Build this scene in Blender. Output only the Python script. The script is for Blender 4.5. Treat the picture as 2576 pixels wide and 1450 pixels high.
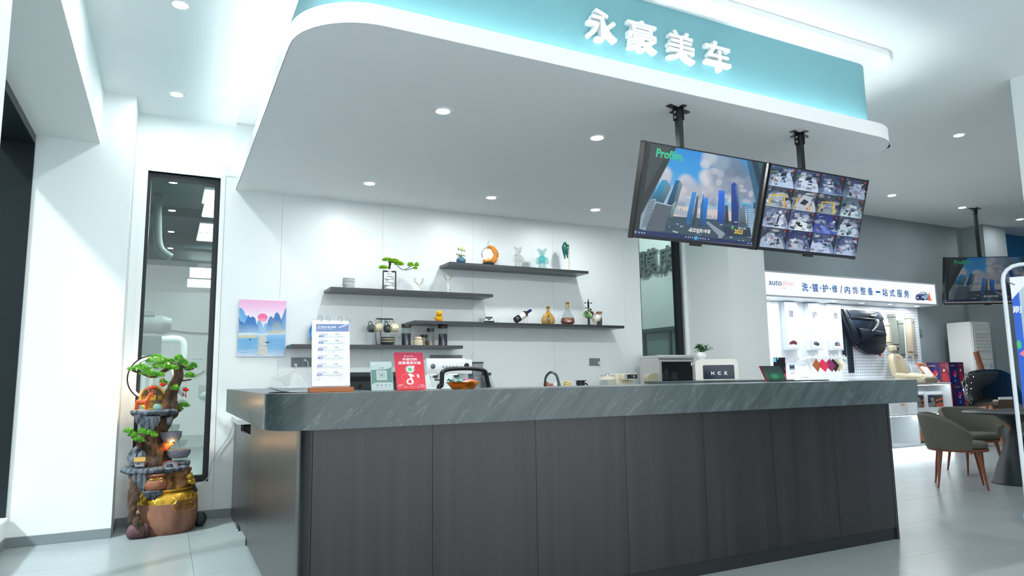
import bpy, bmesh, math, random
from math import pi, sin, cos, radians, tan, atan2, sqrt
from mathutils import Vector, Matrix, noise

scene = bpy.context.scene
for _o in list(bpy.data.objects):
    bpy.data.objects.remove(_o, do_unlink=True)
COL = scene.collection
random.seed(7)

# ---------------------------------------------------------------- camera
FPX, YAW, PITCH, ROLL, CAMH = 1713.875, radians(26.8747), radians(7.4144), radians(-0.7988), 1.22
_fwd = Vector((sin(YAW)*cos(PITCH), cos(YAW)*cos(PITCH), sin(PITCH)))
_right = Vector((cos(YAW), -sin(YAW), 0))
_up = _right.cross(_fwd)
_r2 = _right*cos(ROLL) + _up*sin(ROLL)
_u2 = -_right*sin(ROLL) + _up*cos(ROLL)
CAM = Vector((0, 0, CAMH))
cd = bpy.data.cameras.new('camera')
cd.sensor_width = 36.0
cd.lens = FPX/2576*36.0
cd.clip_start = 0.05
cam = bpy.data.objects.new('camera', cd)
COL.objects.link(cam)
cam.matrix_world = Matrix(((_r2.x, _u2.x, -_fwd.x, CAM.x), (_r2.y, _u2.y, -_fwd.y, CAM.y),
                           (_r2.z, _u2.z, -_fwd.z, CAM.z), (0, 0, 0, 1)))
scene.camera = cam

# ---------------------------------------------------------------- world, sun, exposure
world = bpy.data.worlds.new('daylight')
scene.world = world
world.use_nodes = True
_bg = world.node_tree.nodes['Background']
_bg.inputs['Color'].default_value = (0.90, 0.96, 1.0, 1)
_bg.inputs['Strength'].default_value = 1.2
vs = scene.view_settings
vs.view_transform = 'Standard'
vs.look = 'None'
vs.gamma = 1.0
vs.use_curve_mapping = False
vs.exposure = 1.12
sd_ = bpy.data.lights.new('sun', 'SUN')
sd_.energy = 4.0; sd_.angle = radians(5); sd_.color = (1.0, 0.98, 0.95)
sun = bpy.data.objects.new('sun', sd_); COL.objects.link(sun)
sun.rotation_euler = Vector((0.60, 0.34, -0.72)).to_track_quat('-Z', 'Y').to_euler()

DOWNLIGHT_W = 12.0       # watts of one recessed downlight
STRIP_E = 14.0           # emission of the cove LED strips

# ---------------------------------------------------------------- pixel -> place (2576 x 1450 photograph)
def ray(x, y):
    return _fwd + _r2*((x-1288)/FPX) - _u2*((y-725)/FPX)
def onx(x, y, X):
    d = ray(x, y); return CAM + d*(X/d.x)
def ony(x, y, Y):
    d = ray(x, y); return CAM + d*(Y/d.y)
def onz(x, y, Z):
    d = ray(x, y); return CAM + d*((Z-CAMH)/d.z)
def mpp(p):
    return (Vector(p)-CAM).dot(_fwd)/FPX

# ---------------------------------------------------------------- materials
def lin(c):
    return tuple(((v/255)/12.92 if v/255 <= 0.04045 else ((v/255+0.055)/1.055)**2.4) for v in c)
_M = {}
def mat(name, rgb=(200, 200, 200), rough=0.5, metal=0.0, emit=0.0, trans=0.0, ior=1.45, alpha=1.0, coat=0.0,
        var=0.0, scale=8.0, stretch=(1, 1, 1), bump=0.0, rgb2=None, spec=0.5, coat_rough=0.03):
    if name in _M:
        return _M[name]
    m = bpy.data.materials.new(name)
    m.use_nodes = True
    nt = m.node_tree
    b = nt.nodes['Principled BSDF']
    c = lin(rgb)
    b.inputs['Base Color'].default_value = (*c, 1)
    b.inputs['Roughness'].default_value = rough
    b.inputs['Metallic'].default_value = metal
    b.inputs['IOR'].default_value = ior
    b.inputs['Specular IOR Level'].default_value = spec
    b.inputs['Transmission Weight'].default_value = trans
    b.inputs['Alpha'].default_value = alpha
    b.inputs['Coat Weight'].default_value = coat
    b.inputs['Coat Roughness'].default_value = coat_rough
    if emit:
        b.inputs['Emission Color'].default_value = (*c, 1)
        b.inputs['Emission Strength'].default_value = emit
    tc = nt.nodes.new('ShaderNodeTexCoord')
    mp = nt.nodes.new('ShaderNodeMapping')
    mp.inputs['Scale'].default_value = stretch
    nz = nt.nodes.new('ShaderNodeTexNoise')
    nz.inputs['Scale'].default_value = scale
    nz.inputs['Detail'].default_value = 5
    nt.links.new(tc.outputs['Object'], mp.inputs['Vector'])
    nt.links.new(mp.outputs['Vector'], nz.inputs['Vector'])
    if var or rgb2:
        rmp = nt.nodes.new('ShaderNodeValToRGB')
        c2 = lin(rgb2) if rgb2 else tuple(v*(1-var) for v in c)
        rmp.color_ramp.elements[0].position = 0.32
        rmp.color_ramp.elements[1].position = 0.68
        rmp.color_ramp.elements[0].color = (*c2, 1)
        rmp.color_ramp.elements[1].color = (*c, 1)
        nt.links.new(nz.outputs['Fac'], rmp.inputs['Fac'])
        nt.links.new(rmp.outputs['Color'], b.inputs['Base Color'])
    if bump:
        bp = nt.nodes.new('ShaderNodeBump')
        bp.inputs['Strength'].default_value = bump
        bp.inputs['Distance'].default_value = 0.02
        nt.links.new(nz.outputs['Fac'], bp.inputs['Height'])
        nt.links.new(bp.outputs['Normal'], b.inputs['Normal'])
    _M[name] = m
    return m

def glass(name, rgb=(235, 245, 243), tint=0.92, rough=0.0, refl=0.12):
    """thin clear sheet: mostly see-through with a sharp reflection"""
    if name in _M:
        return _M[name]
    m = bpy.data.materials.new(name)
    m.use_nodes = True
    nt = m.node_tree
    nt.nodes.clear()
    o = nt.nodes.new('ShaderNodeOutputMaterial')
    t = nt.nodes.new('ShaderNodeBsdfTransparent')
    c = lin(rgb)
    t.inputs['Color'].default_value = (c[0]*tint, c[1]*tint, c[2]*tint, 1)
    g = nt.nodes.new('ShaderNodeBsdfGlossy')
    g.inputs['Roughness'].default_value = rough
    fr = nt.nodes.new('ShaderNodeFresnel')
    ge = nt.nodes.new('ShaderNodeNewGeometry')
    io = nt.nodes.new('ShaderNodeMapRange')     # same reflection from both sides of the thin sheet
    io.inputs['To Min'].default_value = 1.45
    io.inputs['To Max'].default_value = 1/1.45
    nt.links.new(ge.outputs['Backfacing'], io.inputs['Value'])
    nt.links.new(io.outputs['Result'], fr.inputs['IOR'])
    ma = nt.nodes.new('ShaderNodeMath')
    ma.operation = 'MULTIPLY_ADD'
    ma.inputs[1].default_value = 1.0
    ma.inputs[2].default_value = refl*0.3
    mx = nt.nodes.new('ShaderNodeMixShader')
    nt.links.new(fr.outputs[0], ma.inputs[0])
    nt.links.new(ma.outputs[0], mx.inputs[0])
    nt.links.new(t.outputs[0], mx.inputs[1])
    nt.links.new(g.outputs[0], mx.inputs[2])
    nt.links.new(mx.outputs[0], o.inputs['Surface'])
    _M[name] = m
    return m

def printmat(name, emit=0.0, rough=0.45, coat=0.0):
    """flat print: colour comes from the ink (face colour attribute)"""
    if name in _M:
        return _M[name]
    m = bpy.data.materials.new(name)
    m.use_nodes = True
    nt = m.node_tree
    b = nt.nodes['Principled BSDF']
    a = nt.nodes.new('ShaderNodeAttribute')
    a.attribute_name = 'ink'
    b.inputs['Roughness'].default_value = rough
    b.inputs['Coat Weight'].default_value = coat
    if emit:
        b.inputs['Base Color'].default_value = (0.01, 0.01, 0.01, 1)
        nt.links.new(a.outputs['Color'], b.inputs['Emission Color'])
        b.inputs['Emission Strength'].default_value = emit
        # soft-edged shapes of the picture carry their coverage in the ink alpha
        nt.links.new(a.outputs['Alpha'], b.inputs['Alpha'])
    else:
        nt.links.new(a.outputs['Color'], b.inputs['Base Color'])
    _M[name] = m
    return m

# ---------------------------------------------------------------- objects
_world_things = {}
def _props(o, label, cat, group=None):
    o['label'] = label
    o['category'] = cat
    if group:
        o['group'] = group
    return o
def thing(name, label, cat, loc=(0, 0, 0), rz=0.0, group=None, w=False):
    """Empty at the thing's base; w=True: its parts are given in world coordinates"""
    o = bpy.data.objects.new(name, None)
    o.empty_display_size = 0.1
    COL.objects.link(o)
    o.location = loc
    o.rotation_euler = (0, 0, rz)
    _props(o, label, cat, group)
    if w:
        _world_things[o.name] = Vector(loc)
    return o
def obj(name, B, m, parent=None, smooth=False, kind=None, label=None):
    me = bpy.data.meshes.new(name)
    bm = B.bm if isinstance(B, MB) else B
    bmesh.ops.recalc_face_normals(bm, faces=bm.faces)
    bm.to_mesh(me)
    bm.free()
    o = bpy.data.objects.new(name, me)
    COL.objects.link(o)
    for mm in (m if isinstance(m, (list, tuple)) else [m]):
        me.materials.append(mm)
    if smooth:
        for p in me.polygons:
            p.use_smooth = True
        if smooth != 'all':
            try:
                me.set_sharp_from_angle(angle=radians(38))
            except Exception:
                pass
    if parent is not None:
        o.parent = parent
        r = parent
        while r.parent:
            r = r.parent
        if parent.name in _world_things:
            o.matrix_parent_inverse = Matrix.Translation(-_world_things[parent.name])
    if kind:
        o['kind'] = kind
    if label:
        o['label'] = label
    return o
def struct(name, B, m, parent=None, smooth=False):
    o = obj(name, B, m, parent, smooth)
    if parent is None:
        o['kind'] = 'structure'
    return o
def tag(o, label, cat, group=None):
    return _props(o, label, cat, group)
def dup(root, loc, rz=None, label=None, group=None):
    r = root.copy(); COL.objects.link(r); r.location = loc
    if rz is not None:
        r.rotation_euler = (0, 0, rz)
    if label: r['label'] = label
    if group: r['group'] = group
    for ch in list(root.children):
        c = ch.copy(); COL.objects.link(c); c.parent = r
        for g in list(ch.children):
            d = g.copy(); COL.objects.link(d); d.parent = c
    return r

# ---------------------------------------------------------------- mesh builder
class MB:
    def __init__(s):
        s.bm = bmesh.new()
        s.mi = 0
    def _face(s, vs):
        try:
            f = s.bm.faces.new(vs)
            f.material_index = s.mi
            return f
        except ValueError:
            return None
    def box(s, x0, x1, y0, y1, z0, z1, bev=0.0, seg=2):
        r = bmesh.ops.create_cube(s.bm, size=1.0)
        vs = r['verts']
        for v in vs:
            v.co = Vector(((x0+x1)/2+v.co.x*(x1-x0), (y0+y1)/2+v.co.y*(y1-y0), (z0+z1)/2+v.co.z*(z1-z0)))
        fs = set(f for v in vs for f in v.link_faces)
        for f in fs: f.material_index = s.mi
        if bev:
            es = list(set(e for v in vs for e in v.link_edges))
            rr = bmesh.ops.bevel(s.bm, geom=es, offset=bev, segments=seg, profile=0.5, affect='EDGES')
            for f in rr['faces']: f.material_index = s.mi
        return s
    def obox(s, c, ax, ay, az, hx, hy, hz, bev=0.0):
        """box with centre c, unit axes and half sizes"""
        c, ax, ay, az = Vector(c), Vector(ax), Vector(ay), Vector(az)
        r = bmesh.ops.create_cube(s.bm, size=2.0)
        vs = r['verts']
        for v in vs:
            v.co = c + ax*(v.co.x*hx) + ay*(v.co.y*hy) + az*(v.co.z*hz)
        for f in set(f for v in vs for f in v.link_faces): f.material_index = s.mi
        if bev:
            es = list(set(e for v in vs for e in v.link_edges))
            bmesh.ops.bevel(s.bm, geom=es, offset=bev, segments=2, profile=0.5, affect='EDGES')
        return s
    def quad(s, *p):
        s._face([s.bm.verts.new(Vector(q)) for q in p]); return s
    def poly(s, pts):
        return s.quad(*pts)
    def prism(s, pts, off):
        """extrude the closed 3-D outline pts by the vector off"""
        off = Vector(off)
        a = [s.bm.verts.new(Vector(p)) for p in pts]
        b = [s.bm.verts.new(Vector(p)+off) for p in pts]
        n = len(a)
        s._face(a); s._face(b[::-1])
        for i in range(n):
            s._face([a[i], a[(i+1) % n], b[(i+1) % n], b[i]])
        return s
    def tube(s, pts, r, seg=8, cap=True, closed=False, squash=1.0, wob=0.0, ws=20.0):
        pts = [Vector(p) for p in pts]
        n = len(pts)
        rad = r if isinstance(r, (list, tuple)) else [r]*n
        rings = []
        up = Vector((0, 0, 1))
        prev = None
        for i in range(n):
            if closed:
                t = pts[(i+1) % n]-pts[i-1]
            else:
                t = pts[min(i+1, n-1)]-pts[max(i-1, 0)]
            if t.length < 1e-9: t = Vector((0, 0, 1))
            t.normalize()
            if prev is None:
                a = up if abs(t.z) < 0.9 else Vector((1, 0, 0))
                u = t.cross(a).normalized()
            else:
                u = (prev - t*prev.dot(t))
                if u.length < 1e-6: u = t.cross(up)
                u.normalize()
            prev = u
            v = t.cross(u)
            ring = []
            for k in range(seg):
                an = 2*pi*k/seg
                rr = rad[i]
                if wob:
                    q = pts[i]+u*cos(an)*rr+v*sin(an)*rr
                    rr *= 1+wob*noise.noise(Vector((q.x*ws, q.y*ws, q.z*ws*0.45)))
                ring.append(s.bm.verts.new(pts[i]+u*(cos(an)*rr)+v*(sin(an)*rr*squash)))
            rings.append(ring)
        m = n if closed else n-1
        for i in range(m):
            A, Bq = rings[i], rings[(i+1) % n]
            for k in range(seg):
                s._face([A[k], A[(k+1) % seg], Bq[(k+1) % seg], Bq[k]])
        if cap and not closed:
            s._face(rings[0][::-1]); s._face(rings[-1])
        return s
    def cyl(s, p0, p1, r0, r1=None, seg=16, cap=True):
        return s.tube([p0, p1], [r0, r0 if r1 is None else r1], seg, cap)
    def lathe(s, prof, c=(0, 0, 0), seg=24, sx=1.0, sy=1.0, axis=None, a0=0.0, a1=2*pi):
        """profile [(r, z)...] turned about the vertical through c (or about axis)"""
        c = Vector(c)
        if axis is not None:
            az = Vector(axis).normalized()
            ax = az.orthogonal().normalized()
            ay = az.cross(ax)
        else:
            ax, ay, az = Vector((1, 0, 0)), Vector((0, 1, 0)), Vector((0, 0, 1))
        full = abs(a1-a0-2*pi) < 1e-6
        nk = seg if full else seg+1
        rings = []
        for r, z in prof:
            if r < 1e-6:
                rings.append([s.bm.verts.new(c+az*z)])
            else:
                rings.append([s.bm.verts.new(c+ax*(r*sx*cos(a0+(a1-a0)*k/seg))+ay*(r*sy*sin(a0+(a1-a0)*k/seg))+az*z) for k in range(nk)])
        if len(rings[0]) > 1 and len(rings[-1]) > 1:
            rings.append(rings[0])          # a ring-shaped section closes on itself
        for i in range(len(rings)-1):
            A, Bq = rings[i], rings[i+1]
            for k in range(seg):
                k2 = (k+1) % nk if full else k+1
                if len(A) == 1 and len(Bq) == 1: continue
                if len(A) == 1: s._face([A[0], Bq[k2], Bq[k]])
                elif len(Bq) == 1: s._face([A[k], A[k2], Bq[0]])
                else: s._face([A[k], A[k2], Bq[k2], Bq[k]])
        return s
    def ball(s, c, rx, ry=None, rz=None, u=14, v=9, rot=None):
        ry = rx if ry is None else ry
        rz = rx if rz is None else rz
        r = bmesh.ops.create_uvsphere(s.bm, u_segments=u, v_segments=v, radius=1.0)
        M = rot if rot is not None else Matrix.Identity(3)
        for q in r['verts']:
            q.co = Vector(c)+M @ Vector((q.co.x*rx, q.co.y*ry, q.co.z*rz))
        for f in set(f for q in r['verts'] for f in q.link_faces): f.material_index = s.mi
        return s
    def torus(s, c, R, r, ax=(0, 0, 1), seg=32, sr=8, sx=1.0):
        az = Vector(ax).normalized()
        a = az.orthogonal().normalized()
        b = az.cross(a)
        pts = [Vector(c)+a*(R*cos(2*pi*k/seg))+b*(R*sin(2*pi*k/seg)*sx) for k in range(seg)]
        return s.tube(pts, r, sr, closed=True)
    def noise(s, amp, sc, seed=0.0):
        s.bm.normal_update()
        for v in s.bm.verts:
            q = v.co*sc+Vector((seed, seed, seed))
            v.co += v.normal*(amp*noise.noise(q))
        return s
    def xf(s, M):
        bmesh.ops.transform(s.bm, matrix=M, verts=s.bm.verts)
        return s
    def sub(s, cuts=1):
        bmesh.ops.subdivide_edges(s.bm, edges=s.bm.edges[:], cuts=cuts, use_grid_fill=True)
        return s

def arc(cx, cy, r, a0, a1, n=8):
    return [(cx+r*cos(a0+(a1-a0)*i/n), cy+r*sin(a0+(a1-a0)*i/n)) for i in range(n+1)]
def rrect(x0, x1, y0, y1, r, n=6):
    """rounded rectangle, counter-clockwise; r is one radius or four (bl, br, tr, tl)"""
    q = r if isinstance(r, (list, tuple)) else (r, r, r, r)
    pts = []
    for (cx, cy, rr, a) in ((x0+q[0], y0+q[0], q[0], pi), (x1-q[1], y0+q[1], q[1], 1.5*pi),
                            (x1-q[2], y1-q[2], q[2], 0), (x0+q[3], y1-q[3], q[3], 0.5*pi)):
        if rr < 1e-6:
            pts.append((cx, cy))
        else:
            pts += arc(cx, cy, rr, a, a+pi/2, n)
    return pts
def smooth_path(pts, n=6):
    pts = [Vector(p) for p in pts]
    out = []
    for i in range(len(pts)-1):
        p0 = pts[max(i-1, 0)]; p1 = pts[i]; p2 = pts[i+1]; p3 = pts[min(i+2, len(pts)-1)]
        for k in range(n):
            t = k/n
            out.append(0.5*((2*p1)+(p2-p0)*t+(2*p0-5*p1+4*p2-p3)*t*t+(3*p1-p0-3*p2+p3)*t**3))
    out.append(pts[-1])
    return out
def lerp(a, b, t):
    return a+(b-a)*t
def smooth_vals(vals, n=6):
    out = []
    for i in range(len(vals)-1):
        for k in range(n):
            out.append(lerp(vals[i], vals[i+1], k/n))
    return out+[vals[-1]]

# ---------------------------------------------------------------- lettering and flat print
_tc = {}
def text_geo(s, bold=0.0, res=2):
    """glyph outlines of the string: vertices (unit em), faces, width"""
    key = (s, bold)
    if key in _tc:
        return _tc[key]
    cu = bpy.data.curves.new('lettering', 'FONT')
    cu.body = s
    cu.size = 1.0
    cu.resolution_u = res
    cu.offset = bold
    cu.fill_mode = 'FRONT'
    ob = bpy.data.objects.new('lettering', cu)
    COL.objects.link(ob)
    dg = bpy.context.evaluated_depsgraph_get()
    me = bpy.data.meshes.new_from_object(ob.evaluated_get(dg))
    V = [v.co.copy() for v in me.vertices]
    F = [tuple(p.vertices) for p in me.polygons]
    bpy.data.objects.remove(ob, do_unlink=True)
    bpy.data.curves.remove(cu)
    bpy.data.meshes.remove(me)
    if V:
        x0 = min(v.x for v in V); x1 = max(v.x for v in V)
        y0 = min(v.y for v in V); y1 = max(v.y for v in V)
    else:
        x0 = x1 = y0 = y1 = 0
    _tc[key] = (V, F, (x0, x1, y0, y1))
    return _tc[key]

class Print:
    """a printed sheet: coloured shapes on the plane o + u*ux + v*uy (ux, uy full-size vectors)"""
    def __init__(s, o, ux, uy, step=0.00006, n=None):
        s.o, s.ux, s.uy = Vector(o), Vector(ux), Vector(uy)
        s.n = Vector(n).normalized() if n is not None else s.ux.cross(s.uy).normalized()
        s.bm = bmesh.new()
        s.lay = s.bm.loops.layers.float_color.new('ink')
        s.k = 0; s.step = step
    def P(s, u, v):
        return s.o+s.ux*u+s.uy*v+s.n*(s.k*s.step)
    clip = False
    def _clip(s, pts):
        for ax, lim, sg in ((0, 0.0, 1), (0, 1.0, -1), (1, 0.0, 1), (1, 1.0, -1)):
            out = []
            for i in range(len(pts)):
                a, b = pts[i-1], pts[i]
                da, db = (a[ax]-lim)*sg, (b[ax]-lim)*sg
                if (da >= 0) != (db >= 0):
                    t = da/(da-db)
                    out.append((a[0]+(b[0]-a[0])*t, a[1]+(b[1]-a[1])*t))
                if db >= 0: out.append(b)
            pts = out
            if len(pts) < 3: return []
        return pts
    def poly(s, pts, c, up=True):
        if up: s.k += 1
        if s.clip:
            pts = s._clip(list(pts))
            if len(pts) < 3: return s
        try:
            f = s.bm.faces.new([s.bm.verts.new(s.P(*p)) for p in pts])
        except ValueError:
            return s
        c = (*lin(c), 1)
        for l in f.loops: l[s.lay] = c
        return s
    def rect(s, u0, v0, u1, v1, c, up=True):
        return s.poly([(u0, v0), (u1, v0), (u1, v1), (u0, v1)], c, up)
    def grad(s, u0, v0, u1, v1, cs, up=True):
        """vertical blend through the colours cs, bottom to top"""
        if up: s.k += 1
        m = len(cs)-1
        for i in range(m):
            a = v0+(v1-v0)*i/m; b = v0+(v1-v0)*(i+1)/m
            f = s.bm.faces.new([s.bm.verts.new(s.P(*p)) for p in ((u0, a), (u1, a), (u1, b), (u0, b))])
            for l, c in zip(f.loops, (cs[i], cs[i], cs[i+1], cs[i+1])): l[s.lay] = (*lin(c), 1)
        return s
    def gpoly(s, pts, cols, up=True):
        if up: s.k += 1
        f = s.bm.faces.new([s.bm.verts.new(s.P(*p)) for p in pts])
        for l, c in zip(f.loops, cols): l[s.lay] = (*lin(c), 1)
        return s
    def disc(s, u, v, ru, rv, c, n=20, up=True):
        return s.poly([(u+ru*cos(2*pi*i/n), v+rv*sin(2*pi*i/n)) for i in range(n)], c, up)
    def soft(s, u, v, ru, rv, c, a=1.0, n=14):
        """soft-edged spot of colour (screens only), kept inside the sheet"""
        s.k += 1
        c = lin(c)
        cl = lambda q: (min(max(q[0], 0), 1), min(max(q[1], 0), 1))
        if not (0 <= u <= 1 and 0 <= v <= 1): return s
        for r0, r1, a0, a1 in ((0, 0.55, a, a*0.9), (0.55, 1, a*0.9, 0)):
            for i in range(n):
                p, q = 2*pi*i/n, 2*pi*(i+1)/n
                pts = [(u+ru*r1*cos(p), v+rv*r1*sin(p), a1), (u+ru*r1*cos(q), v+rv*r1*sin(q), a1)]
                pts += [(u, v, a0)] if r0 == 0 else [(u+ru*r0*cos(q), v+rv*r0*sin(q), a0), (u+ru*r0*cos(p), v+rv*r0*sin(p), a0)]
                f = s.bm.faces.new([s.bm.verts.new(s.P(*cl(w))) for w in pts])
                for l, w in zip(f.loops, pts): l[s.lay] = (*c, w[2])
        return s
    def ring(s, u, v, ru, rv, t, c, n=28, a0=0, a1=2*pi):
        s.k += 1
        for i in range(n):
            a = a0+(a1-a0)*i/n; b = a0+(a1-a0)*(i+1)/n
            s.poly([(u+ru*cos(a), v+rv*sin(a)), (u+ru*cos(b), v+rv*sin(b)),
                    (u+ru*(1-t)*cos(b), v+rv*(1-t)*sin(b)), (u+ru*(1-t)*cos(a), v+rv*(1-t)*sin(a))], c, False)
        return s
    def text(s, t, u, v, h, c, bold=0.0, w=None, slant=0.0):
        """text with its lower left at (u, v), height h and optional width w (fractions of the sheet)"""
        V, F, (x0, x1, y0, y1) = text_geo(t, 0.0)
        if not V: return s
        sv = h/max(y1-y0, 1e-6)
        su = sv*s.uy.length/s.ux.length if w is None else w/max(x1-x0, 1e-6)
        c = (*lin(c), 1)
        # a heavier weight is struck several times, slightly shifted
        shifts = [(0, 0)] if not bold else [(a*bold, b*bold) for a, b in ((-1, -1), (1, -1), (1, 1), (-1, 1), (0, 0))]
        for dx, dy in shifts:
            s.k += 1
            vs = [s.bm.verts.new(s.P(u+(q.x+dx-x0)*su+slant*(q.y-y0)*su, v+(q.y+dy-y0)*sv)) for q in V]
            for f in F:
                try:
                    g = s.bm.faces.new([vs[i] for i in f])
                except ValueError:
                    continue
                for l in g.loops: l[s.lay] = c
        return s
    def bars(s, u0, v0, u1, h, c, seed=0, dens=0.75):
        """a line of print too small to read: short dashes"""
        s.k += 1
        rnd = random.Random(seed+int(u0*1000)+int(v0*7000))
        u = u0
        while u < u1:
            wd = rnd.uniform(0.3, 0.9)*h*s.uy.length/s.ux.length
            if rnd.random() < dens:
                s.rect(u, v0, min(u+wd, u1), v0+h*rnd.uniform(0.7, 1), c, False)
            u += wd*1.35
        return s
    def build(s, name, m, parent=None, label=None):
        me = bpy.data.meshes.new(name)
        s.bm.normal_update()
        for f in s.bm.faces:
            if f.normal.dot(s.n) < 0: f.normal_flip()
        s.bm.to_mesh(me); s.bm.free()
        o = bpy.data.objects.new(name, me)
        me.materials.append(m)
        COL.objects.link(o)
        if parent is not None:
            o.parent = parent
            if parent.name in _world_things:
                o.matrix_parent_inverse = Matrix.Translation(-_world_things[parent.name])
        if label: o['label'] = label
        return o

def letter_solid(ch, o, ux, uz, n, h, depth, bold=0.0, w=None):
    """one raised letter: lower left o, unit directions ux, uz, outward normal n, height h"""
    V, F, (x0, x1, y0, y1) = text_geo(ch, 0.0)
    ss = h/(y1-y0)
    sw = ss if w is None else w/(x1-x0)
    B = MB()
    o, ux, uz, n = Vector(o), Vector(ux), Vector(uz), Vector(n)
    shifts = [(0, 0)] if not bold else [(a*bold, b*bold) for a, b in ((-1, -0.9), (0.88, -1), (1, 0.86), (-0.84, 1), (0.1, 0.06))]
    for k, (dx, dy) in enumerate(shifts):
        dd = depth-k*0.0001
        vs = [B.bm.verts.new(o+ux*((q.x+dx-x0)*sw)+uz*((q.y+dy-y0)*ss)+n*dd) for q in V]
        fs = [f for f in (B._face([vs[i] for i in f]) for f in F) if f]
        bmesh.ops.remove_doubles(B.bm, verts=vs, dist=1e-6)
        fs = [f for f in fs if f.is_valid]
        r = bmesh.ops.extrude_face_region(B.bm, geom=fs)
        for q in r['geom']:
            if isinstance(q, bmesh.types.BMVert):
                q.co -= n*dd
    return B
# ================================================================ the setting
YB = 6.85            # back wall
ZC = 3.745           # main ceiling
ZL = 3.66            # lower ceiling on the left
white = mat('white_wall_paint', (236, 240, 239), 0.55)
ceilw = mat('white_ceiling_paint', (238, 241, 241), 0.6)
panelw = mat('white_wall_panel', (228, 234, 235), 0.35)
greyw = mat('grey_wall_paint', (142, 154, 158), 0.7, var=0.06, scale=3)
bluew = mat('blue_wall_paint', (42, 110, 158), 0.6)
basegrey = mat('grey_skirting', (128, 137, 140), 0.4)
blackal = mat('black_aluminium', (30, 38, 42), 0.35, metal=0.3)
tilem = mat('pale_floor_tile', (156, 164, 166), 0.24, var=0.05, scale=1.6, stretch=(1, 2.2, 1))
groutm = mat('floor_joint', (120, 128, 130), 0.8)

B = MB(); B.box(-3.7, 17, -3.6, 14.4, -0.12, -0.004)
floor = struct('floor', B, groutm)
_tx, _ty, _g = 1.287, 0.64, 0.0025
B = MB(); B.box(_g/2, _tx-_g/2, _g/2, _ty-_g/2, -0.006, 0)
_t0 = None
for i in range(13):
    for j in range(14):
        x = 0.22+_tx*(i-1); y = 3.012+_ty*(j-7)
        if _t0 is None:
            _t0 = obj('floor_tile', B, tilem, floor); t = _t0
        else:
            t = _t0.copy(); COL.objects.link(t)
        t.location = (x, y, 0)
# floors of the two rooms behind the glass
B = MB(); B.box(-3.6, 4.2, 7.5, 14.4, -0.004, 0.0)
struct('floor_wash_bay', B, mat('wash_bay_floor', (170, 182, 180), 0.35))

B = MB(); B.box(-1.5, 17, -2.2, 7.6, ZC, ZC+0.15)
struct('ceiling', B, ceilw)
B = MB(); B.box(-1.02, 0.5, -2.2, YB, ZL, ZC)
struct('ceiling_left', B, ceilw)
B = MB(); B.box(-1.35, -0.576, -2.2, 6.44, 3.2, ZL)
struct('trim_1', B, white)
# back wall around the tall window (opening x -.225...39, z .32..3.13)
WX0, WX1, WZ0, WZ1 = -0.225, 0.385, 0.325, 3.13
B = MB()
B.box(-0.33, WX0, YB+0.012, YB+0.16, 0, ZC)
B.box(WX0, WX1, YB+0.012, YB+0.16, 0, WZ0)
B.box(WX0, WX1, YB+0.012, YB+0.16, WZ1, ZC)
B.box(WX1, 5.28, YB+0.012, YB+0.16, 0, ZC)
B.box(-0.33, 0.52, YB, YB+0.012, WZ1+0.03, ZC)
B.box(5.28, 6.62, YB+0.012, YB+0.16, 3.03, ZC)
B.box(5.28, 6.62, YB+0.012, YB+0.16, 0, 0.84)
wall_back = struct('wall_back', B, white)
_s = [0.43, 0.953, 1.963, 2.985, 4.012, 5.03, 5.28]
for a, b in zip(_s[:-1], _s[1:]):
    B = MB(); B.box(a+0.001, b-0.001, YB, YB+0.013, 0.0, 3.14)
    obj('panel', B, panelw, wall_back)
B = MB(); B.box(-0.33, 0.585, YB-0.012, YB, 0, 0.075, 0.003)
struct('baseboard_back', B, basegrey)
B = MB()
B.box(-1.35, -0.33, 6.44, YB+0.16, 0, ZL)
struct('wall_pilaster', B, white)
B = MB(); B.box(-1.02, -0.32, 6.428, 6.44, 0, 0.075, 0.003); B.box(-0.33, -0.318, 6.428, YB-0.012, 0, 0.075, 0.003)
struct('baseboard_pilaster', B, basegrey)
# left wall with the dark shop window
B = MB()
B.box(-1.35, -1.02, -2.2, 2.95, 0, 3.2)
B.box(-1.35, -1.02, 2.95, 6.44, 0, 0.2)
B.box(-1.02, -0.572, 2.25, 2.95, 0, ZL)
struct('wall_left', B, white)
B = MB(); B.box(-1.02, -1.008, 2.95, 6.428, 0, 0.075)
struct('baseboard_left', B, basegrey)
w2 = struct('window_2', MB().box(-1.3, -1.02, 6.425, 6.44, 0.2, 3.2).box(-1.3, -1.02, 2.95, 3.02, 0.2, 3.2)
            .box(-1.3, -1.02, 3.02, 6.425, 3.13, 3.2).box(-1.3, -1.26, 4.66, 4.72, 0.26, 3.13), blackal)
obj('sill', MB().box(-1.31, -1.0, 2.96, 6.425, 0.2, 0.225, 0.004), mat('sill_white', (225, 229, 230), 0.3), w2)
obj('pane', MB().box(-1.275, -1.267, 3.02, 6.425, 0.225, 3.13), glass('shop_window_glass', (228, 238, 240), 0.92, refl=0.15), w2)
# shutters of the building across, seen through that window
sh = struct('trim_2', MB().box(-4.2, -4.1, 2.0, 16.0, 0, 3.4), mat('outside_wall', (46, 58, 68), 0.7))
_sl = None
for k in range(29):
    if _sl is None:
        _sl = obj('slat', MB().box(-4.1, -4.04, 2.0, 16.0, 0, 0.06), mat('outside_slat', (84, 98, 110), 0.5), sh); q = _sl
    else:
        q = _sl.copy(); COL.objects.link(q)
    q.location = (0, 0, 0.4+k*0.1)
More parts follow.
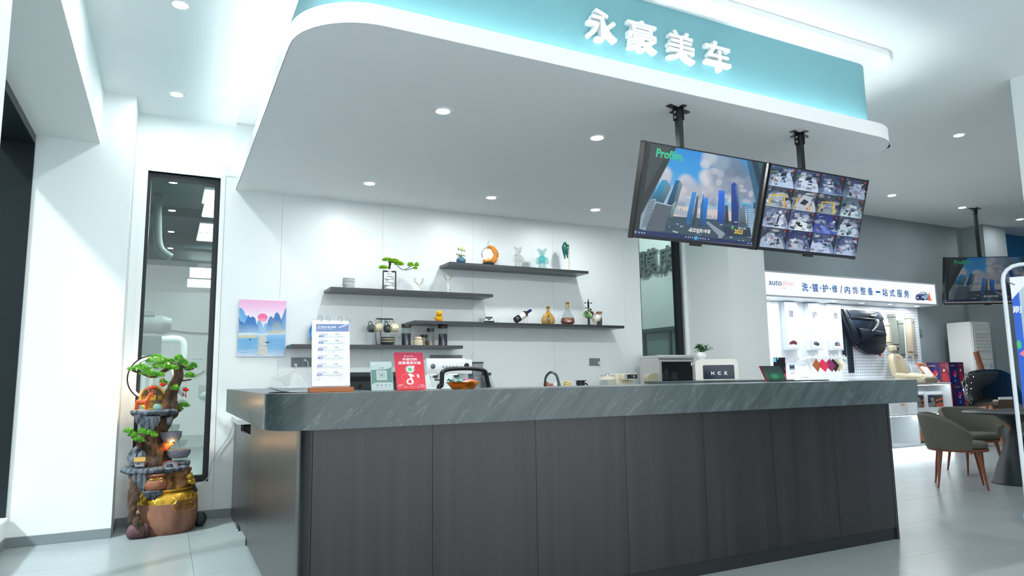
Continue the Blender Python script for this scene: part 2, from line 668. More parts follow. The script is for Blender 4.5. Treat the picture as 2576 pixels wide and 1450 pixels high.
# tall window to the wash bay
w1 = struct('window_1', MB()
            .box(WX0, WX0+0.028, YB+0.045, YB+0.11, WZ0, WZ1).box(WX1-0.045, WX1, YB+0.045, YB+0.11, WZ0, WZ1)
            .box(WX0+0.028, WX1-0.045, YB+0.045, YB+0.11, WZ1-0.06, WZ1).box(WX0+0.028, WX1-0.045, YB+0.045, YB+0.11, WZ0, WZ0+0.055), blackal)
obj('pane', MB().box(WX0+0.02, WX1-0.03, YB+0.075, YB+0.083, WZ0+0.03, WZ1-0.03), glass('wash_bay_glass', (234, 242, 240), 0.95, refl=0.12), w1)
_cw = mat('window_casing_white', (232, 237, 238), 0.3)
_c = 0.042
for bx in ((WX0-_c, WX0, WZ0-_c, WZ1+_c), (WX1, WX1+_c, WZ0-_c, WZ1+_c), (WX0, WX1, WZ1, WZ1+_c), (WX0, WX1, WZ0-_c, WZ0)):
    obj('casing', MB().box(bx[0], bx[1], YB-0.004, YB+0.13, bx[2], bx[3]), _cw, w1)
B = MB()
B.box(-0.33, WX0-_c, YB, YB+0.012, 0.0, WZ1+0.0299); B.box(WX0-_c, WX1+_c, YB, YB+0.012, 0, WZ0-_c)
struct('wall_back_lining', B, panelw)
# wash bay shell
wbw = mat('wash_bay_wall', (214, 220, 218), 0.4)
B = MB(); B.box(-3.6, 4.2, 14.3, 14.4, 0, 3.5); B.box(-1.45, -1.35, 7.1, 14.3, 0, 3.5); B.box(4.1, 4.2, 7.01, 14.3, 0, 3.5)
bay = struct('wall_wash_bay', B, wbw)
for k in range(5):
    obj('panel', MB().box(-1.3+k*1.05, -0.262+k*1.05, 14.285, 14.3, 0, 2.9), mat('wash_bay_panel', (222, 228, 226), 0.25), bay)
B = MB(); B.box(-3.6, 4.2, 7.01, 14.4, 3.5, 3.6)
B.box(-3.6, 4.2, 9.85, 10.05, 3.38, 3.5); B.box(-3.6, 4.2, 11.7, 12.0, 3.3, 3.5)
struct('ceiling_wash_bay', B, mat('wash_bay_dark_ceiling', (38, 60, 64), 0.7))
# film room behind the narrow window
w3 = struct('window_3', MB().box(5.885, 5.955, YB+0.02, YB+0.1, 0.84, 3.03).box(5.28, 5.31, YB+0.03, YB+0.1, 0.84, 3.03), blackal)
obj('pane', MB().box(5.31, 5.885, YB+0.06, YB+0.068, 0.84, 3.03), glass('film_room_glass', (228, 240, 238), 0.95, refl=0.05), w3)
obj('casing', MB().cyl((5.985, YB-0.02, 0.84), (5.985, YB-0.02, 3.03), 0.03, seg=16), _cw, w3, True)
B = MB(); B.box(7.2, 7.3, 7.2, 12.2, 1.98, 4.0); B.box(4.3, 7.2, 12.1, 12.2, 0, 4.0); B.box(4.2, 4.3, 7.1, 12.2, 0, 4.0)
struct('wall_film_room', B, mat('film_room_white', (232, 238, 238), 0.35))
B = MB(); B.box(4.2, 7.3, 7.05, 12.2, 4.0, 4.1)
struct('ceiling_film_room', B, ceilw)
# column, grey wall and what lies to the right
B = MB(); B.box(6.0, 6.6, 6.06, YB+0.16, 0, ZC)
struct('wall_column', B, white)
B = MB(); B.box(6.6, 12.6, 7.05, 7.2, 0, ZC)
struct('wall_right_grey', B, greyw)
B = MB(); B.box(12.6, 13.28, 6.68, 7.2, 0, ZC)
struct('wall_column_grey', B, mat('pale_grey_paint', (150, 160, 163), 0.7))
B = MB(); B.box(13.28, 17, 7.0, 7.2, 0, ZC); B.box(16.9, 17, -2.2, 7.0, 0, ZC)
struct('wall_right_blue', B, bluew)
B = MB(); B.box(6.6, 17, -2.2, -2.1, 0, ZC)  # unseen wall added behind the camera to darken the lounge
struct('wall_front_light_block', B, white)
B = MB(); B.box(6.49, 7.2, 2.3, 3.095, 0, ZC)
struct('wall_column_near', B, white)

# ---------------------------------------------------------------- recessed downlights
trim_m = mat('lamp_trim', (240, 242, 242), 0.4)
def downlight(name, label, loc, group, watts, r=0.055):
    t = thing(name, label, 'ceiling light', loc, group=group)
    obj('trim_ring', MB().lathe([(r*0.86, -0.004), (r*1.22, -0.004), (r*1.25, 0.0), (r*0.86, 0.0)], (0, 0, 0), 24), trim_m, t, True)
    # the lens itself gives the light: watts spread over its area
    lm = mat('lamp_lens_%d' % round(watts*100), (250, 254, 255), 0.4, emit=watts/(pi*pi*(r*0.88)**2))
    obj('lens', MB().lathe([(0, -0.002), (r*0.88, -0.002), (r*0.88, 0.0), (0, 0.0)], (0, 0, 0), 24), lm, t)
    return t
for (x, y, s) in ((1.613, 4.19, 'near the sign front, above the menu stand'), (2.873, 4.19, 'left of the first hanging screen'), (4.139, 4.19, 'above the hanging screens')):
    downlight('downlight', 'round recessed downlight in the canopy soffit '+s, (x, y, 3.03), 'downlights in the canopy soffit', DOWNLIGHT_W)
for (x, y, s) in ((1.62, 6.112, 'above the bonsai shelf'), (2.874, 6.112, 'above the flower vase shelf'), (4.139, 6.112, 'above the parrot ornament')):
    downlight('downlight', 'round recessed downlight near the wall '+s, (x, y, 3.03), 'downlights in the canopy soffit', DOWNLIGHT_W*0.5)
for k, (y, s) in enumerate(((6.255, 'above the fountain'), (4.685, 'second from the fountain'), (3.12, 'third from the fountain'), (1.55, 'fourth from the fountain'), (-0.02, 'fifth from the fountain'))):
    downlight('downlight', 'round white downlight in the lower ceiling '+s, (-0.024, y, ZL), 'downlights along the window side', DOWNLIGHT_W*0.4)
for (x, y, s) in ((7.54, 4.14, 'over the round table'), (9.26, 6.08, 'over the display wall'), (11.0, 6.1, 'right of the display sign'), (12.8, 6.19, 'beside the blue wall'),
                  (9.28, 4.14, 'beyond the round table'), (11.02, 4.14, 'over the far aisle'), (7.54, 2.2, 'over the aisle by the near column'), (9.28, 2.2, 'over the open floor')):
    downlight('downlight', 'added unseen ceiling downlight '+s, (x, y, ZC), 'downlights in the lounge ceiling', DOWNLIGHT_W*0.35)
for (x, y, s) in ((1.2, 1.4, 'before the counter corner with the menu stand'), (3.2, 1.4, 'before the middle of the counter'), (5.2, 1.4, 'before the counter end by the lounge'),
                  (1.2, -0.6, 'by the shop front, in line with the menu stand'), (3.2, -0.6, 'by the shop front, in line with the counter middle'), (5.2, -0.6, 'by the shop front, in line with the lounge')):
    downlight('downlight', 'added unseen ceiling downlight '+s, (x, y, ZC), 'added unseen downlights in front of the counter', DOWNLIGHT_W*0.5)  # unseen lamps, added for the light they give

# ---------------------------------------------------------------- canopy with the lit teal band
cano_w = mat('canopy_white', (236, 238, 239), 0.5)
teal = mat('teal_band_paint', (112, 166, 174), 0.55)
led = mat('led_strip', (250, 253, 252), 0.5, emit=STRIP_E)
can = thing('reception_canopy', 'large white canopy with rounded corners and a teal lit band above the counter', 'canopy', (2.9, 5.0, 3.03), w=True)
CX0, CX1, CY0 = 0.52, 5.275, 3.253
def zpoly(pts, z):
    return [(x, y, z) for x, y in pts]
_o = rrect(CX0, CX1, CY0, YB, (0.42, 0.42, 0, 0), 12)
_q = rrect(CX0+0.004, CX1-0.004, CY0+0.004, YB, (0.416, 0.416, 0, 0), 12)
B = MB(); B.prism(zpoly(_q, 3.0301), (0, 0, 0.039))
obj('soffit', B, mat('canopy_soffit', (238, 241, 243), 0.6), can)
_i = rrect(CX0+0.03, CX1-0.03, CY0+0.03, YB, (0.39, 0.39, 0, 0), 12)
B = MB()
n = len(_o)
va = [[B.bm.verts.new((x, y, z)) for x, y in P] for P, z in ((_o, 3.03), (_o, 3.143), (_i, 3.143), (_i, 3.07))]
for A, Q in zip(va[:-1], va[1:]):
    for k in range(n):
        if k != n-2:        # the span along the wall stays open
            B._face([A[k], A[(k+1) % n], Q[(k+1) % n], Q[k]])
obj('fascia', B, cano_w, can, True)
_t = rrect(CX0+0.15, CX1-0.17, CY0+0.145, YB, (0.3, 0.22, 0, 0), 12)
B = MB(); B.prism(zpoly(_t, 3.075), (0, 0, 3.70-3.075))
obj('teal_band', B, teal, can, True)
_p = rrect(CX0-0.015, CX1-0.08, CY0-0.05, YB, (0.35, 0.25, 0, 0), 12)
B = MB(); B.prism(zpoly(_p, 3.70), (0, 0, ZC-3.70))
obj('ceiling_plate', B, cano_w, can, True)
_l = rrect(CX0+0.075, CX1-0.075, CY0+0.075, YB-0.02, (0.34, 0.34, 0, 0), 12)
_k = rrect(CX0+0.09, CX1-0.09, CY0+0.09, YB-0.02, (0.325, 0.325, 0, 0), 12)
B = MB()
for k in range(len(_l)):
    if k == len(_l)-2:
        continue
    k1 = (k+1) % len(_l)
    a, b, c, d = _l[k], _l[k1], _k[k1], _k[k]
    B.quad((*a, 3.085), (*b, 3.085), (*c, 3.085), (*d, 3.085))
    B.quad((*a, 3.076), (*b, 3.076), (*b, 3.085), (*a, 3.085))
    B.quad((*d, 3.076), (*c, 3.076), (*c, 3.085), (*d, 3.085))
obj('light_strip', B, led, can)
# raised letters on the band
sg = thing('shop_sign', 'four raised white Chinese letters on the teal canopy band', 'sign', (3.0, CY0+0.1, 3.4), w=True)
_lw = mat('sign_letter_white', (240, 243, 244), 0.4)
_yt = CY0+0.145
for ch, (xa, ya), (xb, yb) in (('永', (1480, 118), (1556, 32)), ('豪', (1583, 140), (1656, 60)), ('美', (1684, 160), (1751, 84)), ('车', (1779, 181), (1842, 112))):
    pa = ony(xa, ya, _yt-0.05); pb = ony(xb, yb, _yt-0.05)
    # the row of letters is level: use one height for all
    w = pb.x-pa.x
    obj('letter', letter_solid(ch, (pa.x+w*0.05, _yt, 3.318), (1, 0, 0), (0, 0, 1), (0, -1, 0), 0.205, 0.04, 0.02, w*0.9), _lw, sg)
# small camera at the canopy corner
sc = thing('ceiling_sensor', 'small white ceiling sensor beside the canopy corner', 'sensor', onz(2232, 362, ZC)-Vector((0, 0, 0.0)))
obj('base', MB().lathe([(0, -0.02), (0.05, -0.02), (0.06, 0), (0, 0)], (0, 0, 0), 20), trim_m, sc, True)
obj('lens', MB().ball((0, 0, -0.02), 0.03), mat('sensor_dark', (40, 44, 48), 0.2), sc, True)
# ================================================================ counter
def stone(name, base, vein, rot=0.75, light=0.27):
    if name in _M: return _M[name]
    m = mat(name, base, 0.3, coat=0.3, coat_rough=0.15)
    nt = m.node_tree; b = nt.nodes['Principled BSDF']
    tc = nt.nodes.new('ShaderNodeTexCoord')
    mp = nt.nodes.new('ShaderNodeMapping'); mp.inputs['Rotation'].default_value = (0, rot, 0)
    mp2 = nt.nodes.new('ShaderNodeMapping'); mp2.inputs['Scale'].default_value = (1.0, 1.0, 7.0)
    nt.links.new(tc.outputs['Object'], mp.inputs['Vector']); nt.links.new(mp.outputs[0], mp2.inputs['Vector'])
    n1 = nt.nodes.new('ShaderNodeTexNoise'); n1.inputs['Scale'].default_value = 2.2; n1.inputs['Detail'].default_value = 8; n1.inputs['Distortion'].default_value = 0.6
    n2 = nt.nodes.new('ShaderNodeTexNoise'); n2.inputs['Scale'].default_value = 1.7; n2.inputs['Detail'].default_value = 6; n2.inputs['Distortion'].default_value = 1.1
    for q in (n1, n2): nt.links.new(mp2.outputs[0], q.inputs['Vector'])
    ab = nt.nodes.new('ShaderNodeMath'); ab.operation = 'SUBTRACT'; ab.inputs[1].default_value = 0.5
    nt.links.new(n2.outputs['Fac'], ab.inputs[0])
    ab2 = nt.nodes.new('ShaderNodeMath'); ab2.operation = 'ABSOLUTE'; nt.links.new(ab.outputs[0], ab2.inputs[0])
    r1 = nt.nodes.new('ShaderNodeValToRGB')
    r1.color_ramp.elements[0].position = 0.3; r1.color_ramp.elements[1].position = 0.72
    r1.color_ramp.elements[0].color = (*[v*0.72 for v in lin(base)], 1); r1.color_ramp.elements[1].color = (*[v*1.3 for v in lin(base)], 1)
    nt.links.new(n1.outputs['Fac'], r1.inputs['Fac'])
    r2 = nt.nodes.new('ShaderNodeValToRGB')
    r2.color_ramp.elements[0].position = 0.0; r2.color_ramp.elements[1].position = 0.013
    r2.color_ramp.elements[0].color = (light, light, light, 1); r2.color_ramp.elements[1].color = (0, 0, 0, 1)
    nt.links.new(ab2.outputs[0], r2.inputs['Fac'])
    mx = nt.nodes.new('ShaderNodeMix'); mx.data_type = 'RGBA'
    nt.links.new(r2.outputs['Color'], mx.inputs['Factor']); nt.links.new(r1.outputs['Color'], mx.inputs['A'])
    mx.inputs['B'].default_value = (*lin(vein), 1)
    nt.links.new(mx.outputs['Result'], b.inputs['Base Color'])
    return m
def wood(name, base, hi, rough=0.35, sc=(9, 9, 0.25)):
    if name in _M: return _M[name]
    m = mat(name, hi, rough, rgb2=base, scale=2.2, stretch=sc, coat=0.5, coat_rough=0.3)
    return m
slate = stone('grey_slate_slab', (66, 79, 81), (140, 150, 150))
dwood = wood('dark_streaked_laminate', (10, 11, 13), (33, 31, 33))
plinth_m = mat('dark_plinth', (26, 30, 32), 0.4)

ZT, ZS = 1.157, 0.992
SF = 3.2
ctr = thing('reception_counter', 'long dark wood reception counter with a thick grey stone top', 'counter', (2.7, 3.5, 0), w=True)
_xj = ony(1755, 1000, SF).x
_left = [(0.415, 5.56)] + [(x, y) for x, y in arc(0.415+0.2, SF+0.2, 0.2, pi, 1.5*pi, 10)] + [(_xj-0.0008, SF), (_xj-0.0008, 3.72), (0.98, 3.72), (0.98, 5.56)]
_right2 = [(_xj+0.0008, SF)] + [(x, y) for x, y in arc(5.0-0.03, SF+0.03, 0.03, 1.5*pi, 2*pi, 4)] + [(5.0, 3.72), (_xj+0.0008, 3.72)]
for P in (_left, _right2):
    obj('stone_slab', MB().prism(zpoly(P, ZS), (0, 0, ZT-ZS)), slate, ctr, True)
_bx = [0.637+(4.835-0.637)*i/7 for i in range(8)]
for a, b in zip(_bx[:-1], _bx[1:]):
    obj('front_panel', MB().box(a+0.001, b-0.001, 3.362, 3.385, 0.085, ZS-0.002), dwood, ctr)
obj('end_panel', MB().box(4.835, 4.862, 3.36, 3.72, 0.0, ZS-0.002), dwood, ctr)
obj('plinth', MB().box(0.62, 4.835, 3.372, 3.70, 0.0, 0.084).box(0.606, 0.96, 3.70, 5.49, 0, 0.03), plinth_m, ctr)
_cp = arc(0.585+0.056, 3.362+0.056, 0.056, pi, 1.5*pi, 8)
_cp = [(0.585, 3.50)]+_cp[1:-1]+[(0.6355, 3.362), (0.6355, 3.385)]+[(0.61, 3.42), (0.608, 3.50)]
obj('corner_post', MB().prism(zpoly(_cp, 0.03), (0, 0, ZS-0.032)), dwood, ctr, True)
obj('side_panel', MB().box(0.585, 0.608, 3.502, 5.49, 0.03, ZS-0.002), dwood, ctr)
obj('back_panel', MB().box(0.64, 4.83, 3.66, 3.69, 0.1, ZS-0.002).box(0.93, 0.955, 3.7, 5.49, 0.03, ZS-0.002), dwood, ctr)
obj('desk_shelf', MB().box(0.98, 4.83, 3.70, 4.3, 0.72, 0.75), dwood, ctr)
# swing gate between counter and wall
gt = thing('counter_gate', 'low dark wood gate panel between the counter end and the back worktop', 'gate', (0.597, 5.9, 0), w=True)
obj('gate_panel', MB().box(0.586, 0.608, 5.505, 6.245, 0.06, 0.80), dwood, gt)
for _y in (5.6, 6.15):
    obj('gate_foot', MB().box(0.59, 0.604, _y, _y+0.04, 0.0, 0.06), plinth_m, gt)
# back worktop
bw = thing('back_worktop', 'low wall cabinet run with pale worktop under the shelves', 'cabinet', (3.2, 6.5, 0), w=True)
obj('worktop', MB().box(0.56, 5.28, 6.25, YB-0.002, 0.85, 0.89), mat('pale_worktop', (190, 196, 197), 0.3, var=0.1, scale=30), bw)
obj('end_panel', MB().box(0.588, 0.61, 6.25, YB-0.002, 0.0, 0.85), dwood, bw)
_cd = [0.612+(5.26-0.612)*i/8 for i in range(9)]
for a, b in zip(_cd[:-1], _cd[1:]):
    obj('cabinet_door', MB().box(a+0.002, b-0.002, 6.285, 6.303, 0.1, 0.835), dwood, bw)
obj('carcass', MB().box(0.612, 5.26, 6.305, YB-0.01, 0.08, 0.849), plinth_m, bw)
obj('plinth', MB().box(0.612, 5.26, 6.34, 6.36, 0.0, 0.08), plinth_m, bw)
# side stand with thin stone top that carries the small fridge
sd = thing('side_cabinet', 'side cabinet with thin dark stone top beside the white column', 'cabinet', (5.1, 5.3, 0), w=True)
obj('stone_top', MB().box(4.4, 5.75, 4.98, 5.7, 1.128, 1.152), slate, sd)
for i in range(3):
    obj('cabinet_door', MB().box(4.43+i*0.435, 4.86+i*0.435, 5.01, 5.03, 0.08, 1.126), dwood, sd)
obj('carcass', MB().box(4.43, 5.73, 5.032, 5.68, 0.0, 1.127), plinth_m, sd)

# ================================================================ wall shelves
shelf_m = wood('dark_shelf_board', (30, 36, 40), (44, 50, 54), 0.4, (0.3, 8, 8))
SHF = 6.56
def shelf(label, pl, pr, py, xl_wall=None):
    a = ony(*pl, SHF); b = ony(*pr, SHF)
    z = (a.z+b.z)/2
    o = obj('wall_shelf', MB().box(a.x, b.x, SHF, YB, z-0.032, z, 0.002, 1), shelf_m)
    tag(o, label, 'shelf', 'dark floating wall shelves')
    return z, a.x, b.x
ZSH1, *_ = shelf('dark floating shelf holding the bear figures and parrots, highest on the wall', (1130.5, 659.4), (1480.8, 681.7), 0)
ZSH2, *_ = shelf('dark floating shelf holding the bonsai vase and antlered deer', (831.7, 722), (1240.7, 740), 0)
ZSH3, *_ = shelf('long dark floating shelf holding the liquor bottles and mug tree', (1042.8, 806.9), (1570.7, 819.4), 0)
ZSH4, *_ = shelf('dark floating shelf holding mugs, plates and storage jars, lowest on the wall', (732.8, 865.9), (1164.9, 870), 0)

# ================================================================ prints on a plane, traced by pixel
class Sheet(Print):
    """plane given by its lower left, lower right and upper left corner"""
    def __init__(s, bl, br, tl, step=0.00006):
        bl, br, tl = Vector(bl), Vector(br), Vector(tl)
        super().__init__(bl, br-bl, tl-bl, step)
        if s.n.dot(CAM-bl) < 0: s.n = -s.n
    def uv(s, x, y):
        d = ray(x, y); t = (s.o-CAM).dot(s.n)/d.dot(s.n); q = CAM+d*t-s.o
        a, b = s.ux, s.uy
        aa, ab, bb = a.dot(a), a.dot(b), b.dot(b); qa, qb = q.dot(a), q.dot(b); D = aa*bb-ab*ab
        return ((qa*bb-qb*ab)/D, (qb*aa-qa*ab)/D)

# ================================================================ hanging screens
scr_black = mat('screen_black_plastic', (16, 17, 19), 0.3)
screen_p = printmat('screen_picture', emit=0.36)
screen_dim = printmat('screen_picture_dim', emit=0.1)
pole_m = mat('pole_black_steel', (40, 46, 50), 0.35, metal=0.6)

def city(S, cr, rnd):
    """the city view; cr maps the crop pixels of the nearer screen to (u, v)"""
    c = cr
    S.grad(0, 0, 1, 1, [(225, 215, 215), (205, 212, 222), (120, 190, 232), (60, 170, 240), (40, 150, 235)])
    for (x, y, r, col) in ((430, 470, 90, (225, 225, 232)), (440, 530, 75, (205, 208, 220)), (700, 560, 80, (218, 220, 230)), (740, 640, 110, (196, 202, 216)),
                           (680, 720, 130, (186, 194, 210)), (930, 700, 120, (170, 180, 198)), (860, 760, 140, (188, 196, 212)), (1010, 560, 120, (214, 218, 226)),
                           (960, 500, 90, (226, 228, 234)), (1130, 480, 150, (150, 168, 188)), (1240, 400, 190, (124, 146, 168)), (1340, 560, 200, (112, 136, 160)),
                           (1120, 330, 120, (150, 176, 200)), (990, 270, 90, (200, 210, 222)), (940, 350, 60, (215, 222, 230)), (1180, 640, 160, (152, 168, 190)), (1440, 700, 190, (140, 156, 180)),
                           (1040, 720, 110, (182, 190, 206)), (600, 700, 90, (206, 210, 222))):
        S.soft(*c(x, y), r/1480*1.35, r/1180*1.4, col, 0.95, 18)
    for _ in range(46):
        x, y = rnd.uniform(420, 1500), rnd.uniform(430, 860)
        if x > 900 or y > 640: S.soft(*c(x, y), rnd.uniform(0.02, 0.06), rnd.uniform(0.02, 0.06), rnd.choice([(236, 236, 240), (206, 210, 222), (140, 156, 178), (170, 182, 200), (226, 222, 228)]), 0.6, 12)
    S.poly([c(x, y) for x, y in ((590, 860), (1540, 960), (1560, 1080), (540, 1010))], (226, 212, 208))
    for k in range(26):
        x = 560+k*22; y = 905+k*5
        S.poly([c(x, y+60), c(x+15, y+60), c(x+15, y-rnd.uniform(0, 45)), c(x, y-rnd.uniform(0, 45))], (150, 172, 196), k == 0)
    S.poly([c(x, y) for x, y in ((140, 1010), (520, 985), (1100, 1030), (1560, 1080), (1540, 1330), (120, 1160))], (58, 84, 104))
    for (pts, col) in (
            (((170, 960), (300, 640), (345, 650), (260, 900), (200, 980)), (66, 112, 158)),
            (((285, 790), (410, 545), (470, 548), (395, 820)), (40, 132, 170)), (((470, 548), (520, 640), (430, 830), (380, 815)), (86, 128, 142)),
            (((470, 840), (580, 548), (625, 552), (545, 860)), (24, 84, 130)), (((625, 552), (660, 600), (580, 880), (540, 860)), (96, 124, 130)),
            (((510, 860), (590, 800), (540, 1010), (480, 1000)), (120, 146, 150)),
            (((690, 1090), (780, 690), (828, 695), (770, 1100)), (44, 122, 190)), (((770, 1100), (832, 745), (855, 750), (830, 1020), (800, 1100)), (60, 82, 92)),
            (((870, 1100), (880, 860), (918, 710), (922, 800), (900, 1100)), (40, 104, 164)), (((895, 1105), (925, 760), (975, 770), (940, 1110)), (30, 112, 196)),
            (((1080, 1060), (1100, 672), (1172, 680), (1172, 1090)), (30, 96, 200)), (((1172, 1070), (1176, 850), (1210, 855), (1226, 1090)), (52, 64, 74)),
            (((1255, 1090), (1253, 600), (1285, 575), (1320, 600), (1355, 870), (1340, 1100)), (28, 62, 140)), (((1320, 600), (1355, 870), (1340, 960), (1300, 620)), (70, 100, 150)),
            (((1330, 1110), (1345, 880), (1415, 870), (1440, 1120)), (104, 124, 142)), (((1380, 870), (1385, 820), (1490, 830), (1495, 870)), (90, 160, 205)),
            (((1440, 1120), (1440, 880), (1555, 880), (1500, 1290)), (60, 120, 160)), (((1520, 820), (1570, 810), (1545, 960), (1520, 950)), (40, 76, 118))):
        pp_ = S._clip([c(*p) for p in pts]); vv_ = [p[1] for p in pp_]; lo_, hi_ = min(vv_), max(vv_)
        S.gpoly(pp_, [tuple(min(255, int(q*lerp(0.72, 1.28, (p[1]-lo_)/(hi_-lo_+1e-6)))) for q in col) for p in pp_])
    # tower block balconies
    S.poly([c(*p) for p in ((150, 1000), (250, 790), (340, 770), (300, 1020), (205, 1160), (135, 1140))], (150, 172, 186))
    S.poly([c(*p) for p in ((205, 1160), (340, 820), (535, 870), (480, 1000), (440, 1180))], (112, 126, 136))
    for k in range(16):
        t = k/16
        y0 = 840+t*320
        S.poly([c(330-t*120, y0), c(530-t*70, y0+35), c(530-t*70, y0+43), c(330-t*120, y0+9)], (52, 66, 86), k == 0)
        S.poly([c(250-t*95, 800+t*330), c(320-t*70, 800+t*320), c(320-t*70, 808+t*320), c(250-t*95, 808+t*330)], (70, 88, 108), False)
    for k in range(14):
        S.poly([c(1335+k*2, 890+k*16), c(1430, 884+k*16), c(1430, 888+k*16), c(1335+k*2, 894+k*16)], (56, 72, 92), k == 0)
        S.poly([c(1446, 900+k*26), c(1545-k*3, 905+k*26), c(1545-k*3, 912+k*26), c(1446, 907+k*26)], (190, 214, 226), False)
    for k in range(6):
        S.poly([c(1455+k*16, 890), c(1459+k*16, 890), c(1480+k*4, 1240), c(1476+k*4, 1240)], (190, 214, 226), False)
    for k in range(90):
        x = rnd.uniform(470, 1500); y = rnd.uniform(990+x*0.04, 1180+x*0.08); r = rnd.uniform(6, 26)
        S.poly([c(x, y), c(x+r*1.6, y+r*0.2), c(x+r*1.4, y+r*0.8), c(x-r*0.2, y+r*0.6)],
               rnd.choice([(40, 62, 60), (170, 190, 204), (90, 116, 138), (36, 52, 78), (196, 206, 214), (60, 90, 80), (110, 70, 74)]), k % 8 == 0)
    S.poly([c(*p) for p in ((940, 1060), (970, 1050), (1180, 1200), (1130, 1260))], (150, 164, 182))
    S.poly([c(*p) for p in ((1140, 1120), (1480, 1130), (1500, 1240), (1200, 1230))], (38, 56, 84))
    # window frame of the cabin
    S.poly([c(*p) for p in ((212, 70), (590, 140), (150, 990), (80, 1150), (60, 1240))], (64, 76, 78))
    S.poly([c(*p) for p in ((530, 132), (585, 150), (165, 930), (185, 720))], (40, 52, 56))
    S.poly([c(*p) for p in ((212, 70), (275, 130), (130, 1150), (70, 1160))], (34, 44, 46))
    S.poly([c(*p) for p in ((1440, 305), (1640, 330), (1590, 760), (1560, 860))], (52, 104, 138))
    S.poly([c(*p) for p in ((1500, 315), (1680, 330), (1640, 560), (1600, 700))], (30, 58, 82))
    S.poly([c(*p) for p in ((1570, 330), (1640, 335), (1615, 490))], (44, 92, 96))
    S.poly([c(*p) for p in ((1645, 325), (1690, 332), (1535, 1388), (1495, 1290))], (8, 10, 14))
    # player bar and writing
    S.poly([c(*p) for p in ((90, 1145), (1550, 1310), (1535, 1350), (75, 1210))], (24, 46, 96))
    S.disc(*c(822, 1252), 0.014, 0.024, (60, 190, 240), 16)
    for k, x in enumerate((700, 730, 757, 785, 857, 882, 908, 935, 975)):
        S.disc(*c(x, 1238+(x-700)*0.105), 0.005, 0.009, (200, 214, 236), 8, k == 0)
    for k, x in enumerate((95, 133, 165, 195, 1460, 1495)):
        S.disc(*c(x, 1180+(x-95)*0.1), 0.006, 0.009, (180, 206, 240), 8, False)
    u, v = c(338, 262); S.text('Profilm.', u, v, 0.088, (60, 214, 160), 0.03)
    u, v = c(742, 1172); S.text('在过去的1年里', u, v, 0.045, (244, 246, 248), 0.03)
    u, v = c(1285, 1195); S.text('2023', u, v, 0.05, (240, 214, 70), 0.03)
    u, v = c(1333, 1142); S.text('膜族 Profilm', u, v, 0.024, (226, 232, 236), 0.01)
    u, v = c(1245, 1150); S.text('冬', u, v, 0.05, (110, 200, 130), 0.02)

def bracket(t, x, y, z, ztv, ytv, yaw=0.0):
    """ceiling mount: crossing arms, clevis and square pole"""
    ca, sa = cos(yaw), sin(yaw)
    ax, ay = Vector((ca, sa, 0)), Vector((-sa, ca, 0))
    c = Vector((x, y, z))
    obj('pole', MB().obox(c+Vector((0, 0, (ztv-z)/2)), ax, ay, (0, 0, 1), 0.0195, 0.0195, (z-ztv)/2-0.002), pole_m, t)
    pl = obj('ceiling_plate', MB().obox(c+Vector((0, 0, -0.004)), (ax+ay*0.25).normalized(), (ay-ax*0.25).normalized(), (0, 0, 1), 0.11, 0.02, 0.0035)
             .obox(c+Vector((0, 0, -0.004)), (ay+ax*0.1).normalized(), (ax-ay*0.1).normalized(), (0, 0, 1), 0.075, 0.018, 0.0034)
             .obox(c+ax*0.024+Vector((0, 0, -0.045)), ax, ay, (0, 0, 1), 0.004, 0.024, 0.04).obox(c-ax*0.024+Vector((0, 0, -0.045)), ax, ay, (0, 0, 1), 0.004, 0.024, 0.04), scr_black, t)
    for s in (-1, 1):
        for dz in (-0.03, -0.065):
            obj('bolt', MB().cyl(c+ax*0.028*s+Vector((0, 0, dz)), c+ax*0.034*s+Vector((0, 0, dz)), 0.008, seg=8), mat('zinc_bolt', (210, 214, 216), 0.3, metal=0.8), pl)

def hanging_tv(name, label, tl, tr, bl, pole, draw, m, zc, yaw=0.0, thick=0.05):
    tl, tr, bl = Vector(tl), Vector(tr), Vector(bl)
    ux = (tr-tl); W = ux.length; ux.normalize()
    uz = (tl-bl); Hh = uz.length; uz.normalize()
    n = ux.cross(uz); n.normalize()
    if n.dot(CAM-tl) < 0: n = -n
    c = (tr+bl)/2
    t = thing(name, label, 'television', c, w=True)
    obj('housing', MB().obox(c-n*(thick/2), ux, n, uz, W/2, thick/2-0.001, Hh/2, 0.004), scr_black, t, True)
    be = MB()
    for s in (-1, 1):
        be.obox(c+ux*(s*(W/2-0.004))+n*0.002, ux, n, uz, 0.004, 0.003, Hh/2)
    be.obox(c+uz*(Hh/2-0.004)+n*0.002, ux, n, uz, W/2-0.008, 0.003, 0.004)
    be.obox(c-uz*(Hh/2-0.011)+n*0.002, ux, n, uz, W/2-0.008, 0.003, 0.011)
    be.obox(c-uz*(Hh/2+0.008)+n*0.0, ux, n, uz, 0.05, 0.006, 0.008)
    obj('bezel', be, mat('bezel_dark', (34, 37, 41), 0.35), t)
    o = c-ux*(W/2-0.008)-uz*(Hh/2-0.022)+n*0.0006
    S = Sheet(o, o+ux*(W-0.016), o+uz*(Hh-0.03), 0.00002)
    S.clip = True
    draw(S)
    S.build('screen', m, t)
    obj('back_mount', MB().obox(c-n*(thick+0.012), ux, n, uz, 0.12, 0.012, 0.12), pole_m, t)
    bracket(t, pole[0], pole[1], zc, (c-n*(thick+0.02)).z, 0, yaw)
    return t

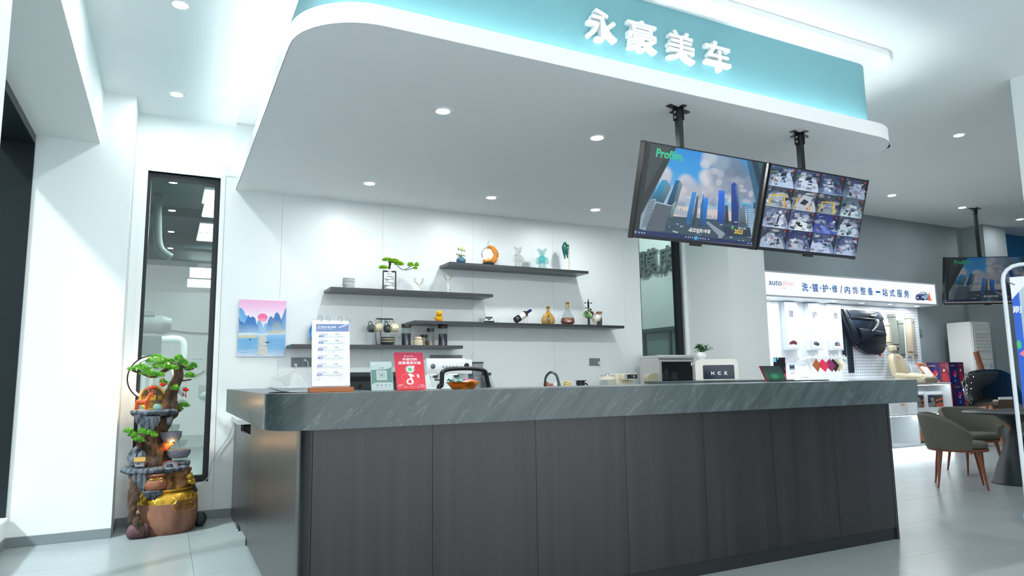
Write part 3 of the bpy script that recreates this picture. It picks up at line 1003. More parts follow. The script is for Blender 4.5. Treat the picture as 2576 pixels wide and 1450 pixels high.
_k = 3.33/3.4
def _tvp(x, y, Y): return ony(x, y, Y)
_tl = ony(1624, 355, 3.33); _tr = ony(1928, 408.5, 3.33); _bl = ony(1591, 598, 3.503); _bl.x = _tl.x
_tr.z = _tl.z
def draw_city(S):
    city(S, lambda x, y: S.uv(1580+x/4.8333, 340+y/4.8333), random.Random(3))
hanging_tv('hanging_television', 'ceiling-hung television playing a city skyline video, over the stone counter', _tl, _tr, _bl,
           (3.06, 3.475), draw_city, screen_p, 3.03)
_tl2 = ony(1938, 409, 3.33); _tl2.z = _tl.z; _tr2 = ony(2185, 457, 3.33); _tr2.z = _tl.z
_bl2 = Vector((_tl2.x, _bl.y, _bl.z))
def draw_cctv(S):
    rnd = random.Random(11)
    S.rect(0, 0, 1, 1, (14, 22, 40))
    pal = [((150, 176, 206), (60, 84, 120)), ((168, 186, 210), (50, 70, 108)), ((96, 124, 168), (36, 52, 92)), ((110, 132, 160), (30, 40, 66)),
           ((132, 148, 160), (56, 70, 88)), ((150, 164, 178), (60, 70, 84)), ((96, 112, 120), (46, 58, 66)), ((150, 176, 186), (70, 92, 104)),
           ((176, 190, 220), (88, 104, 140)), ((190, 206, 226), (70, 90, 130)), ((70, 96, 190), (26, 40, 120)), ((150, 170, 190), (50, 66, 90)),
           ((130, 150, 174), (56, 70, 90)), ((120, 136, 170), (30, 40, 100)), ((150, 168, 206), (60, 76, 120)), ((140, 160, 196), (60, 80, 120))]
    for r in range(4):
        for q in range(4):
            u0, v0 = q/4+0.002, 1-(r+1)/4+0.003
            w, h = 0.246, 0.244
            a, b = pal[r*4+q]
            def c(u, v): return (u0+u*w, v0+v*h)
            S.grad(u0, v0, u0+w, v0+h, [a, tuple((x+y)//2 for x, y in zip(a, b)), b])
            # floor plane, walls and clutter of the camera view
            x0 = rnd.uniform(0.0, 0.5); x1 = rnd.uniform(0.55, 1.0)
            S.poly([c(x0*0.4, 0), c(min(1, x1+0.2), 0), c(x1, rnd.uniform(0.5, 0.8)), c(x0, rnd.uniform(0.45, 0.8))], tuple(min(255, v+44) for v in a))
            S.poly([c(0, 0.35), c(0.3, 0.95), c(0, 1)], b)
            S.poly([c(1, 0.2), c(0.72, 0.9), c(1, 1)], tuple(v//2 for v in b))
            for k in range(16):
                u = rnd.uniform(0.02, 0.8); v = rnd.uniform(0.05, 0.8); du = rnd.uniform(0.05, 0.2); dv = rnd.uniform(0.05, 0.2); sl = rnd.uniform(-0.08, 0.1)
                col = rnd.choice([(26, 34, 58), (40, 54, 84), (214, 226, 240), (90, 110, 150), (16, 20, 34), (170, 186, 210), (60, 76, 120), (236, 240, 246), (44, 70, 140)])
                S.poly([c(u, v), c(u+du, max(0, v+sl)), c(min(1, u+du+sl*0.5), min(1, v+dv)), c(u, min(1, v+dv*0.8))], col, k % 4 == 0)
            for k in range(3):
                u = rnd.uniform(0.1, 0.85); v = rnd.uniform(0.08, 0.5)
                S.poly([c(u, v), c(u+0.06, v), c(u+0.05, v+0.12)], rnd.choice([(196, 40, 44), (220, 60, 50), (60, 170, 80), (230, 190, 50)]), k == 0)
            for k in range(22):
                col = rnd.choice([(20, 28, 50), (36, 50, 84), (206, 218, 236), (84, 104, 150), (12, 16, 30), (150, 168, 200), (226, 234, 244), (50, 70, 130)])
                S.soft(*c(rnd.uniform(0.08, 0.92), rnd.uniform(0.08, 0.92)), rnd.uniform(0.012, 0.05), rnd.uniform(0.01, 0.035), col, rnd.uniform(0.25, 0.65), 10)
            if r*4+q in (4, 5, 6):   # yellow bay lines
                S.poly([c(0.08, 0.05), c(0.14, 0.05), c(0.24, 0.6), c(0.18, 0.6)], (226, 184, 50))
                S.poly([c(0.18, 0.55), c(0.7, 0.62), c(0.7, 0.68), c(0.18, 0.61)], (226, 184, 50), False)
                S.poly([c(0.7, 0.05), c(0.78, 0.05), c(0.7, 0.66), c(0.64, 0.66)], (226, 184, 50), False)
            if r*4+q == 5:           # parked silver car
                S.poly([c(0.12, 0.2), c(0.5, 0.05), c(0.8, 0.5), c(0.66, 0.78), c(0.4, 0.8)], (196, 204, 216))
                S.poly([c(0.3, 0.35), c(0.52, 0.28), c(0.66, 0.5), c(0.46, 0.6)], (34, 44, 66))
            if r*4+q in (0, 1):      # car park
                S.poly([c(0.4, 0.5), c(0.62, 0.58), c(0.66, 0.74), c(0.44, 0.7)], (24, 32, 54))
                S.poly([c(0, 0.62), c(0.3, 0.72), c(0.3, 0.77), c(0, 0.68)], (96, 140, 60))
            if r*4+q == 8:           # a standing figure
                S.poly([c(0.52, 0.2), c(0.57, 0.2), c(0.62, 0.55), c(0.54, 0.58)], (30, 40, 96)); S.disc(*c(0.59, 0.62), 0.008, 0.014, (60, 50, 50), 10)
            S.text('2023', *c(0.06, 0.93), 0.012, (210, 220, 236))
            S.disc(*c(0.9, 0.9), 0.008, 0.013, (220, 50, 44), 8)
hanging_tv('hanging_television', 'ceiling-hung television showing a four by four grid of camera views', _tl2, _tr2, _bl2,
           (4.24, 3.475), draw_cctv, screen_p, 3.03)
# far screen near the grey column
_dx = Vector((cos(radians(-27.5)), sin(radians(-27.5)), 0))
_p0 = ony(2377, 648, 6.2)
_w3, _h3 = 1.33, 0.752
_t3 = _p0; _r3 = _t3+_dx*_w3; _b3 = ony(2363, 757, 6.2); _b3 = Vector((_t3.x+0.03, _t3.y+0.1, _t3.z-0.72))
def draw_city3(S):
    # same film: place the nearer screen's drawing corner by corner
    def cr(x, y):
        a, b, c_, d = (212, 70), (1688, 330), (1535, 1388), (50, 1240)
        # inverse bilinear by a few Newton steps
        u = v = 0.5
        for _ in range(8):
            px = (1-u)*(1-v)*d[0]+u*(1-v)*c_[0]+u*v*b[0]+(1-u)*v*a[0]
            py = (1-u)*(1-v)*d[1]+u*(1-v)*c_[1]+u*v*b[1]+(1-u)*v*a[1]
            dxu = (1-v)*(c_[0]-d[0])+v*(b[0]-a[0]); dyu = (1-v)*(c_[1]-d[1])+v*(b[1]-a[1])
            dxv = (1-u)*(a[0]-d[0])+u*(b[0]-c_[0]); dyv = (1-u)*(a[1]-d[1])+u*(b[1]-c_[1])
            D = dxu*dyv-dxv*dyu
            ex, ey = x-px, y-py
            u += (ex*dyv-ey*dxv)/D; v += (ey*dxu-ex*dyu)/D
        return (min(max(u, 0), 1), min(max(v, 0), 1))
    city(S, cr, random.Random(3))
_br = onz(2456, 556, ZC)
hanging_tv('hanging_television', 'dim ceiling-hung television beside the grey column, over the tall air conditioner', _t3, _r3, _b3,
           ((_t3+_r3).x/2+0.06, (_t3+_r3).y/2+0.16), draw_city3, screen_dim, ZC, radians(-27.5))
# ================================================================ things on the wall shelves
SY = 6.69                                    # where they stand, half way into the shelves
def sx(px, py, Y=SY): return ony(px, py, Y).x
KS = mpp((3.0, SY, 2.0))                     # metres per pixel over there
porc = mat('white_porcelain', (238, 240, 240), 0.15, coat=0.4)
cream = mat('cream_ceramic', (214, 202, 170), 0.3, coat=0.2)
dgrey = mat('dark_grey_ceramic', (74, 84, 82), 0.35)
blackm = mat('matt_black_metal', (30, 36, 38), 0.45, metal=0.2)
gold = mat('polished_gold', (214, 178, 96), 0.25, metal=0.9)
cglass = glass('clear_jar_glass', (244, 250, 250), 0.97, refl=0.25)
leaf_g = mat('fresh_green_leaf', (158, 214, 44), 0.5, var=0.3, scale=40)
leaf_d = mat('deep_green_leaf', (46, 110, 46), 0.45, var=0.4, scale=40)
bark = mat('dark_bark', (40, 34, 30), 0.8, bump=0.5, scale=40)

def needles(B, c, rx, ry, rz, n, ln, rnd, up=0.4, w=0.15):
    """tuft of short pointed leaves filling a flattened ball"""
    c = Vector(c)
    for _ in range(n):
        a = rnd.uniform(0, 2*pi); h = rnd.uniform(-0.35, 1); r = sqrt(max(0, 1-h*h))*rnd.uniform(0.5, 1)
        p = c+Vector((rx*r*cos(a), ry*r*sin(a), rz*h))
        d = Vector((cos(a)*r, sin(a)*r, h+up)).normalized()
        d = (d+Vector((rnd.uniform(-.5, .5), rnd.uniform(-.5, .5), rnd.uniform(-.2, .5)))).normalized()
        s = d.orthogonal().normalized()*(ln*w)
        l = ln*rnd.uniform(0.6, 1.2)
        B.quad(p-s, p+s*0.2+d.cross(s)*0.9, p+d*l, p-d.cross(s)*0.6)
    return B

# --- highest shelf
t = thing('flower_vase', 'small round blue vase with white and green artificial flowers', 'vase', (sx(1157, 655), SY-0.03, ZSH1))
obj('vase', MB().lathe([(0.0, 0), (0.03, 0), (0.047, 0.02), (0.053, 0.036), (0.046, 0.058), (0.026, 0.07), (0.018, 0.072), (0.018, 0.06), (0, 0.058)], seg=24),
    mat('blue_glaze', (62, 104, 128), 0.35), t, True)
rnd = random.Random(5)
for (x, z, r, mm) in ((-0.03, 0.112, 0.034, 'w'), (0.03, 0.106, 0.038, 'w'), (0.012, 0.162, 0.034, 'g')):
    st = obj('stem', MB().tube(smooth_path([(0, 0, 0.06), (x*0.4, 0, 0.09), (x, -0.005, z)], 4), 0.0022, 6), leaf_d, t)
    B = MB()
    for k in range(26):
        a = k*2.399; h = 1-2*(k+0.5)/26*0.62
        q = sqrt(1-h*h)
        d = Vector((q*cos(a), q*sin(a), h))
        B.ball(Vector((x, -0.005, z))+d*r*0.62, r*0.42, r*0.42, r*0.16, 8, 5, d.to_track_quat('Z', 'Y').to_matrix())
    obj('flower_head', B, mat('cream_petal', (236, 236, 214), 0.6) if mm == 'w' else mat('pale_green_petal', (196, 208, 150), 0.6), st, True, label='white rose-like flower' if mm == 'w' else 'pale green flower')
for (x, z, a) in ((-0.03, 0.16, 0.5), (0.035, 0.14, -0.6), (-0.018, 0.09, 0.9), (0.0, 0.085, -0.2), (-0.03, 0.078, 1.2)):
    B = MB(); d = Vector((-sin(a), 0, cos(a)))
    B.quad(Vector((x, 0, z))-d*0.022, Vector((x+0.009, -0.004, z)), Vector((x, 0, z))+d*0.022, Vector((x-0.009, -0.004, z)))
    obj('leaf', B, leaf_d, t)

t = thing('glass_ornament', 'round amber and clear glass ring ornament with crystal twig on black base', 'ornament', (sx(1226, 655), SY-0.03, ZSH1))
obj('base', MB().box(-0.075, 0.085, -0.04, 0.04, 0, 0.012, 0.002).lathe([(0.045, 0.012), (0.06, 0.012), (0.062, 0.03), (0.05, 0.04), (0, 0.04)], seg=20), blackm, t, True)
_cz = 0.125
amb = mat('amber_glass', (236, 150, 40), 0.08, trans=0.55, ior=1.45, coat=0.5)
ring_pts = lambda a0, a1, n=24, r=0.082: [(r*cos(a0+(a1-a0)*i/n)*0.93, 0, _cz+r*sin(a0+(a1-a0)*i/n)) for i in range(n+1)]
obj('clear_ring', MB().tube(ring_pts(1.6, 3.6), 0.008, 8), mat('smoky_clear_glass', (186, 200, 204), 0.08, trans=0.6), t, True)
pts = ring_pts(-2.4, 1.6, 30, 0.09)
B = MB().tube(pts, [0.012+0.02*sin(pi*i/30)**0.7 for i in range(31)], 10, wob=0.35, ws=60)
obj('amber_crescent', B, amb, t, True)
B = MB()
rnd = random.Random(9)
for k in range(34):
    a = rnd.uniform(-2.2, 1.3); r0 = 0.105; r1 = r0+rnd.uniform(0.008, 0.026)
    p = Vector((r0*cos(a), rnd.uniform(-0.02, 0.02), _cz+r0*sin(a))); q = Vector((r1*cos(a+0.2), rnd.uniform(-0.03, 0.03), _cz+r1*sin(a+0.2)))
    B.cyl(p, q, 0.007, 0.002, 5)
obj('glass_crystals', B, mat('gold_crystal', (230, 190, 110), 0.1, trans=0.4, coat=0.5), t, True, kind='stuff')
S = Print((-0.075, 0.0, _cz-0.078), (0.15, 0, 0), (0, 0, 0.156), n=(0, -1, 0))
S.disc(0.5, 0.5, 0.49, 0.49, (222, 228, 228), 28)
S.poly([(0.05, 0.52), (0.3, 0.45), (0.62, 0.32), (0.9, 0.3), (0.82, 0.14), (0.5, 0.01), (0.18, 0.14)], (232, 160, 110))
S.disc(0.5, 0.14, 0.2, 0.1, (222, 132, 60), 14); S.disc(0.47, 0.93, 0.12, 0.06, (224, 120, 50), 14)
S.build('painted_panel', printmat('glossy_print', rough=0.15, coat=0.5), t)
B = MB()
for (x, z, x2, z2) in ((-0.01, 0.205, -0.005, 0.25), (-0.005, 0.25, 0.008, 0.285), (-0.005, 0.235, -0.018, 0.26), (0.0, 0.26, 0.02, 0.278), (-0.01, 0.215, -0.025, 0.235)):
    B.cyl((x, 0, z), (x2, 0, z2), 0.003, 0.0015, 6)
B.ball((-0.012, 0, 0.212), 0.011).ball((0.004, 0, 0.216), 0.009)
obj('crystal_twig', B, mat('silver_crystal', (226, 232, 234), 0.08, trans=0.5), t, True)

def bear(label, px, rgb, rgb2, rz=0.0):
    t = thing('bear_figure', label, 'figurine', (sx(px, 668), SY-0.02, ZSH1), rz, 'see-through bear figures')
    a = mat('clear_plastic_%d' % px, rgb, 0.03, trans=0.92, ior=1.18, coat=0.8)
    b = mat('tinted_plastic_%d' % px, rgb2, 0.03, trans=0.85, ior=1.2, coat=0.8)
    s = 0.245
    obj('head', MB().ball((0, 0, 0.79*s), 0.155*s, 0.145*s, 0.15*s, 20, 14).ball((0, -0.13*s, 0.755*s), 0.06*s, 0.04*s, 0.05*s), a, t, True)
    for q in (-1, 1):
        obj('ear', MB().ball((q*0.155*s, 0, 0.925*s), 0.072*s, 0.035*s, 0.07*s), a, t, True)
    obj('torso', MB().lathe([(0, 0.30*s), (0.15*s, 0.30*s), (0.175*s, 0.36*s), (0.17*s, 0.48*s), (0.14*s, 0.6*s), (0.08*s, 0.655*s), (0, 0.66*s)], seg=20, sy=0.75), b, t, True)
    for q in (-1, 1):
        obj('arm', MB().tube(smooth_path([(q*0.14*s, 0, 0.58*s), (q*0.225*s, -0.01*s, 0.5*s), (q*0.245*s, -0.03*s, 0.38*s), (q*0.235*s, -0.05*s, 0.26*s)], 4), smooth_vals([0.04*s, 0.055*s, 0.058*s, 0.045*s], 4), 10), a, t, True)
        obj('leg', MB().lathe([(0, 0), (0.085*s, 0), (0.09*s, 0.03*s), (0.082*s, 0.2*s), (0.09*s, 0.3*s), (0, 0.31*s)], (q*0.092*s, 0, 0), 14, sy=1.15), a, t, True)
bear('clear pearly plastic bear figure standing on the shelf', 1302, (246, 248, 246), (238, 236, 232), 0.1)
bear('see-through turquoise plastic bear figure beside the parrots', 1362, (206, 242, 240), (110, 210, 214), -0.4)

t = thing('parrot_ornament', 'pair of dark green parrots perched on a thin gold stand', 'ornament', (sx(1428, 676), SY-0.03, ZSH1))
obj('pole', MB().cyl((0, 0, 0.004), (0.004, 0, 0.31), 0.0035, seg=8), gold, t, True)
obj('base', MB().lathe([(0, 0), (0.03, 0), (0.03, 0.004), (0, 0.004)], (0, 0, 0), 16), gold, t)
obj('perch', MB().tube(smooth_path([(0.004, 0, 0.2), (-0.02, -0.002, 0.225), (-0.06, -0.004, 0.228)], 4), 0.004, 7), gold, t, True)
pg = mat('parrot_green', (14, 92, 84), 0.35)
for (x, z, s) in ((-0.056, 0.262, 1.0), (-0.022, 0.252, 0.82)):
    B = MB().tube(smooth_path([(x+0.004, -0.004, z+0.06*s), (x, 0, z+0.045*s), (x-0.004, 0, z+0.015*s), (x-0.002, 0, z-0.025*s), (x+0.002, 0.002, z-0.07*s), (x+0.006, 0.002, z-0.12*s)], 4),
                  smooth_vals([0.014*s, 0.019*s, 0.027*s, 0.022*s, 0.013*s, 0.005], 4), 12)
    B.ball((x+0.008*s, -0.006, z+0.062*s), 0.021*s, 0.022*s, 0.02*s)
    p = obj('parrot', B, pg, t, True)
    obj('beak', MB().ball((x+0.02*s, -0.024*s, z+0.054*s), 0.007*s, 0.008*s, 0.012*s), gold, p, True)
    obj('wing', MB().ball((x-0.018*s, -0.012*s, z+0.0*s), 0.01*s, 0.014*s, 0.04*s), pg, p, True)

# --- bonsai shelf
t = thing('rope_spool', 'fat coil of white and grey flecked cord standing on the shelf', 'cord', (sx(876, 720), SY-0.02, ZSH2))
ropem = mat('flecked_cord', (226, 228, 226), 0.8, rgb2=(150, 156, 156), scale=220)
for k in range(9):
    obj('cord_turn', MB().torus((random.uniform(-.002, .002), 0, 0.008+k*0.0115), 0.052+random.uniform(-.002, .003), 0.0066, seg=28, sr=7), ropem, t, True)
obj('core', MB().cyl((0, 0, 0), (0, 0, 0.1), 0.045, seg=20), ropem, t, True)

t = thing('bonsai_vase', 'white stacked pebble vase with bright green bonsai branch in a black frame', 'vase', (sx(978, 727), SY-0.02, ZSH2))
fw, fh = 0.068, 0.205
obj('frame', MB().box(-fw, -fw+0.007, -0.012, 0.012, 0, fh).box(fw-0.007, fw, -0.012, 0.012, 0, fh).box(-fw+0.007, fw-0.007, -0.012, 0.012, fh-0.014, fh).box(-fw+0.007, fw-0.007, -0.03, 0.03, 0, 0.004), blackm, t)
z = 0.004
for (r, h, dx) in ((0.048, 0.04, 0.006), (0.042, 0.036, -0.012), (0.038, 0.036, 0.008), (0.036, 0.032, -0.014), (0.032, 0.03, 0.004), (0.027, 0.03, 0.004), (0.025, 0.028, -0.002)):
    obj('pebble', MB().ball((dx, -0.004, z+h/2), r, r*0.9, h*0.56, 18, 11), porc, t, True); z += h*0.92
B = MB().tube(smooth_path([(-0.002, 0, z-0.01), (0.0, 0, z+0.03), (0.004, 0, z+0.06), (-0.01, 0, z+0.085)], 5), smooth_vals([0.012, 0.011, 0.012, 0.006], 5), 8, wob=0.3, ws=60)
br = obj('trunk', B, bark, t, True)
for pts in (((0.004, 0, z+0.07), (0.06, 0, z+0.07), (0.11, 0, z+0.02), (0.17, -0.005, z+0.005), (0.25, -0.01, z+0.03)), ((0.16, -0.005, z+0.008), (0.2, 0, z+0.03), (0.225, 0, z+0.05)), ((0.0, 0, z+0.02), (-0.03, 0, z+0.03), (-0.06, 0, z+0.02))):
    obj('branch', MB().tube(smooth_path(pts, 4), 0.0035, 6), bark, br, True)
rnd = random.Random(21)
for (x, zz, rx, rz, n) in ((-0.02, z+0.095, 0.05, 0.016, 150), (0.05, z+0.085, 0.05, 0.02, 170), (0.1, z+0.062, 0.045, 0.02, 150), (-0.065, z+0.014, 0.042, 0.016, 130),
                           (0.225, z+0.058, 0.03, 0.022, 90), (0.29, z+0.062, 0.016, 0.022, 60), (0.275, z+0.026, 0.018, 0.012, 50)):
    obj('foliage', needles(MB(), (x, 0, zz), rx, rx*0.8, rz, n*3, 0.017, rnd, w=0.3), leaf_g, t, kind='stuff')

def antlers(t, head, s, m):
    for q in (-1, 1):
        h = Vector(head)
        main = smooth_path([h, h+Vector((q*0.018, 0, 0.02))*s, h+Vector((q*0.04, 0.005, 0.045))*s, h+Vector((q*0.045, 0.0, 0.085))*s], 4)
        B = MB().tube(main, smooth_vals([0.0032*s, 0.003*s, 0.0025*s, 0.001*s], 4), 6)
        for i, d in ((4, (q*0.008, 0, 0.03)), (7, (q*0.034, 0, 0.02)), (9, (-q*0.012, 0, 0.03)), (10, (q*0.022, 0, 0.025))):
            B.cyl(main[i], main[i]+Vector(d)*s, 0.0022*s, 0.0008*s, 6)
        obj('antler', B, m, t, True)
bronze = mat('bronze_antler', (150, 112, 76), 0.35, metal=0.6)
t = thing('deer_figure', 'small white lying deer figure with wide bronze antlers', 'figurine', (sx(1046, 731), SY-0.03, ZSH2), 0, 'white deer figures')
B = MB().tube(smooth_path([(-0.03, 0.0, 0.012), (-0.015, 0, 0.02), (0.01, 0, 0.02), (0.022, 0, 0.028), (0.024, 0, 0.05), (0.02, -0.01, 0.058), (0.012, -0.026, 0.055)], 5),
              smooth_vals([0.006, 0.014, 0.015, 0.011, 0.007, 0.009, 0.004], 5), 12)
for q in (-1, 1): B.ball((0.026+0.006*q, 0.0, 0.066), 0.003, 0.003, 0.009)
B.tube(smooth_path([(0.015, -0.008, 0.012), (0.03, -0.016, 0.008), (0.0, -0.02, 0.005)], 4), 0.005, 7)
obj('body', B, porc, t, True)
antlers(t, (0.022, -0.004, 0.064), 0.95, bronze)
t = thing('deer_figure', 'white standing deer figure with upright bronze antlers', 'figurine', (sx(1126, 735), SY-0.03, ZSH2), 0, 'white deer figures')
B = MB().tube(smooth_path([(0.032, 0.03, 0.05), (0.022, 0.015, 0.058), (0.0, 0.0, 0.056), (-0.012, -0.01, 0.07), (-0.014, -0.014, 0.105), (-0.014, -0.02, 0.118), (-0.016, -0.036, 0.112)], 5),
              smooth_vals([0.008, 0.016, 0.016, 0.013, 0.008, 0.01, 0.004], 5), 12)
for (x, y) in ((-0.012, -0.014), (0.0, -0.006), (0.022, 0.02), (0.032, 0.012)):
    B.tube(smooth_path([(x, y, 0.055), (x-0.002, y+0.002, 0.026), (x, y, 0.0)], 3), smooth_vals([0.009, 0.005, 0.004], 3), 7)
for q in (-1, 1): B.ball((-0.014+0.01*q, -0.012, 0.124), 0.008, 0.003, 0.003)
obj('body', B, porc, t, True)
antlers(t, (-0.014, -0.014, 0.124), 0.85, bronze)

# --- long shelf
t = thing('toy_duck', 'small yellow toy duck with an orange beak on the shelf', 'toy', (sx(1099, 806), SY-0.06, ZSH3), -0.1)
yel = mat('toy_yellow', (246, 190, 30), 0.35); ora = mat('toy_orange', (240, 120, 30), 0.4)
obj('body', MB().ball((0, 0.012, 0.03), 0.038, 0.046, 0.03, 18, 12).ball((0.0, 0.055, 0.042), 0.012, 0.016, 0.012), yel, t, True)
hd = obj('head', MB().ball((0, -0.012, 0.082), 0.036, 0.034, 0.034, 18, 12), yel, t, True)
obj('beak', MB().ball((0, -0.048, 0.074), 0.015, 0.014, 0.006), ora, hd, True)
for q in (-1, 1):
    obj('eye', MB().ball((q*0.014, -0.042, 0.09), 0.004), mat('toy_black', (20, 18, 16), 0.3), hd, True)
    obj('wing', MB().ball((q*0.036, 0.014, 0.036), 0.008, 0.024, 0.016), yel, t, True)
obj('feet', MB().ball((0, -0.014, 0.006), 0.03, 0.024, 0.007), ora, t, True)

t = thing('model_car', 'silver model car with both front doors open', 'toy', (sx(1227, 810), SY-0.03, ZSH3), -0.42)
sil = mat('silver_car_paint', (206, 212, 216), 0.22, metal=0.55)
B = MB()
ring = lambda y, w, zb, zt, ins: [(-w, y, zb), (w, y, zb), (w, y, (zb+zt)/2), (w-ins, y, zt), (-w+ins, y, zt), (-w, y, (zb+zt)/2)]
secs = [ring(-0.125, 0.044, 0.014, 0.032, 0.01), ring(-0.11, 0.05, 0.01, 0.038, 0.01), ring(-0.04, 0.052, 0.01, 0.044, 0.008), ring(0.09, 0.052, 0.01, 0.044, 0.008), ring(0.118, 0.048, 0.014, 0.04, 0.012)]
vv = [[B.bm.verts.new(p) for p in s] for s in secs]
for a, b in zip(vv[:-1], vv[1:]):
    for k in range(6): B._face([a[k], a[(k+1) % 6], b[(k+1) % 6], b[k]])
B._face(vv[0]); B._face(vv[-1][::-1])
obj('body', B, sil, t, True)
B = MB(); rf = lambda y, w, z: [(-w, y, z), (w, y, z)]
B.prism([(-0.046, -0.045, 0.044), (-0.034, -0.005, 0.066), (-0.034, 0.05, 0.066), (-0.044, 0.09, 0.044)], (0.0001, 0, 0))
B = MB()
b0 = [(-0.046, -0.05, 0.043), (0.046, -0.05, 0.043), (0.046, 0.095, 0.043), (-0.046, 0.095, 0.043)]
b1 = [(-0.034, -0.012, 0.066), (0.034, -0.012, 0.066), (0.034, 0.05, 0.066), (-0.034, 0.05, 0.066)]
va = [B.bm.verts.new(p) for p in b0]; vb = [B.bm.verts.new(p) for p in b1]
for k in range(4): B._face([va[k], va[(k+1) % 4], vb[(k+1) % 4], vb[k]])
obj('windows', B, mat('tinted_car_glass', (50, 58, 64), 0.08), t)
obj('roof', MB().box(-0.034, 0.034, -0.012, 0.05, 0.0655, 0.068, 0.001), sil, t)
obj('grille', MB().box(-0.018, 0.018, -0.1275, -0.124, 0.02, 0.031), blackm, t)
for q in (-1, 1):
    obj('headlamp', MB().ball((q*0.033, -0.12, 0.033), 0.009, 0.006, 0.006), porc, t, True)
    obj('door', MB().obox((q*0.078, -0.022, 0.031), (1, 0.35*q, 0), (0.35*q*-1, 1, 0), (0, 0, 1), 0.026, 0.003, 0.018, 0.002), sil, t)
    for y in (-0.08, 0.07):
        obj('wheel', MB().cyl((q*0.044, y, 0.0165), (q*0.053, y, 0.0165), 0.0165, seg=16), mat('tyre_black', (24, 24, 26), 0.7), t, True)

t = thing('wine_bottle', 'dark wine bottle with white label tilted in a wire holder', 'bottle', (sx(1308, 811), SY-0.02, ZSH3))
a = Vector((-0.068, 0, 0.036)); b = Vector((0.13, 0.0, 0.158)); ax = (b-a).normalized()
L = (b-a).length
obj('glass', MB().lathe([(0, 0), (0.034, 0.0), (0.0375, 0.006), (0.0375, L*0.62), (0.03, L*0.7), (0.0155, L*0.76), (0.0145, L*0.98), (0, L)], a, 20, axis=ax), mat('wine_glass_dark', (14, 22, 24), 0.08, coat=0.6), t, True)
obj('label', MB().lathe([(0.0378, L*0.26), (0.0382, L*0.262), (0.0382, L*0.56), (0.0378, L*0.562)], a, 20, axis=ax), mat('paper_label', (224, 226, 224), 0.6), t, True)
obj('capsule', MB().lathe([(0.0158, L*0.8), (0.0163, L*0.8), (0.0163, L*1.0), (0, L*1.003)], a, 16, axis=ax), mat('blue_capsule', (40, 52, 130), 0.3, metal=0.4), t, True)
hw = mat('rose_wire', (206, 140, 128), 0.3, metal=0.7)
obj('wire_holder', MB().tube([(-0.05, -0.04, 0.07), (-0.052, -0.04, 0.002), (0.06, -0.04, 0.002), (0.07, -0.04, 0.12)], 0.0016, 6).tube([(-0.05, 0.04, 0.07), (-0.052, 0.04, 0.002), (0.06, 0.04, 0.002), (0.07, 0.04, 0.12)], 0.0016, 6)
    .tube([(0.07, -0.04, 0.12), (0.07, 0.0, 0.085), (0.07, 0.04, 0.12)], 0.0016, 6).tube([(-0.05, -0.04, 0.07), (-0.055, 0, 0.001), (-0.05, 0.04, 0.07)], 0.0016, 6), hw, t)

t = thing('liquor_bottle', 'golden fan-shaped liquor bottle with gold stopper', 'bottle', (sx(1377, 814), SY-0.02, ZSH3), -0.4)
prof = [(0, 0), (0.055, 0.0), (0.068, 0.016), (0.076, 0.04), (0.07, 0.075), (0.05, 0.11), (0.028, 0.135), (0.018, 0.145), (0.016, 0.15), (0, 0.15)]
B = MB().lathe(prof, seg=32, sy=0.5)
for v in B.bm.verts:
    an = atan2(v.co.y*2, v.co.x)
    k = 1+0.05*cos(an*12)
    v.co.x *= k; v.co.y *= k
obj('glass', B, mat('golden_liquor', (196, 150, 62), 0.12, trans=0.25, coat=0.6, spec=0.6), t, True)
obj('stopper', MB().lathe([(0.0165, 0.15), (0.0165, 0.182), (0.022, 0.188), (0.024, 0.196), (0.016, 0.204), (0, 0.206)], seg=20), gold, t, True)
S = Print((-0.022, -0.042, 0.015), (0.044, 0, 0), (0, 0.012, 0.1), n=(0, -1, 0.1))
S.poly([(0.15, 0.0), (0.85, 0.0), (1.0, 0.35), (0.7, 0.8), (0.5, 1.0), (0.3, 0.8), (0.0, 0.35)], (74, 62, 40)); S.text('XO', 0.3, 0.42, 0.14, (206, 176, 92), 0.02)
S.build('label', printmat('matt_print'), t)

t = thing('cognac_decanter', 'teardrop glass decanter half full of amber cognac with gold collar', 'bottle', (sx(1426, 815), SY-0.02, ZSH3), -0.4)
prof = [(0, 0), (0.05, 0.0), (0.07, 0.012), (0.084, 0.036), (0.078, 0.07), (0.062, 0.105), (0.038, 0.15), (0.022, 0.185), (0.016, 0.205), (0.015, 0.222)]
obj('glass', MB().lathe(prof, seg=32, sy=0.55), glass('decanter_glass', (246, 250, 250), 0.97, refl=0.4), t, True)
obj('liquor', MB().lathe([(0, 0.006), (0.048, 0.006), (0.067, 0.016), (0.0805, 0.036), (0.075, 0.07), (0.07, 0.082), (0, 0.082)], seg=32, sy=0.53), mat('amber_cognac', (150, 62, 18), 0.1, trans=0.25), t, True)
obj('collar', MB().lathe([(0.0165, 0.2), (0.018, 0.2), (0.018, 0.232), (0.0145, 0.236), (0.0145, 0.24), (0.024, 0.25), (0.025, 0.258), (0.018, 0.264), (0, 0.266)], seg=20), gold, t, True)
S = Print((-0.04, -0.0468, 0.03), (0.08, 0, 0), (0, 0.003, 0.05), n=(0, -1, 0))
S.text('XO', 0.34, 0.05, 0.34, (236, 230, 214), 0.02); S.bars(0.12, 0.62, 0.85, 0.2, (226, 190, 110), 3, 0.95)
S.build('label', printmat('matt_print'), t)

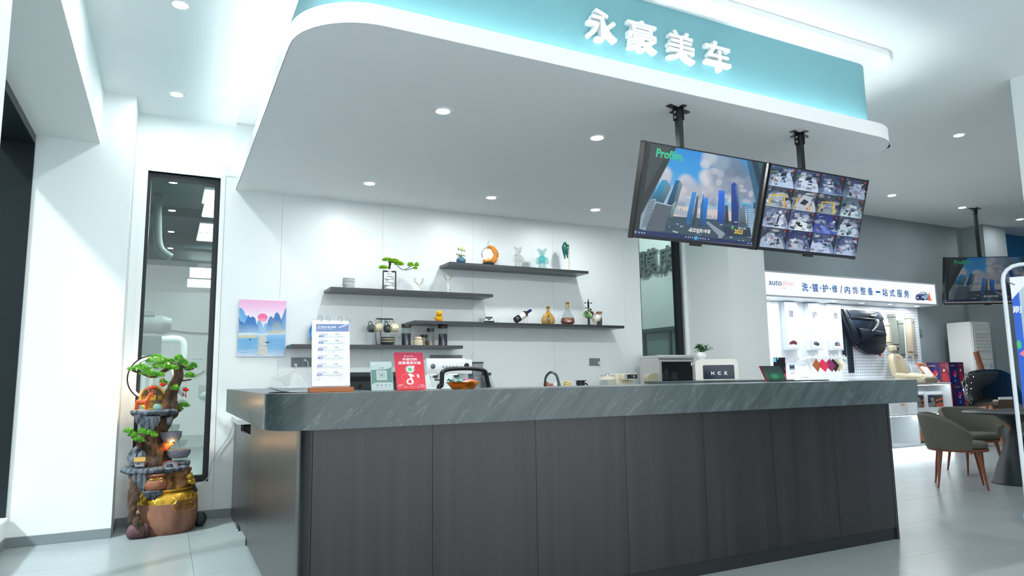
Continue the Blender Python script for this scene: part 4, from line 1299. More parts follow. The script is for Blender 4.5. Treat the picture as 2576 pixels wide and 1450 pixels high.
def mug_mesh(r, h, taper=0.86):
    return MB().lathe([(0, 0), (r*taper*0.8, 0), (r*taper, 0.006), (r, h), (r-0.004, h), (r*taper-0.004, 0.008), (0, 0.008)], seg=22)
def mug(t_or_label, loc, rot, m, r=0.036, h=0.075, group=None, name='mug', hm=None):
    t = thing(name, t_or_label, 'mug', loc, group=group)
    t.rotation_euler = rot
    obj('cup', mug_mesh(r, h), m, t, True)
    obj('handle', MB().tube(smooth_path([(r*0.9, 0, h*0.82), (r+0.022, 0, h*0.8), (r+0.028, 0, h*0.5), (r+0.016, 0, h*0.24), (r*0.86, 0, h*0.2)], 5), 0.0048, 8), hm or m, t, True)
    return t
t = thing('mug_tree', 'black mug stand with ball-ended arms', 'mug stand', (sx(1479, 817), SY-0.02, ZSH3))
obj('base', MB().lathe([(0, 0), (0.062, 0), (0.064, 0.006), (0.012, 0.012), (0, 0.012)], seg=24), blackm, t, True)
obj('post', MB().box(-0.009, 0.009, -0.009, 0.009, 0.01, 0.285, 0.002), blackm, t)
obj('finial', MB().ball((0, 0, 0.302), 0.008).cyl((0, 0, 0.285), (0, 0, 0.3), 0.004, seg=8), blackm, t, True)
for (d, z) in (((-0.05, -0.01, 0), 0.264), ((0.05, 0.01, 0), 0.266), ((-0.058, -0.03, 0.004), 0.2), ((0.055, 0.03, -0.004), 0.196), ((0.05, -0.05, 0.0), 0.13)):
    a = obj('arm', MB().cyl((0, 0, z), Vector((0, 0, z))+Vector(d), 0.003, seg=8), blackm, t, True)
    obj('arm_ball', MB().ball(Vector((0, 0, z))+Vector(d), 0.0085), blackm, a, True)
mx0 = sx(1479, 817)
# hung mugs: handle up over the arm, bowl tilted
mint = mat('mint_glaze', (176, 206, 160), 0.3, coat=0.3, rgb2=(128, 170, 110), scale=10)
mug('pale green mug hanging from the black mug stand', (mx0-0.008, SY-0.065, ZSH3+0.105), (0, radians(-72), radians(14)), mint, 0.042, 0.08, 'mugs on the black stand')
mug('cream mug hanging low on the black mug stand', (mx0+0.02, SY-0.1, ZSH3+0.055), (0, radians(-66), radians(196)), mat('warm_white_glaze', (226, 220, 202), 0.3), 0.04, 0.078, 'mugs on the black stand')
mug('off-white mug at the rear of the black mug stand', (mx0+0.04, SY+0.075, ZSH3+0.12), (0, radians(-80), radians(165)), porc, 0.042, 0.072, 'mugs on the black stand')
mug('dark red and black small mug hanging behind the cream mug', (mx0+0.018, SY-0.018, ZSH3+0.14), (0, radians(-84), radians(215)), mat('dark_red_glaze', (96, 22, 40), 0.25), 0.03, 0.055, 'mugs on the black stand', hm=blackm)

def jar(label, px, Y, z, r, h, lid_m, fill_m, fill_h, lid_h=0.024):
    t = thing('storage_jar', label, 'jar', (sx(px, 850, Y), Y, z), group='glass storage jars')
    obj('glass', MB().lathe([(0, 0), (r, 0), (r, h*0.92), (r*0.88, h)], seg=24), cglass, t, True)
    obj('contents', MB().lathe([(0, 0.004), (r*0.95, 0.004), (r*0.95, fill_h*0.96), (r*0.5, fill_h), (0, fill_h*0.97)], seg=24), fill_m, t, True)
    obj('lid', MB().lathe([(0, h*0.985), (r*1.02, h*0.985), (r*1.04, h*0.99), (r*1.04, h+lid_h), (r, h+lid_h+0.003), (0, h+lid_h+0.003)], seg=24), lid_m, t, True)
    return t
darklid = mat('dark_wood_lid', (52, 46, 44), 0.5); brlid = mat('bronze_lid', (150, 98, 50), 0.35, metal=0.4)
beans = mat('dark_tea', (44, 52, 66), 0.7, rgb2=(22, 26, 34), scale=90, bump=0.6)
pods = mat('mixed_beans', (200, 170, 140), 0.7, rgb2=(120, 84, 62), scale=120, bump=0.8)
jar('glass jar of dark tea with bronze lid beside the mug stand', 1509, SY+0.03, ZSH3, 0.034, 0.15, brlid, beans, 0.1, 0.02)
# --- lowest shelf
_z = ZSH4
jar('tall glass jar of dark tea under the shelf end, left of the sugar pot', 1022, SY-0.04, _z, 0.047, 0.185, darklid, beans, 0.125, 0.03)
jar('tall glass jar of dark tea with a gold strip, right of the bean jar', 1114, SY-0.04, _z, 0.047, 0.185, darklid, beans, 0.125, 0.03)
jar('medium glass jar a third full of pale beans', 1083, SY-0.02, _z, 0.038, 0.15, darklid, pods, 0.055, 0.026)
jar('short glass jar with dark lid behind the sugar pot', 1067, SY+0.04, _z, 0.036, 0.09, darklid, pods, 0.05, 0.024)
t = thing('sugar_pot', 'small cream lidded sugar pot between the glass jars', 'pot', (sx(1052, 866, SY-0.06), SY-0.06, _z))
obj('pot', MB().lathe([(0, 0), (0.05, 0), (0.052, 0.01), (0.05, 0.045), (0.036, 0.056), (0.034, 0.06)], seg=24), cream, t, True)
obj('lid', MB().lathe([(0.036, 0.06), (0.04, 0.075), (0.034, 0.086), (0.012, 0.09), (0, 0.091)], seg=24), cream, t, True)
obj('handle', MB().tube(smooth_path([(0.04, 0, 0.07), (0.056, -0.004, 0.078), (0.062, -0.006, 0.06), (0.05, 0, 0.04)], 4), 0.004, 7), cream, t, True)

t = thing('cup_rack', 'black wire rack for cups and saucers on the lowest shelf', 'rack', (sx(966, 868), SY-0.02, _z))
B = MB()
B.box(-0.1, 0.085, -0.075, 0.075, 0, 0.006)
obj('tray', B, blackm, t)
for (x, y) in ((-0.105, -0.05), (-0.025, 0.06)):
    obj('upright', MB().tube(smooth_path([(x+0.008, y, 0.006), (x, y, 0.1), (x, y, 0.24), (x+0.01, y, 0.262)], 4), 0.0035, 7), blackm, t, True)
obj('top_board', MB().prism([(-0.1, -0.05, 0.262), (-0.06, 0.06, 0.262), (0.1, 0.06, 0.262), (0.1, 0.03, 0.262), (0.06, -0.05, 0.262)], (0, 0, 0.006)), blackm, t)
for (x, y) in ((-0.08, -0.045), (-0.05, -0.04), (-0.015, -0.04), (0.01, -0.02), (0.04, -0.02), (0.075, -0.02)):
    obj('hook', MB().tube(smooth_path([(x, y, 0.262), (x, y, 0.24), (x+0.004, y-0.008, 0.232), (x+0.008, y-0.012, 0.24)], 4), 0.0022, 6), blackm, t, True)
cx = sx(966, 868)
cupc = mat('beige_cup', (204, 192, 160), 0.3, coat=0.3)
mug('beige cup hanging on the left of the black rack', (cx-0.118, SY-0.075, _z+0.165), (0, radians(-80), radians(188)), cupc, 0.043, 0.07, 'cups on the wire rack')
mug('beige cup hanging on the right of the black rack', (cx+0.045, SY-0.075, _z+0.165), (0, radians(-80), radians(188)), cupc, 0.043, 0.07, 'cups on the wire rack')
mug('dark grey cup behind the left beige cup', (cx-0.165, SY-0.01, _z+0.165), (0, radians(-84), radians(186)), dgrey, 0.042, 0.05, 'cups on the wire rack')
mug('dark grey cup behind the right beige cup', (cx+0.0, SY-0.01, _z+0.165), (0, radians(-84), radians(186)), dgrey, 0.042, 0.05, 'cups on the wire rack')
for k, (m_, lb) in enumerate(((dgrey, 'dark grey saucer at the bottom of the saucer stack'), (cupc, 'beige saucer second from the bottom of the stack'), (dgrey, 'dark grey saucer second from the top of the stack'), (cupc, 'beige saucer just under the top of the stack'), (dgrey, 'thin dark grey saucer on top of the stack'))):
    z = _z+0.0065+k*0.0125+(0.012 if k else 0)
    h = 0.024 if k == 0 else 0.012
    o = obj('saucer', MB().lathe([(0, 0), (0.05 if k == 0 else 0.068, 0), (0.074, h-0.002), (0.075, h), (0.071, h), (0.06, h*0.45), (0, h*0.45)], seg=28), m_, None, True)
    o.location = (cx+0.025, SY-0.035, z)
    tag(o, lb, 'saucer', 'stacked saucers')
t = thing('blue_plate', 'round blue plate standing on edge behind the menu stand', 'plate', (sx(812, 866), SY+0.06, _z))
obj('plate', MB().lathe([(0, 0), (0.1, 0.0), (0.118, 0.012), (0.12, 0.014), (0.1, 0.006), (0, 0.006)], (0, 0.02, 0.124), 32, axis=(0, -1, 0.12)), mat('bright_blue_glaze', (30, 124, 190), 0.2), t, True)
obj('stand', MB().box(-0.04, 0.04, -0.03, 0.05, 0, 0.006), blackm, t)
# ================================================================ on the wall behind the counter
pr = printmat('matt_print')
prg = printmat('glossy_print', rough=0.15, coat=0.5)
# painting on canvas
_a = ony(597.5, 896.5, YB-0.022); _b = ony(717, 897.5, YB-0.022); _c = ony(601.5, 753.5, YB-0.022)
px0, px1 = (_a.x+_c.x)/2, _b.x; pz0, pz1 = _b.z, _c.z
t = thing('canvas_painting', 'canvas painting of blue hills, pink sky and sun over water', 'painting', ((px0+px1)/2, YB-0.01, pz0), w=True)
obj('canvas', MB().box(px0, px1, YB-0.021, YB-0.0015, pz0, pz1, 0.002), mat('canvas_edge', (206, 214, 222), 0.7), t)
for x in (px0+0.07, px1-0.09):
    obj('hanging_clip', MB().box(x, x+0.05, YB-0.012, YB-0.002, pz1, pz1+0.006), porc, t)
S = Sheet((px0, YB-0.0213, pz0), (px1, YB-0.0213, pz0), (px0, YB-0.0213, pz1))
def c5(x, y): return S.uv(580+x/4.834, 720+y/4.834)
S.grad(0, 0, 1, 1, [(206, 216, 230), (120, 176, 216), (110, 172, 218), (150, 196, 226), (226, 220, 232), (238, 226, 238), (238, 196, 224), (232, 170, 212)])
S.disc(*c5(390, 380), 0.105, 0.068, (238, 110, 160), 24)
S.disc(*c5(390, 412), 0.09, 0.03, (240, 150, 180), 20)
for pts, col in ((((105, 260), (135, 270), (165, 310), (175, 350), (205, 365), (240, 440), (240, 560), (100, 560)), (84, 158, 216)),
                 (((320, 560), (322, 440), (345, 415), (375, 445), (400, 520), (400, 560)), (100, 164, 214)), (((395, 560), (405, 480), (425, 445), (445, 470), (460, 560)), (110, 172, 218)),
                 (((160, 575), (170, 450), (200, 400), (215, 350), (240, 385), (268, 368), (300, 390), (315, 460), (335, 480), (355, 560)), (36, 108, 182)),
                 (((100, 575), (100, 380), (120, 430), (150, 440), (170, 470), (180, 575)), (30, 96, 172)),
                 (((420, 555), (450, 440), (475, 375), (500, 368), (520, 400), (545, 330), (570, 318), (595, 350), (615, 410), (640, 350), (660, 290), (675, 270), (672, 560)), (58, 118, 182)),
                 (((590, 555), (610, 430), (640, 345), (665, 275), (677, 270), (672, 560)), (74, 130, 190)), (((500, 555), (520, 450), (575, 420), (610, 480), (620, 555)), (112, 140, 160))):
    pts = [tuple(p) for p in pts]
    S.gpoly([c5(*p) for p in pts], [tuple(int(lerp(a, b, min(1, max(0, (p[1]-430)/140))*0.75)) for a, b in zip(col, (196, 214, 228))) for p in pts])
S.poly([c5(*p) for p in ((95, 575), (240, 565), (360, 580), (670, 545), (668, 585), (360, 600), (95, 600))], (204, 218, 226))
S.poly([c5(*p) for p in ((93, 600), (250, 598), (350, 612), (300, 628), (93, 632))], (206, 200, 168))
S.poly([c5(*p) for p in ((440, 560), (560, 545), (665, 540), (665, 565), (560, 580), (470, 585))], (196, 194, 176))
for k in range(26):
    y = 595+k*9.5; w = 24+abs(sin(k*1.7))*34+k*0.9
    S.poly([c5(390-w, y), c5(390+w, y-2), c5(390+w*0.8, y+5), c5(390-w*0.85, y+6)], (232, 220, 190), k % 5 == 0)
for k in range(16):
    y = 640+k*13; x = 110+(k*97) % 420
    S.poly([c5(x, y), c5(x+90, y-2), c5(x+85, y+3), c5(x+5, y+4)], (86, 150, 206) if k % 2 else (150, 196, 226), k == 0)
S.poly([c5(*p) for p in ((415, 678), (435, 688), (475, 688), (490, 680), (470, 694), (430, 694))], (20, 44, 90))
S.poly([c5(*p) for p in ((440, 686), (444, 672), (450, 686), (458, 670), (464, 686))], (20, 40, 80))
S.poly([c5(*p) for p in ((228, 640), (245, 648), (262, 644), (246, 653), (232, 668))], (26, 50, 80))
for (x, y) in ((255, 350), (315, 340), (325, 305), (340, 290), (435, 300), (300, 300)):
    S.poly([c5(x-9, y-4), c5(x, y), c5(x+10, y-6), c5(x, y+4)], (90, 96, 120), False)
S.build('painted_picture', pr, t)

# sockets
sockm = mat('grey_socket_plate', (116, 128, 134), 0.35)
def sockets(label, xs, zc, h=0.088, group='grey wall sockets'):
    t = thing('wall_socket', label, 'socket', ((xs[0]+xs[-1])/2, YB-0.005, zc-h/2), group=group, w=True)
    for a, b in zip(xs[:-1], xs[1:]):
        p = obj('socket_plate', MB().box(a+0.0008, b-0.0008, YB-0.011, YB-0.0005, zc-h/2, zc+h/2, 0.002), sockm, t)
        B = MB(); m_ = (a+b)/2
        for (dx, dz) in ((-0.009, 0.026), (0.009, 0.026), (-0.01, -0.022), (0.01, -0.022), (0.0, -0.008)):
            B.box(m_+dx-0.0018, m_+dx+0.0018, YB-0.0115, YB-0.0108, zc+dz-0.005, zc+dz+0.005)
        obj('slots', B, scr_black, p, kind='stuff')
    return t
_p = ony(732, 912, YB); _q = ony(757, 912, YB); _d = _q.x-_p.x
sockets('grey triple wall socket beside the painting, white plug in it', [_p.x, _p.x+_d, _p.x+2*_d, _p.x+3*_d], _p.z)
_p = ony(1081, 904, YB)
sockets('grey wall socket row behind the coffee machine', [_p.x+_d*k for k in range(5)], _p.z)
_p = ony(1482, 910, YB)
sockets('grey double wall socket above the glass pot, white plug in it', [_p.x, _p.x+0.085, _p.x+0.15], _p.z-0.005)
def plug(label, px, py, pts, r=0.016):
    p = ony(px, py, YB-0.03)
    t = thing('power_plug', label, 'plug', (p.x, YB-0.02, p.z), group='white plugs and leads', w=True)
    obj('plug_body', MB().lathe([(0, 0), (r, 0), (r, 0.018), (r*0.7, 0.028), (0, 0.03)], (p.x, YB-0.011, p.z), 16, axis=(0, -1, -0.15)), porc, t, True)
    obj('lead', MB().tube(smooth_path([(p.x, YB-0.035, p.z-0.006)]+[tuple(ony(x, y, Y)) for x, y, Y in pts], 5), 0.0032, 6), porc, t, True)
plug('white plug and lead in the socket nearest the painting', 745, 918, [(746, 925, 6.80), (738, 938, 6.7), (730, 946, 6.62)])
plug('white square plug with a lead hanging straight down', 768, 906, [(774, 912, 6.80), (775, 940, 6.8), (776, 990, 6.8)], 0.013)
plug('round white plug above the glass pot', 1509, 914, [(1510, 920, 6.80), (1513, 930, 6.76), (1516, 938, 6.7)], 0.02)

# ================================================================ on the back worktop
ZW = 0.89
def wx(px, py, Y): return ony(px, py, Y).x
# table fan
t = thing('electric_fan', 'white electric fan with wire cage beside the painting', 'fan', (wx(724, 985, 6.45), 6.45, ZW))
fanw = mat('fan_white', (232, 236, 236), 0.35)
_r = 0.2; _zc = 0.215
obj('base', MB().lathe([(0, 0), (0.1, 0), (0.1, 0.012), (0.02, 0.03), (0.018, 0.1), (0, 0.1)], seg=24), fanw, t, True)
obj('motor', MB().lathe([(0, 0), (0.05, 0), (0.06, 0.03), (0.05, 0.09), (0, 0.1)], (0, 0.02, _zc), 20, axis=(0, 1, 0)), fanw, t, True)
for (R, y) in ((_r, 0.0), (_r, 0.025), (0.05, -0.04)):
    obj('cage_ring', MB().torus((0, y, _zc), R, 0.004, (0, 1, 0), 40, 6), fanw, t, True)
B = MB()
for k in range(72):
    a = 2*pi*k/72
    d = Vector((cos(a), 0, sin(a)))
    B.tube([d*_r+Vector((0, 0, _zc)), d*0.13+Vector((0, -0.035, _zc)), d*0.05+Vector((0, -0.042, _zc))], 0.0013, 4, cap=False)
obj('cage_wires', B, fanw, t, kind='stuff')
for k in range(5):
    a = 2*pi*k/5+0.4
    B = MB(); pts = []
    for i in range(6):
        rr = 0.03+0.145*i/5
        for sgn in (-1, 1):
            aa = a+sgn*(0.22+0.25*i/5)+0.25*i/5
            pts.append(B.bm.verts.new((rr*cos(aa), 0.012*sgn-0.008, _zc+rr*sin(aa))))
    for i in range(5): B._face([pts[2*i], pts[2*i+1], pts[2*i+3], pts[2*i+2]])
    obj('blade', B, mat('fan_blade', (222, 228, 228), 0.3), t, True)
obj('hub_cap', MB().lathe([(0, 0), (0.05, 0), (0.045, 0.01), (0, 0.012)], (0, -0.042, _zc), 20, axis=(0, -1, 0)), fanw, t, True)

# coffee machine
YC = 6.3
x0 = wx(1073, 905, YC); x1 = wx(1188, 905, YC)
zt = ony(1120, 905, YC).z; zm = ony(1120, 942, YC).z
cm = thing('coffee_machine', 'white espresso machine with chrome dials and lit brew area', 'coffee machine', ((x0+x1)/2, YC+0.2, ZW), w=True)
cw = mat('appliance_white', (232, 235, 235), 0.25, coat=0.3)
obj('upper_body', MB().box(x0, x1, YC, YC+0.34, zm, zt, 0.008), cw, cm, True)
obj('back_body', MB().box(x0+0.01, x1-0.01, YC+0.16, YC+0.34, ZW+0.05, zm), cw, cm)
obj('drip_tray', MB().box(x0, x1, YC-0.05, YC+0.16, ZW, ZW+0.055, 0.004), mat('steel_tray', (150, 156, 158), 0.3, metal=0.7), cm)
obj('back_splash', MB().box(x0+0.02, x1-0.02, YC+0.152, YC+0.16, ZW+0.06, zm-0.002), mat('lit_white_back', (240, 246, 244), 0.3), cm)
obj('cup_rail', MB().box(x0+0.01, x1-0.06, YC+0.04, YC+0.06, zt, zt+0.012, 0.003), cw, cm)
obj('gauge', MB().lathe([(0, 0), (0.024, 0), (0.024, 0.008), (0.02, 0.01), (0, 0.01)], (wx(1089, 922, YC), YC, ony(1089, 922, YC).z), 20, axis=(0, -1, 0)), mat('gauge_grey', (110, 120, 126), 0.3, metal=0.6), cm, True)
for px in (1115, 1123.5, 1131.5, 1140, 1148):
    obj('button', MB().lathe([(0, 0), (0.0105, 0), (0.0095, 0.006), (0, 0.007)], (wx(px, 923, YC), YC, ony(px, 923, YC).z), 14, axis=(0, -1, 0)), mat('chrome_button', (120, 140, 150), 0.2, metal=0.8), cm, True)
obj('dial', MB().lathe([(0, 0), (0.02, 0), (0.018, 0.02), (0, 0.022)], (wx(1174, 921, YC), YC, ony(1174, 921, YC).z), 18, axis=(0, -1, 0)), scr_black, cm, True)
for px in (1092, 1145):
    lp = obj('brew_light', MB().box(wx(px-8, 945, YC), wx(px+8, 945, YC), YC+0.03, YC+0.09, zm-0.006, zm-0.001), mat('white_led', (240, 255, 250), 0.4, emit=6), cm)
obj('steam_wand', MB().tube(smooth_path([(wx(1082, 945, YC), YC+0.02, zm), (wx(1083, 955, YC), YC-0.01, zm-0.05), (wx(1086, 972, YC), YC-0.02, zm-0.12)], 4), 0.005, 8), mat('chrome', (190, 196, 198), 0.15, metal=1), cm, True)
for px in (1092, 1145):
    gh = obj('group_head', MB().lathe([(0, 0), (0.03, 0), (0.032, 0.03), (0, 0.03)], (wx(px+8, 950, YC), YC+0.06, zm-0.036), 18), mat('chrome', (190, 196, 198), 0.15, metal=1), cm, True)
    obj('portafilter', MB().tube([(wx(px+8, 950, YC), YC+0.05, zm-0.05), (wx(px+8, 950, YC), YC-0.09, zm-0.056)], [0.012, 0.009], 8), blackm, gh, True)
# steel lever and bean grinder beside it
t = thing('coffee_tamper', 'upright steel strap standing at the corner of the coffee machine', 'utensil', (wx(1187, 905, YC+0.3), YC+0.3, zt), w=True)
a = ony(1184, 906, YC+0.3); b = ony(1193, 887, YC+0.3)
obj('strap', MB().obox((a+b)/2, (b-a).normalized(), (0, 1, 0), (b-a).normalized().cross(Vector((0, 1, 0))), (b-a).length/2, 0.012, 0.006, 0.003), mat('chrome', (190, 196, 198), 0.15, metal=1), t)
YG = 6.45
gx0 = wx(1190, 915, YG); gx1 = wx(1216, 915, YG)
t = thing('bean_grinder', 'grey bean grinder with dark lid right of the coffee machine', 'grinder', ((gx0+gx1)/2, YG+0.07, ZW), w=True)
gz = ony(1203, 914, YG).z
obj('hopper', MB().box(gx0, gx1, YG, YG+0.14, gz-0.14, gz, 0.006), mat('smoky_hopper', (150, 160, 164), 0.15, trans=0.3), t, True)
obj('lid', MB().box(gx0-0.002, gx1+0.004, YG-0.004, YG+0.144, gz, gz+0.012, 0.003), mat('dark_lid', (44, 56, 62), 0.3), t)
obj('body', MB().box(gx0+0.004, gx1+0.03, YG-0.01, YG+0.15, ZW, gz-0.142, 0.006), mat('grinder_grey', (120, 128, 132), 0.3, metal=0.4), t, True)
t = thing('steel_stand', 'slanted steel stand with black feet beside the coffee machine', 'stand', (wx(1232, 985, 6.3), 6.3, ZW), w=True)
a = ony(1226, 945, 6.3); b = ony(1240, 972, 6.3); b = b+(b-a)*1.2; b.z = ZW+0.03
obj('slope', MB().prism([a, a+Vector((0.03, 0, 0)), Vector((b.x+0.03, b.y, b.z)), b], (0, 0.14, 0)), mat('pale_steel', (196, 202, 204), 0.3, metal=0.5), t)
obj('foot', MB().box(b.x-0.06, b.x+0.04, 6.29, 6.45, ZW, ZW+0.03), scr_black, t)
obj('knob', MB().box(a.x-0.01, a.x+0.035, 6.28, 6.42, a.z, a.z+0.028, 0.004), mat('dark_lid', (44, 56, 62), 0.3), t)

# tap
t = thing('kitchen_tap', 'curved dark grey gooseneck tap over the sink', 'tap', (wx(1371, 985, 6.5), 6.5, ZW), w=True)
gun = mat('gunmetal', (84, 96, 100), 0.25, metal=0.8)
pts = [(wx(1371, 990, 6.5), 6.5, ZW), tuple(ony(1371, 968, 6.5)), tuple(ony(1374, 948, 6.47)), tuple(ony(1386, 937, 6.43)), tuple(ony(1399, 944, 6.39)), tuple(ony(1405, 962, 6.37)), tuple(ony(1408, 978, 6.36))]
obj('spout', MB().tube(smooth_path(pts, 6), smooth_vals([0.017, 0.013, 0.013, 0.013, 0.013, 0.014, 0.017], 6), 14), gun, t, True)
obj('base', MB().lathe([(0, 0), (0.028, 0), (0.028, 0.02), (0.02, 0.03), (0, 0.03)], (wx(1371, 990, 6.5), 6.5, ZW), 18), gun, t, True)
obj('lever', MB().cyl((wx(1371, 985, 6.5), 6.5, ZW+0.05), (wx(1376, 985, 6.5)+0.05, 6.5, ZW+0.07), 0.007, seg=8), gun, t, True)
# things at the sink
t = thing('dish_rack', 'small wire rack at the sink with cloths in it', 'rack', (wx(1400, 985, 6.62), 6.62, ZW), w=True)
rx0, rx1 = wx(1372, 985, 6.62), wx(1440, 985, 6.62); rz = ony(1400, 961, 6.62).z
B = MB().tube([(rx0, 6.54, rz), (rx1, 6.54, rz), (rx1, 6.74, rz), (rx0, 6.74, rz)], 0.003, 6, closed=True)
obj('rim_wire', B, porc, t)
for k in range(7):
    x = rx0+(rx1-rx0)*k/6
    obj('wire', MB().tube([(x, 6.54, rz), (x, 6.55, ZW+0.004), (x, 6.73, ZW+0.004), (x, 6.74, rz)], 0.0022, 5), porc, t)
def cloth(label, px, py, rgb, sc, seed, Y=6.62):
    p = ony(px, py, Y)
    B = MB().ball((0, 0, 0), sc*1.2, sc*0.8, sc, 20, 14); B.noise(sc*0.5, 3.2/sc*0.35, seed)
    t = obj('cleaning_cloth', B, mat('cloth_%d' % seed, rgb, 0.9, var=0.25, scale=30), None, True)
    t.location = p
    tag(t, label, 'cloth', 'cloths at the sink')
cloth('orange and red cloth behind the tap', 1374, 967, (214, 112, 60), 0.026, 3, 6.58)
cloth('dusky pink cloth under the tap arch', 1385, 970, (176, 110, 112), 0.022, 4, 6.63)
cloth('white cloth under the tap arch', 1396, 968, (226, 226, 222), 0.03, 5, 6.66)
t = thing('sponge', 'pale yellow sponges propped at the sink', 'sponge', ony(1427, 966, 6.55))
for (dz, tl) in ((0.014, 0.35), (-0.006, 0.25), (-0.024, 0.15)):
    obj('pad', MB().obox((0.0, 0, dz), (cos(-tl), 0, sin(-tl)), (0, 1, 0), (sin(tl), 0, cos(tl)), 0.04, 0.03, 0.0095, 0.006), mat('yellow_sponge', (236, 216, 150), 0.9, bump=0.6, scale=90), t, True)
# black jug
t = thing('black_jug', 'squat matt black jug with side handle', 'jug', (wx(1461, 985, 6.5), 6.5, ZW), w=True)
jx = wx(1461, 975, 6.5); jz = ony(1461, 959, 6.5).z
obj('body', MB().lathe([(0, 0), (0.055, 0), (0.05, 0.1), (0.046, jz-ZW), (0.042, jz-ZW), (0.042, jz-ZW-0.01), (0, jz-ZW-0.01)], (jx, 6.5, ZW), 24), blackm, t, True)
obj('lid', MB().box(jx-0.046, jx+0.055, 6.46, 6.54, jz, jz+0.008, 0.003).prism([(jx-0.046, 6.49, jz-0.008), (jx-0.066, 6.5, jz-0.02), (jx-0.046, 6.51, jz-0.03)], (0, 0.002, 0)), blackm, t)
obj('handle', MB().tube(smooth_path([(jx+0.045, 6.5, jz-0.035), (jx+0.075, 6.5, jz-0.032), (jx+0.095, 6.5, jz-0.065), (jx+0.09, 6.5, jz-0.11)], 4), 0.009, 8), blackm, t, True)
# glass health pot and hot water unit
t = thing('glass_pot', 'clear glass boiling pot with cream rim and handles', 'pot', (wx(1529, 985, 6.45), 6.45, ZW), w=True)
gx = wx(1529, 970, 6.45); gz = ony(1529, 952, 6.45).z
crp = mat('cream_plastic', (228, 222, 200), 0.35)
obj('glass', MB().lathe([(0, 0.03), (0.095, 0.03), (0.1, 0.05), (0.09, gz-ZW-0.02), (0.075, gz-ZW)], (gx, 6.45, ZW), 28), cglass, t, True)
obj('base', MB().lathe([(0, 0), (0.1, 0), (0.105, 0.028), (0, 0.03)], (gx, 6.45, ZW), 28), crp, t, True)
obj('rim_band', MB().lathe([(0.09, gz-ZW-0.02), (0.098, gz-ZW-0.018), (0.094, gz-ZW+0.02), (0.08, gz-ZW+0.022)], (gx, 6.45, ZW), 28), crp, t, True)
obj('lid', MB().lathe([(0.0, gz-ZW+0.05), (0.02, gz-ZW+0.05), (0.022, gz-ZW+0.034), (0.08, gz-ZW+0.032), (0.082, gz-ZW+0.022), (0, gz-ZW+0.022)], (gx, 6.45, ZW), 28), mat('steel_lid', (176, 182, 184), 0.25, metal=0.6), t, True)
for s in (-1, 1):
    obj('handle', MB().tube(smooth_path([(gx+s*0.094, 6.45, gz), (gx+s*0.118, 6.44, gz-0.004), (gx+s*0.12, 6.44, gz-0.03), (gx+s*0.1, 6.45, gz-0.035)], 4), 0.005, 7), crp, t, True)
t = thing('water_dispenser', 'cream desktop hot water dispenser with dark display', 'water dispenser', (wx(1582, 985, 6.35), 6.35, ZW), w=True)
dx0, dx1 = wx(1571.5, 960, 6.35), wx(1604, 960, 6.35); dz = ony(1590, 940, 6.35).z; dzm = ony(1590, 956, 6.35).z
obj('tank', MB().box(dx0, dx1, 6.47, 6.68, ZW, dz, 0.012), crp, t, True)
obj('head', MB().box(dx0, dx1, 6.35, 6.47, dzm, dz, 0.008), crp, t, True)
obj('column', MB().box(dx0+0.01, dx1-0.01, 6.43, 6.47, ZW+0.02, dzm), crp, t)
obj('foot', MB().box(dx0, dx1, 6.33, 6.47, ZW, ZW+0.02, 0.004), crp, t)
S = Print((dx0+0.003, 6.3485, dzm+0.012), (dx1-dx0-0.006, 0, 0), (0, 0, dz-dzm-0.022))
S.rect(0, 0, 1, 1, (24, 32, 44)); S.rect(0.03, 0.05, 0.18, 0.95, (190, 196, 200)); S.text('25', 0.66, 0.3, 0.42, (220, 230, 240)); S.disc(0.55, 0.8, 0.02, 0.05, (210, 220, 230), 8)
S.build('display', prg, t)
obj('nozzle', MB().cyl(((dx0+dx1)/2, 6.39, dzm-0.02), ((dx0+dx1)/2, 6.39, dzm), 0.008, seg=10), mat('chrome', (190, 196, 198), 0.15, metal=1), t, True)
# cup steriliser
YO = 6.3
ox0 = wx(1657, 905, YO); ox1 = wx(1746, 905, YO); oz = ony(1700, 897, YO).z
t = thing('cup_steriliser', 'silver cabinet cup steriliser with black glass door', 'steriliser', ((ox0+ox1)/2, YO+0.2, ZW), w=True)
slv = mat('satin_silver', (196, 198, 196), 0.3, metal=0.35)
obj('side_panel', MB().box(ox0, ox0+0.012, YO+0.01, YO+0.36, ZW, oz-0.02), slv, t)
obj('side_panel', MB().box(ox1-0.012, ox1, YO+0.01, YO+0.36, ZW, oz-0.02), slv, t)
drk = mat('steriliser_inside', (96, 102, 104), 0.4)
obj('back_panel', MB().box(ox0+0.012, ox1-0.012, YO+0.34, YO+0.36, ZW, oz-0.02), drk, t)
obj('floor_panel', MB().box(ox0+0.012, ox1-0.012, YO+0.012, YO+0.34, ZW, ZW+0.012), drk, t)
obj('top_panel', MB().box(ox0+0.012, ox1-0.012, YO+0.012, YO+0.34, oz-0.04, oz-0.02), drk, t)
obj('rack_shelf', MB().box(ox0+0.012, ox1-0.012, YO+0.03, YO+0.34, ZW+0.262, ZW+0.266), drk, t)
B = MB().tube([(ox0-0.006, YO+0.022, oz-0.006), (ox1+0.006, YO+0.022, oz-0.006)], 0.024, 14); B.box(ox0, ox1, YO+0.03, YO+0.36, oz-0.0195, oz+0.012, 0.004)
obj('top_rail', B, slv, t, True)
fz0, fz1 = ZW+0.01, oz-0.04
fr = obj('door_frame', MB().box(ox0, ox0+0.032, YO-0.008, YO+0.009, fz0, fz1).box(ox1-0.022, ox1, YO-0.008, YO+0.009, fz0, fz1).box(ox0+0.032, ox1-0.022, YO-0.008, YO+0.009, fz1-0.022, fz1).box(ox0+0.032, ox1-0.022, YO-0.008, YO+0.009, fz0, fz0+0.02), slv, t)
